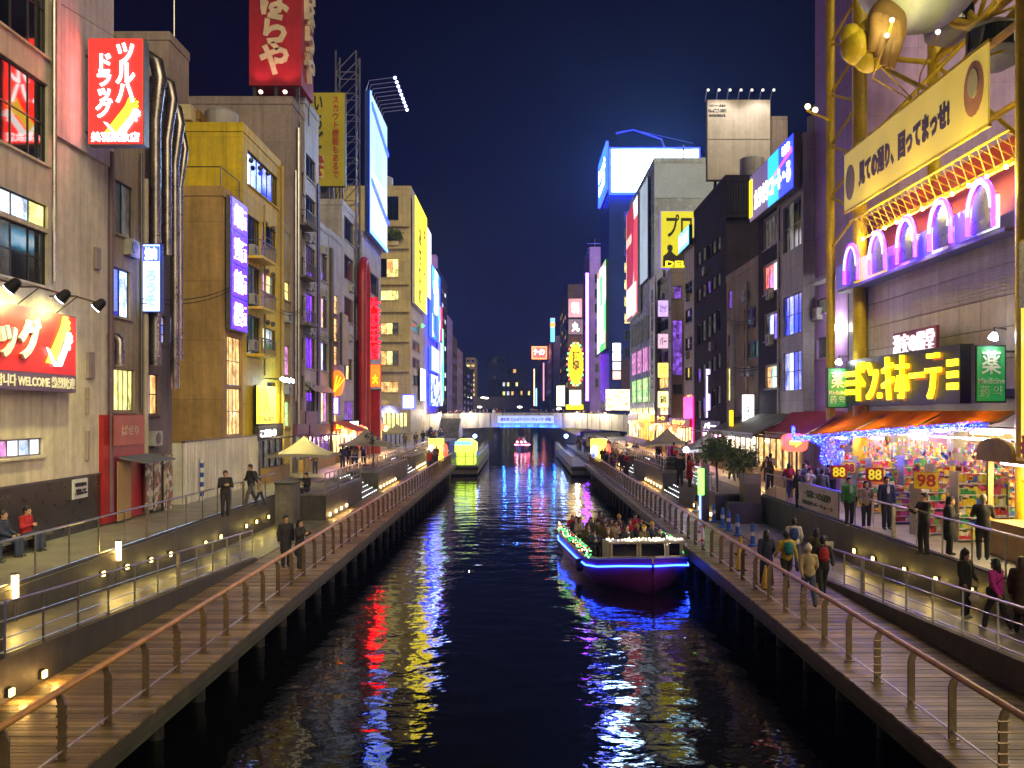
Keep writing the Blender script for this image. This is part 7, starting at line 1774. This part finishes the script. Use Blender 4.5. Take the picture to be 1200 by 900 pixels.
def joints(pose):
    """facing -y; height 1.70"""
    J = {}
    sit = pose.startswith('sit')
    hz = .50 if sit else .92
    J['pel'] = V((0, 0, hz)); J['chest'] = V((0, .0, hz+.40)); J['neck'] = V((0, .01, hz+.57)); J['head'] = V((0, -.01, hz+.70))
    if pose == 'phone' or pose == 'sit_phone': J['head'] += V((0, -.045, -.015))
    lean = {'walk': -.03, 'walk2': -.03, 'push': -.08}.get(pose, 0)
    for k in ('chest', 'neck', 'head'): J[k].y += lean*(J[k].z-hz)*2
    for s, n in ((-1, 'L'), (1, 'R')):
        J['hip'+n] = V((s*.095, 0, hz-.02)); J['sh'+n] = V((s*.185, J['chest'].y, hz+.50))
        if sit: J['kn'+n] = V((s*.12, -.43, hz+.02)); J['an'+n] = V((s*.12, -.42, .09))
        elif pose in ('walk', 'walk2'):
            f = s if pose == 'walk' else -s
            J['kn'+n] = V((s*.09, -.16*f-.03, .50)); J['an'+n] = V((s*.085, -.27*f+(.05 if f < 0 else 0), .09+(.06 if f < 0 else 0)))
        elif pose == 'wide': J['kn'+n] = V((s*.13, -.02, .49)); J['an'+n] = V((s*.16, .0, .09))
        else: J['kn'+n] = V((s*.10, -.02 if s > 0 else -.05, .50)); J['an'+n] = V((s*.10, .02 if s > 0 else -.03, .09))
        S = J['sh'+n]
        if pose in ('phone', 'sit_phone'): J['el'+n] = S+V((s*.06, -.04, -.27)); J['wr'+n] = S+V((-s*.10, -.26, -.20))
        elif pose in ('walk', 'walk2'):
            f = -s if pose == 'walk' else s
            J['el'+n] = S+V((s*.07, -.08*f+.03, -.27)); J['wr'+n] = S+V((s*.06, -.26*f-.02, -.46))
        elif sit: J['el'+n] = S+V((s*.07, -.06, -.27)); J['wr'+n] = S+V((-s*.02, -.30, -.38))
        elif pose == 'reach': J['el'+n] = S+V((s*.07, -.12, -.24)); J['wr'+n] = S+V((s*.02, -.36, -.14))
        elif pose == 'bag': J['el'+n] = S+V((s*.06, -.03, -.28)); J['wr'+n] = S+V((s*.0, -.20, -.42)) if s > 0 else S+V((s*.04, -.12, -.50))
        else: J['el'+n] = S+V((s*.065, .02, -.28)); J['wr'+n] = S+V((s*.07, -.04, -.53))
    return J
def make_person_meshes(pose):
    J = joints(pose); out = {}
    b = MB(); h = J['head']
    b.ball(h+V((0, .012, .03)), .098, 16, 12, (.86, 1.04, 1.15)); b.ball(h+V((0, -.03, -.045)), .068, 12, 8, (.88, .95, 1.05))
    b.ball(h+V((0, -.105, -.012)), .016, 8, 6, (.9, 1.3, 1.6)); b.ball(h+V((0, -.088, .022)), .05, 10, 6, (1.2, .35, .3)); b.ball(h+V((0, -.092, -.062)), .022, 8, 5, (1.4, .6, .5)); b.ball(h+V((0, -.075, -.10)), .028, 8, 5)
    for s in (-1, 1): b.ball(h+V((s*.088, .015, .0)), .028, 8, 6, (.45, .8, 1.2))
    cap_mesh(b, J['chest']+V((0, 0, .08)), h+V((0, .02, -.03)), .058, .055)
    cap_mesh(b, J['pel'], J['chest'], .12, .13)
    for n, s in (('L', -1), ('R', 1)):
        cap_mesh(b, J['chest']+V((0, 0, .08)), J['sh'+n], .09, .06); cap_mesh(b, J['sh'+n], J['el'+n], .052, .042); cap_mesh(b, J['el'+n], J['wr'+n], .041, .027)
        cap_mesh(b, J['pel'], J['hip'+n], .11, .09); cap_mesh(b, J['hip'+n], J['kn'+n], .085, .058); cap_mesh(b, J['kn'+n], J['an'+n], .056, .038)
        w = J['wr'+n]; d = (w-J['el'+n]).normalized(); inw = V((-s, 0, 0)); inw = (inw-d*inw.dot(d)).normalized(); fw = d.cross(inw).normalized()
        if fw.y > 0: fw = -fw
        p = w+d*.07
        for k in (-1, 0, 1): cap_mesh(b, w+fw*.006*k, p+fw*.024*k, .019, .016, 8)
        for k in range(4):
            o = p+fw*(-.033+.022*k); L = (.05, .06, .058, .045)[3-k] if k else .042
            m1 = o+d*L*.55+inw*.012; m2 = o+d*L*.9+inw*.04
            cap_mesh(b, o, m1, .0105, .0098, 6); cap_mesh(b, m1, m2, .0098, .008, 6)
        th = w+d*.025+fw*.03; cap_mesh(b, th, th+d*.03+fw*.028+inw*.01, .014, .011, 6); cap_mesh(b, th+d*.03+fw*.028+inw*.01, th+d*.06+fw*.03+inw*.028, .011, .009, 6)
    out['body'] = melt(b, .0105, 'body', .4)
    j = MB()
    cap_mesh(j, J['pel']+V((0, .0, .02)), J['chest'], .155, .165, 14); j.ball(J['pel']+V((0, 0, .08)), .19, 14, 10, (1.02, .76, .95)); j.ball(J['chest']+V((0, .005, -.03)), .20, 14, 10, (1.0, .72, 1.1)); j.ball(J['neck']+V((0, .02, -.04)), .085, 12, 8, (1.1, 1, .7))
    for n in 'LR':
        cap_mesh(j, J['chest']+V((0, 0, .08)), J['sh'+n], .11, .082); cap_mesh(j, J['sh'+n], J['el'+n], .078, .066); cap_mesh(j, J['el'+n], J['wr'+n].lerp(J['el'+n], .06), .064, .048)
    out['jacket'] = melt(j, .02, 'jacket', .7)
    c = MB(); c.v, c.f = list(j.v), list(j.f)                  # a longer coat
    if not pose.startswith('sit'):
        c.ball(J['pel']+V((0, 0, -.16)), .2, 14, 10, (1.0, .8, 1.6)); cap_mesh(c, J['pel'], J['pel']+V((0, 0, -.34)), .165, .2, 14)
    else:
        for n in 'LR': cap_mesh(c, J['hip'+n], J['hip'+n].lerp(J['kn'+n], .6), .115, .10)
    out['coat'] = melt(c, .022, 'coat', .7)
    t = MB(); t.ball(J['pel']+V((0, .01, -.02)), .165, 14, 10, (1, .8, .8))
    for n in 'LR': cap_mesh(t, J['hip'+n], J['kn'+n], .105, .082); cap_mesh(t, J['kn'+n], J['an'+n]+V((0, 0, .0)), .08, .066)
    out['trousers'] = melt(t, .02, 'trousers', .7)
    for n in 'LR':
        s = MB(); a = J['an'+n]; g = a-V((0, 0, .045))
        cap_mesh(s, g+V((0, .03, -.005)), g+V((0, -.13, -.012)), .042, .036); cap_mesh(s, a, g, .046, .046); s.ball(g+V((0, -.05, -.03)), .05, 10, 6, (.85, 2.1, .3))
        out['shoe'+n] = melt(s, .014, 'shoe', .7)
    for kind in ('short', 'long'):
        hb = MB(); hb.ball(h+V((0, .028, .052)), .106, 16, 12, (.93, 1.03, 1.05)); hb.ball(h+V((0, .07, .0)), .085, 12, 8, (.95, .6, 1.2)); hb.ball(h+V((0, -.05, .11)), .055, 10, 6, (1.35, .8, .5))
        for s in (-1, 1): hb.ball(h+V((s*.075, .015, .03)), .045, 8, 6, (.5, 1, 1.2))
        if kind == 'long':
            cap_mesh(hb, h+V((0, .075, 0)), h+V((0, .085, -.22)), .08, .075, 12)
            for s in (-1, 1): cap_mesh(hb, h+V((s*.07, .03, 0)), h+V((s*.075, .045, -.2)), .04, .035)
        out['hair_'+kind] = melt(hb, .014, 'hair', .7)
    hb = MB(); hb.ball(h+V((0, .015, .06)), .112, 16, 12, (.95, 1.05, 1.0)); hb.ball(h+V((0, .02, .17)), .035, 8, 6); out['hat'] = melt(hb, .014, 'knit_hat', .7)
    bp = MB(); q = J['chest']+V((0, .22, -.06)); bp.ball(q, .2, 14, 10, (.78, .52, 1.1)); bp.ball(q+V((0, .07, -.09)), .12, 10, 8, (1, .5, .7))
    for s in (-1, 1): cap_mesh(bp, q+V((s*.1, -.08, .16)), J['sh'+('L' if s < 0 else 'R')].lerp(J['chest'], .4)+V((0, -.02, .12)), .022, .022, 8)
    out['backpack'] = melt(bp, .02, 'backpack', .7)
    sf = MB(); nk = J['neck']+V((0, .0, .0)); sf.ball(nk+V((0, 0, -.01)), .088, 14, 8, (1.05, 1.0, .62)); cap_mesh(sf, nk+V((.03, -.085, -.02)), nk+V((.05, -.15, -.25)), .04, .035); out['scarf'] = melt(sf, .014, 'scarf', .7)
    sb = MB(); q = J['pel']+V((.22, .02, .06)); sb.obox(q, (.05, 0, 0), (0, .13, 0), (0, 0, .1)); sb.ball(q+V((0, 0, .05)), .09, 10, 6, (.7, 1.4, .7)); cap_mesh(sb, q+V((0, -.05, .1)), J['chest']+V((.0, -.165, .0)), .016, .016, 6); cap_mesh(sb, J['chest']+V((.0, -.165, .0)), J['shL']+V((.07, 0, .085)), .016, .016, 6); cap_mesh(sb, q+V((0, .05, .1)), J['chest']+V((0, .17, .0)), .016, .016, 6); cap_mesh(sb, J['chest']+V((0, .17, .0)), J['shL']+V((.07, 0, .085)), .016, .016, 6); out['sbag'] = melt(sb, .014, 'shoulder_bag', .7)
    pn = MB(); f0 = J['chest']+V((0, -.148, .0)); pn.ball(f0, .11, 12, 8, (.55, .16, 1.5)); out['shirt'] = melt(pn, .014, 'shirt_front', .7)
    e = MB()
    for s in (-1, 1): e.ball(h+V((s*.035, -.098, .005)), .011, 6, 4, (1.3, .6, .7))
    me = bpy.data.meshes.new('eyes'); me.from_pydata(e.v, [], e.f); out['eyes'] = me
    for m in out.values(): m.materials.append(BLACK)
    return out
PM = {}
CLOTHES = {k: pr('cloth_'+k, c, .85, 0, .35, 5, bump=.6, bscale=11, obj=True) for k, c in dict(black=(.028, .026, .028), navy=(.03, .038, .09), grey=(.10, .10, .10), beige=(.36, .29, .2), white=(.6, .57, .52), red=(.42, .02, .03), pink=(.62, .03, .36), green=(.05, .26, .05), brown=(.10, .055, .03), olive=(.09, .08, .03), teal=(.02, .20, .26), yellow=(.55, .40, .04), blue=(.03, .07, .32), denim=(.05, .07, .14), purple=(.12, .04, .2), tan=(.42, .32, .2)).items()}
SKIN = pr('skin', (.52, .30, .20), .5, 0, .1, 6, obj=True, bump=.05); HAIR = pr('hair_black', (.012, .010, .009), .4, 0, .3, 20, obj=True); HAIRB = pr('hair_brown', (.06, .03, .015), .4, 0, .3, 20, obj=True)
SHOE = pr('shoe_dark', (.03, .025, .025), .5, 0, .2, 8, obj=True); SHOE_W = pr('shoe_white', (.5, .48, .45), .5, 0, .2, 8, obj=True)
def person(label, loc, rz, pose='stand', top='black', legs='black', hair='short', coat=False, pack=None, h=1.70, shoe=SHOE, hat=None, group=None, hcol=None, scarf=None, sbag=None, shirt=None):
    """rz = 0 faces the camera side (-y)"""
    if pose not in PM: PM[pose] = make_person_meshes(pose)
    m = PM[pose]
    t = thing('person', label, 'person', loc, group)
    def add(name, key, mat):
        o = bpy.data.objects.new(name, m[key]); col.objects.link(o); o.parent = t
        o.material_slots[0].link = 'OBJECT'; o.material_slots[0].material = mat; return o
    add('body', 'body', SKIN); add('trousers', 'trousers', CLOTHES[legs]); add('coat' if coat else 'jacket', 'coat' if coat else 'jacket', CLOTHES[top])
    add('shoe', 'shoeL', shoe); add('shoe', 'shoeR', shoe); add('eyes', 'eyes', HAIR)['kind'] = 'stuff'
    if hat: add('knit_hat', 'hat', CLOTHES[hat])
    add('hair', 'hair_long' if hair == 'long' else 'hair_short', hcol or HAIR) if not (hat and hair != 'long') else None
    if scarf: add('scarf', 'scarf', CLOTHES[scarf])
    if sbag: add('shoulder_bag', 'sbag', CLOTHES[sbag])
    if shirt: add('shirt_front', 'shirt', CLOTHES[shirt])
    if pack: add('backpack', 'backpack', CLOTHES[pack])
    t.rotation_euler = (0, 0, rz); k = h/1.70; t.scale = (k, k, k)
    return t
def at(px, Y, z): return (XP(px, Y), Y, z)
rz_ = lambda s: ramp_z(s, 0)
# left bank
for i, (y, top_, lab) in enumerate(((27.6, 'red', 'person in a dark red jacket sitting on the stone bench by the wainscot'), (26.4, 'navy', 'person in navy sitting in the middle of the stone bench'), (25.3, 'red', 'person in red and blue sitting at the end of the stone bench'), (23.6, 'black', 'person in black sitting far down the stone bench'))):
    person(lab, (-14.55, y, ZT-.02), PI/2+.2*i-.1, 'sit_phone' if i != 1 else 'sit', top_, 'denim')
person('person in a black coat looking at a phone by the white hoarding', at(264, 36.6, ZT), .5, 'phone', 'black', 'black', h=1.74, coat=False)
person('person in black with a shoulder bag walking past the hoarding with a child', at(294, 41, ZT), -.8, 'walk', 'black', 'grey', pack='black', h=1.72)
person('child in an orange tan jacket beside the person in black', at(305, 40.6, ZT), -.8, 'walk2', 'tan', 'navy', h=1.15)
person('taller of two people in black coats leaning over the boardwalk', (-8.15, 32.6, 0), .5, 'stand', 'black', 'black', coat=True, h=1.72)
person('person in a black coat turning to the canal beside a companion', (-7.6, 32.3, 0), 1.2, 'reach', 'black', 'black', hair='long', coat=True, h=1.62)
person('person in black sitting on the raised block behind the stone pedestal', (-10.7, 47.0, 1.0), -.6, 'sit_phone', 'black', 'black')
random.seed(11)
TOPS = ['black', 'black', 'navy', 'grey', 'brown', 'beige', 'olive', 'red', 'white', 'denim', 'purple']
def crowd(n, xr, yr, z, bank, where, group, sit=False):
    """passers-by far down the terraces"""
    for i in range(n):
        top_ = random.choice(TOPS); leg = random.choice(['black', 'denim', 'navy', 'grey']); coat = random.random() < .4
        pose = random.choice(['stand', 'walk', 'walk2', 'phone', 'bag'])
        person('person in %s %s %s %s' % (top_, 'coat' if coat else 'jacket', {'stand': 'standing', 'walk': 'walking', 'walk2': 'striding', 'phone': 'checking a phone', 'bag': 'strolling'}[pose], where), (random.uniform(*xr), random.uniform(*yr), z), random.choice([0, PI])+random.uniform(-.7, .7), pose, top_, leg, random.choice(['short', 'long']), coat, random.choice([None, None, None, 'black', 'red']), random.uniform(1.55, 1.8), group=group, scarf=random.choice([None, None, 'white', 'red', 'beige', 'grey']), sbag=random.choice([None, None, 'brown', 'black', 'tan']), hcol=random.choice([HAIR, HAIR, HAIRB]), shirt=random.choice([None, 'white', 'grey']))
crowd(9, (-13.9, -12.4), (60, 82), ZT, 'drugstore', 'by the orange lit stall', 'passers-by at the orange lit stall')
crowd(8, (-9.2, -7.6), (84, 97), 0, 'drugstore', 'at the far end of the drugstore boardwalk', 'passers-by at the far drugstore boardwalk')
crowd(10, (-13.5, -10), (104, 142), ZT, 'drugstore', 'near the bridge stairs', 'passers-by near the bridge stairs')
# right bank: store front
person('person in a bright green jacket standing before the store racks', at(995, 33.6, ZT), .1, 'stand', 'green', 'black', h=1.68, shoe=SHOE_W, shirt='white', sbag='black')
person('person in a beige coat and dark scarf before the store racks', at(1015, 33.0, ZT), -.1, 'bag', 'beige', 'black', 'long', h=1.6, shoe=SHOE_W, scarf='black', sbag='brown')
person('man in an open dark coat over a white shirt walking out of the store', at(1039, 32.6, ZT), .0, 'stand', 'navy', 'black', coat=False, h=1.78, shirt='white')
person('person in black facing a companion at the terrace railing', at(1083, 26.8, ZT), -1.3, 'reach', 'black', 'black', h=1.72)
person('companion in a black coat with long hair at the terrace railing', at(1112, 26.9, ZT), 1.2, 'phone', 'black', 'black', 'long', True, h=1.62, scarf='beige', sbag='tan')
person('grey haired person in black looking into the food stall', at(1152, 25.9, ZT), PI-.4, 'reach', 'black', 'black', h=1.74, hcol=pr('hair_grey', (.30, .27, .22), .5, obj=True))
for i, (px, Y, top_, c, lab) in enumerate(((937, 39.5, 'black', True, 'person in a long black coat in the waiting group'), (948, 40.2, 'beige', False, 'person in beige in the waiting group'), (957, 39.2, 'white', True, 'person in a white coat in the waiting group'), (964, 38.6, 'grey', False, 'person in grey in the waiting group'), (975, 39.8, 'black', False, 'person in a short black jacket in the waiting group'), (943, 41.5, 'navy', True, 'person in a navy coat behind the waiting group'), (970, 41.8, 'brown', False, 'person in brown behind the waiting group'))):
    person(lab, at(px, Y, ZT), [-.5, .8, PI, 2.4, -1.2, .4, PI][i], ['stand', 'phone', 'bag', 'stand', 'phone', 'stand', 'reach'][i], top_, 'black', 'long' if i in (0, 2, 5) else 'short', c, h=1.6+.03*i, group='people waiting by the store', scarf=[None, 'white', 'red', None, 'grey', None, 'beige'][i], sbag=[None, 'black', 'brown', None, None, 'tan', None][i])
# boardwalk group walking away
person('person in a white knit hat and tan jacket walking away on the boardwalk', (7.95, 25.9, 0), PI, 'walk', 'tan', 'denim', hat='white', h=1.66)
person('person in black with a red backpack walking away on the boardwalk', (8.75, 27.2, 0), PI-.1, 'walk2', 'black', 'black', pack='red', h=1.72)
person('person in a yellow jacket with a teal backpack on the boardwalk', (8.1, 28.6, 0), PI+.1, 'walk2', 'yellow', 'black', pack='teal', h=1.68)
person('person in a navy coat walking at the edge of the boardwalk group', (7.6, 29.0, 0), PI, 'walk', 'navy', 'black', 'long', True, h=1.66)
person('person in a cream jacket with a blue backpack leading the boardwalk group', (9.2, 31.6, 0), PI-.2, 'walk', 'white', 'denim', pack='blue', h=1.74)
person('person with a dark olive backpack beside the leader of the boardwalk group', (9.3, 29.5, 0), PI, 'walk2', 'olive', 'black', 'long', pack='olive', h=1.66)
person('person crouched low in grey by the foot of the ramp', (10.3, 31.8, 0), -2.2, 'sit', 'denim', 'black', h=1.5)
# ramp
def onramp(px, Y, s=1): return (XP(px, Y), Y, ramp_z(s, Y)+.005)
W1 = person('woman in a black coat carrying a white bag down the ramp', onramp(1131, 23.2), .5, 'bag', 'black', 'black', hat='black', hair='long', h=1.62, shoe=SHOE_W)
person('woman in a bright pink jacket walking on the ramp', onramp(1168, 21.4), PI+.5, 'walk', 'pink', 'black', 'long', h=1.6, shoe=SHOE_W, sbag='black')
person('woman in a brown coat beside the pink jacket on the ramp', onramp(1197, 21.2), 2.4, 'stand', 'brown', 'black', 'long', True, h=1.66, hcol=HAIRB)
t = thing('shopping_bag', 'white plastic shopping bag held by the woman on the ramp', 'bag', V(W1.location)+V((.1, -.25, .45)))
b = V(t.location); mb = MB(); cap_mesh(mb, b+V((0, 0, .08)), b+V((0, 0, .2)), .12, .07); mb.build('bag_body', pr('plastic_white', (.7, .68, .62), .35), t, True)
MB().tube([b+V((-.05, 0, .24)), b+V((0, 0, .36)), b+V((.05, 0, .24))], .01, 5).build('handle', pr('plastic_white', (.7, .68, .62), .35), t)
random.seed(12)
crowd(7, (12.4, 14.0), (44, 58), ZT, 'discount store', 'under the grey green awning', 'passers-by under the grey green awning')
person('person in a red coat at the railing by the green lit post', at(808, 50.5, 1.31), .9, 'reach', 'red', 'black', 'long', True, h=1.65)
person('person in black beside the red coat at the railing', at(797, 51.2, 1.31), -.6, 'stand', 'black', 'black', h=1.72)
person('person in a red jacket under the cream tent', at(790, 69.5, ZT), 2.6, 'stand', 'red', 'black', h=1.72)
crowd(12, (11.2, 14), (64, 84), ZT, 'discount store', 'by the cream tent', 'passers-by at the cream tent')
person('lone person in a black coat walking on the far boardwalk', at(734, 73, 0), PI, 'walk', 'black', 'black', coat=True, h=1.72)
crowd(12, (7.7, 9.3), (80, 97), 0, 'discount store', 'at the far end of the discount store boardwalk', 'passers-by at the far discount store boardwalk')
crowd(22, (7.6, 13), (100, 146), .03, 'discount store', 'in the crowd by the dock', 'crowd by the dock')
# passengers in the tour boat
random.seed(13)
BT = Matrix.Translation(BOAT.location) @ Matrix.Rotation(BOAT.rotation_euler.z, 4, 'Z')
k = 0
SEATS = [(x, y) for y in (-.75, .35, 1.45, 2.55, 3.65, 4.75) for x in (-1.45, -.75, -.05, .65, 1.35)]
ROWW = {-.75: 'first row behind the cabin', .35: 'second row', 1.45: 'third row', 2.55: 'fourth row', 3.65: 'fifth row', 4.75: 'rear row'}
for x, y in SEATS:
    if random.random() < .12: continue
    p = BT @ V((x+random.uniform(-.08, .08), y+.12, .69)); top_ = random.choice(['black', 'black', 'navy', 'grey', 'brown', 'olive', 'red', 'black', 'beige'])
    person('passenger in %s sitting in the %s of the tour boat' % (top_, ROWW[y]), p, BOAT.rotation_euler.z+random.uniform(-.5, .5), random.choice(['sit', 'sit', 'sit_phone']), top_, 'black', random.choice(['short', 'long']), hat=random.choice([None, None, None, None, 'white', 'yellow', 'black']), scarf=random.choice([None, 'white', 'red', 'beige', None]), hcol=random.choice([HAIR, HAIRB]), h=random.uniform(1.55, 1.8), group='passengers of the tour boat')
# the crowd on the bridge: too far off to show parts
def far_person_mesh():
    J = joints('stand'); bs = []
    b = MB()
    cap_mesh(b, J['pel'], J['chest']+V((0, 0, .08)), .15, .17, 6); cap_mesh(b, J['chest']+V((0, 0, .1)), J['head'], .06, .06, 6)
    for n in 'LR': cap_mesh(b, J['sh'+n], J['wr'+n], .07, .05, 6); cap_mesh(b, J['hip'+n], J['an'+n]-V((0, 0, .05)), .09, .06, 6)
    nb = len(b.f)
    b.ball(J['head']+V((0, -.01, .02)), .105, 8, 6); nh = len(b.f)
    b.ball(J['head']+V((0, .03, .06)), .108, 8, 6)
    me = bpy.data.meshes.new('far_person'); me.from_pydata(b.v, [], b.f)
    for m in (CLOTHES['black'], SKIN, HAIR): me.materials.append(m)
    me.polygons.foreach_set('material_index', [0]*nb+[1]*(nh-nb)+[2]*(len(b.f)-nh))
    me.polygons.foreach_set('use_smooth', [True]*len(b.f))
    return me
FPM = far_person_mesh()
random.seed(14)
for i in range(110):
    x = random.uniform(-26, 30); top_ = random.choice(TOPS)
    o = bpy.data.objects.new('person', FPM); col.objects.link(o)
    zd = 4.05-.75*(min(abs(x), 17)/17)**2 if abs(x) < 17 else 3.35
    zd = (arch(max(-17, min(17, x)))+1.0) if abs(x) < 17 else 4.7
    o.location = (x, YB+random.choice([.6, .7, 1.2, 2.5, 4.5]) if abs(x) < 17 else YB+random.uniform(.6, 6), zd); o.rotation_euler = (0, 0, random.uniform(-.8, .8)); k = random.uniform(.9, 1.06); o.scale = (k, k, k)
    o.material_slots[0].link = 'OBJECT'; o.material_slots[0].material = CLOTHES[top_]
    tag(o, 'tiny far person in %s on the crowded bridge' % top_, 'person', 'crowd on the bridge')
x = XP(612, 168)
for i, (dx, dy) in enumerate(((-.6, -1.5), (.3, -1.2), (-.4, .2), (.5, .4), (0, 1.6))):
    o = bpy.data.objects.new('person', FPM); col.objects.link(o); o.location = (x+dx, 168+dy, ZW+.62); o.material_slots[0].link = 'OBJECT'; o.material_slots[0].material = CLOTHES[['red', 'white', 'pink', 'grey', 'beige'][i]]
    tag(o, 'far passenger in %s aboard the small pink lit boat' % ['red', 'white', 'pink', 'grey', 'beige'][i], 'person', 'passengers of the small boat')
bpy.data.scenes.remove(SIDE)
# ================================================================== night air
hz = MB().box((-2600, -450, -4.3), (2600, 5100, 60)).build('haze', BLACK)
hz['kind'] = 'stuff'; hz['label'] = 'thin night haze over the canal glowing round the bright screens'
hm = bpy.data.materials.new('night_haze'); hm.use_nodes = True
hn = hm.node_tree.nodes; hn.clear()
ho = hn.new('ShaderNodeOutputMaterial'); hv = hn.new('ShaderNodeVolumePrincipled')
hv.inputs['Color'].default_value = (.28, .46, 1, 1); hv.inputs['Density'].default_value = .00055; hv.inputs['Anisotropy'].default_value = .6
hm.node_tree.links.new(hv.outputs[0], ho.inputs['Volume'])
hz.data.materials.clear(); hz.data.materials.append(hm)
sc.cycles.volume_bounces = 0
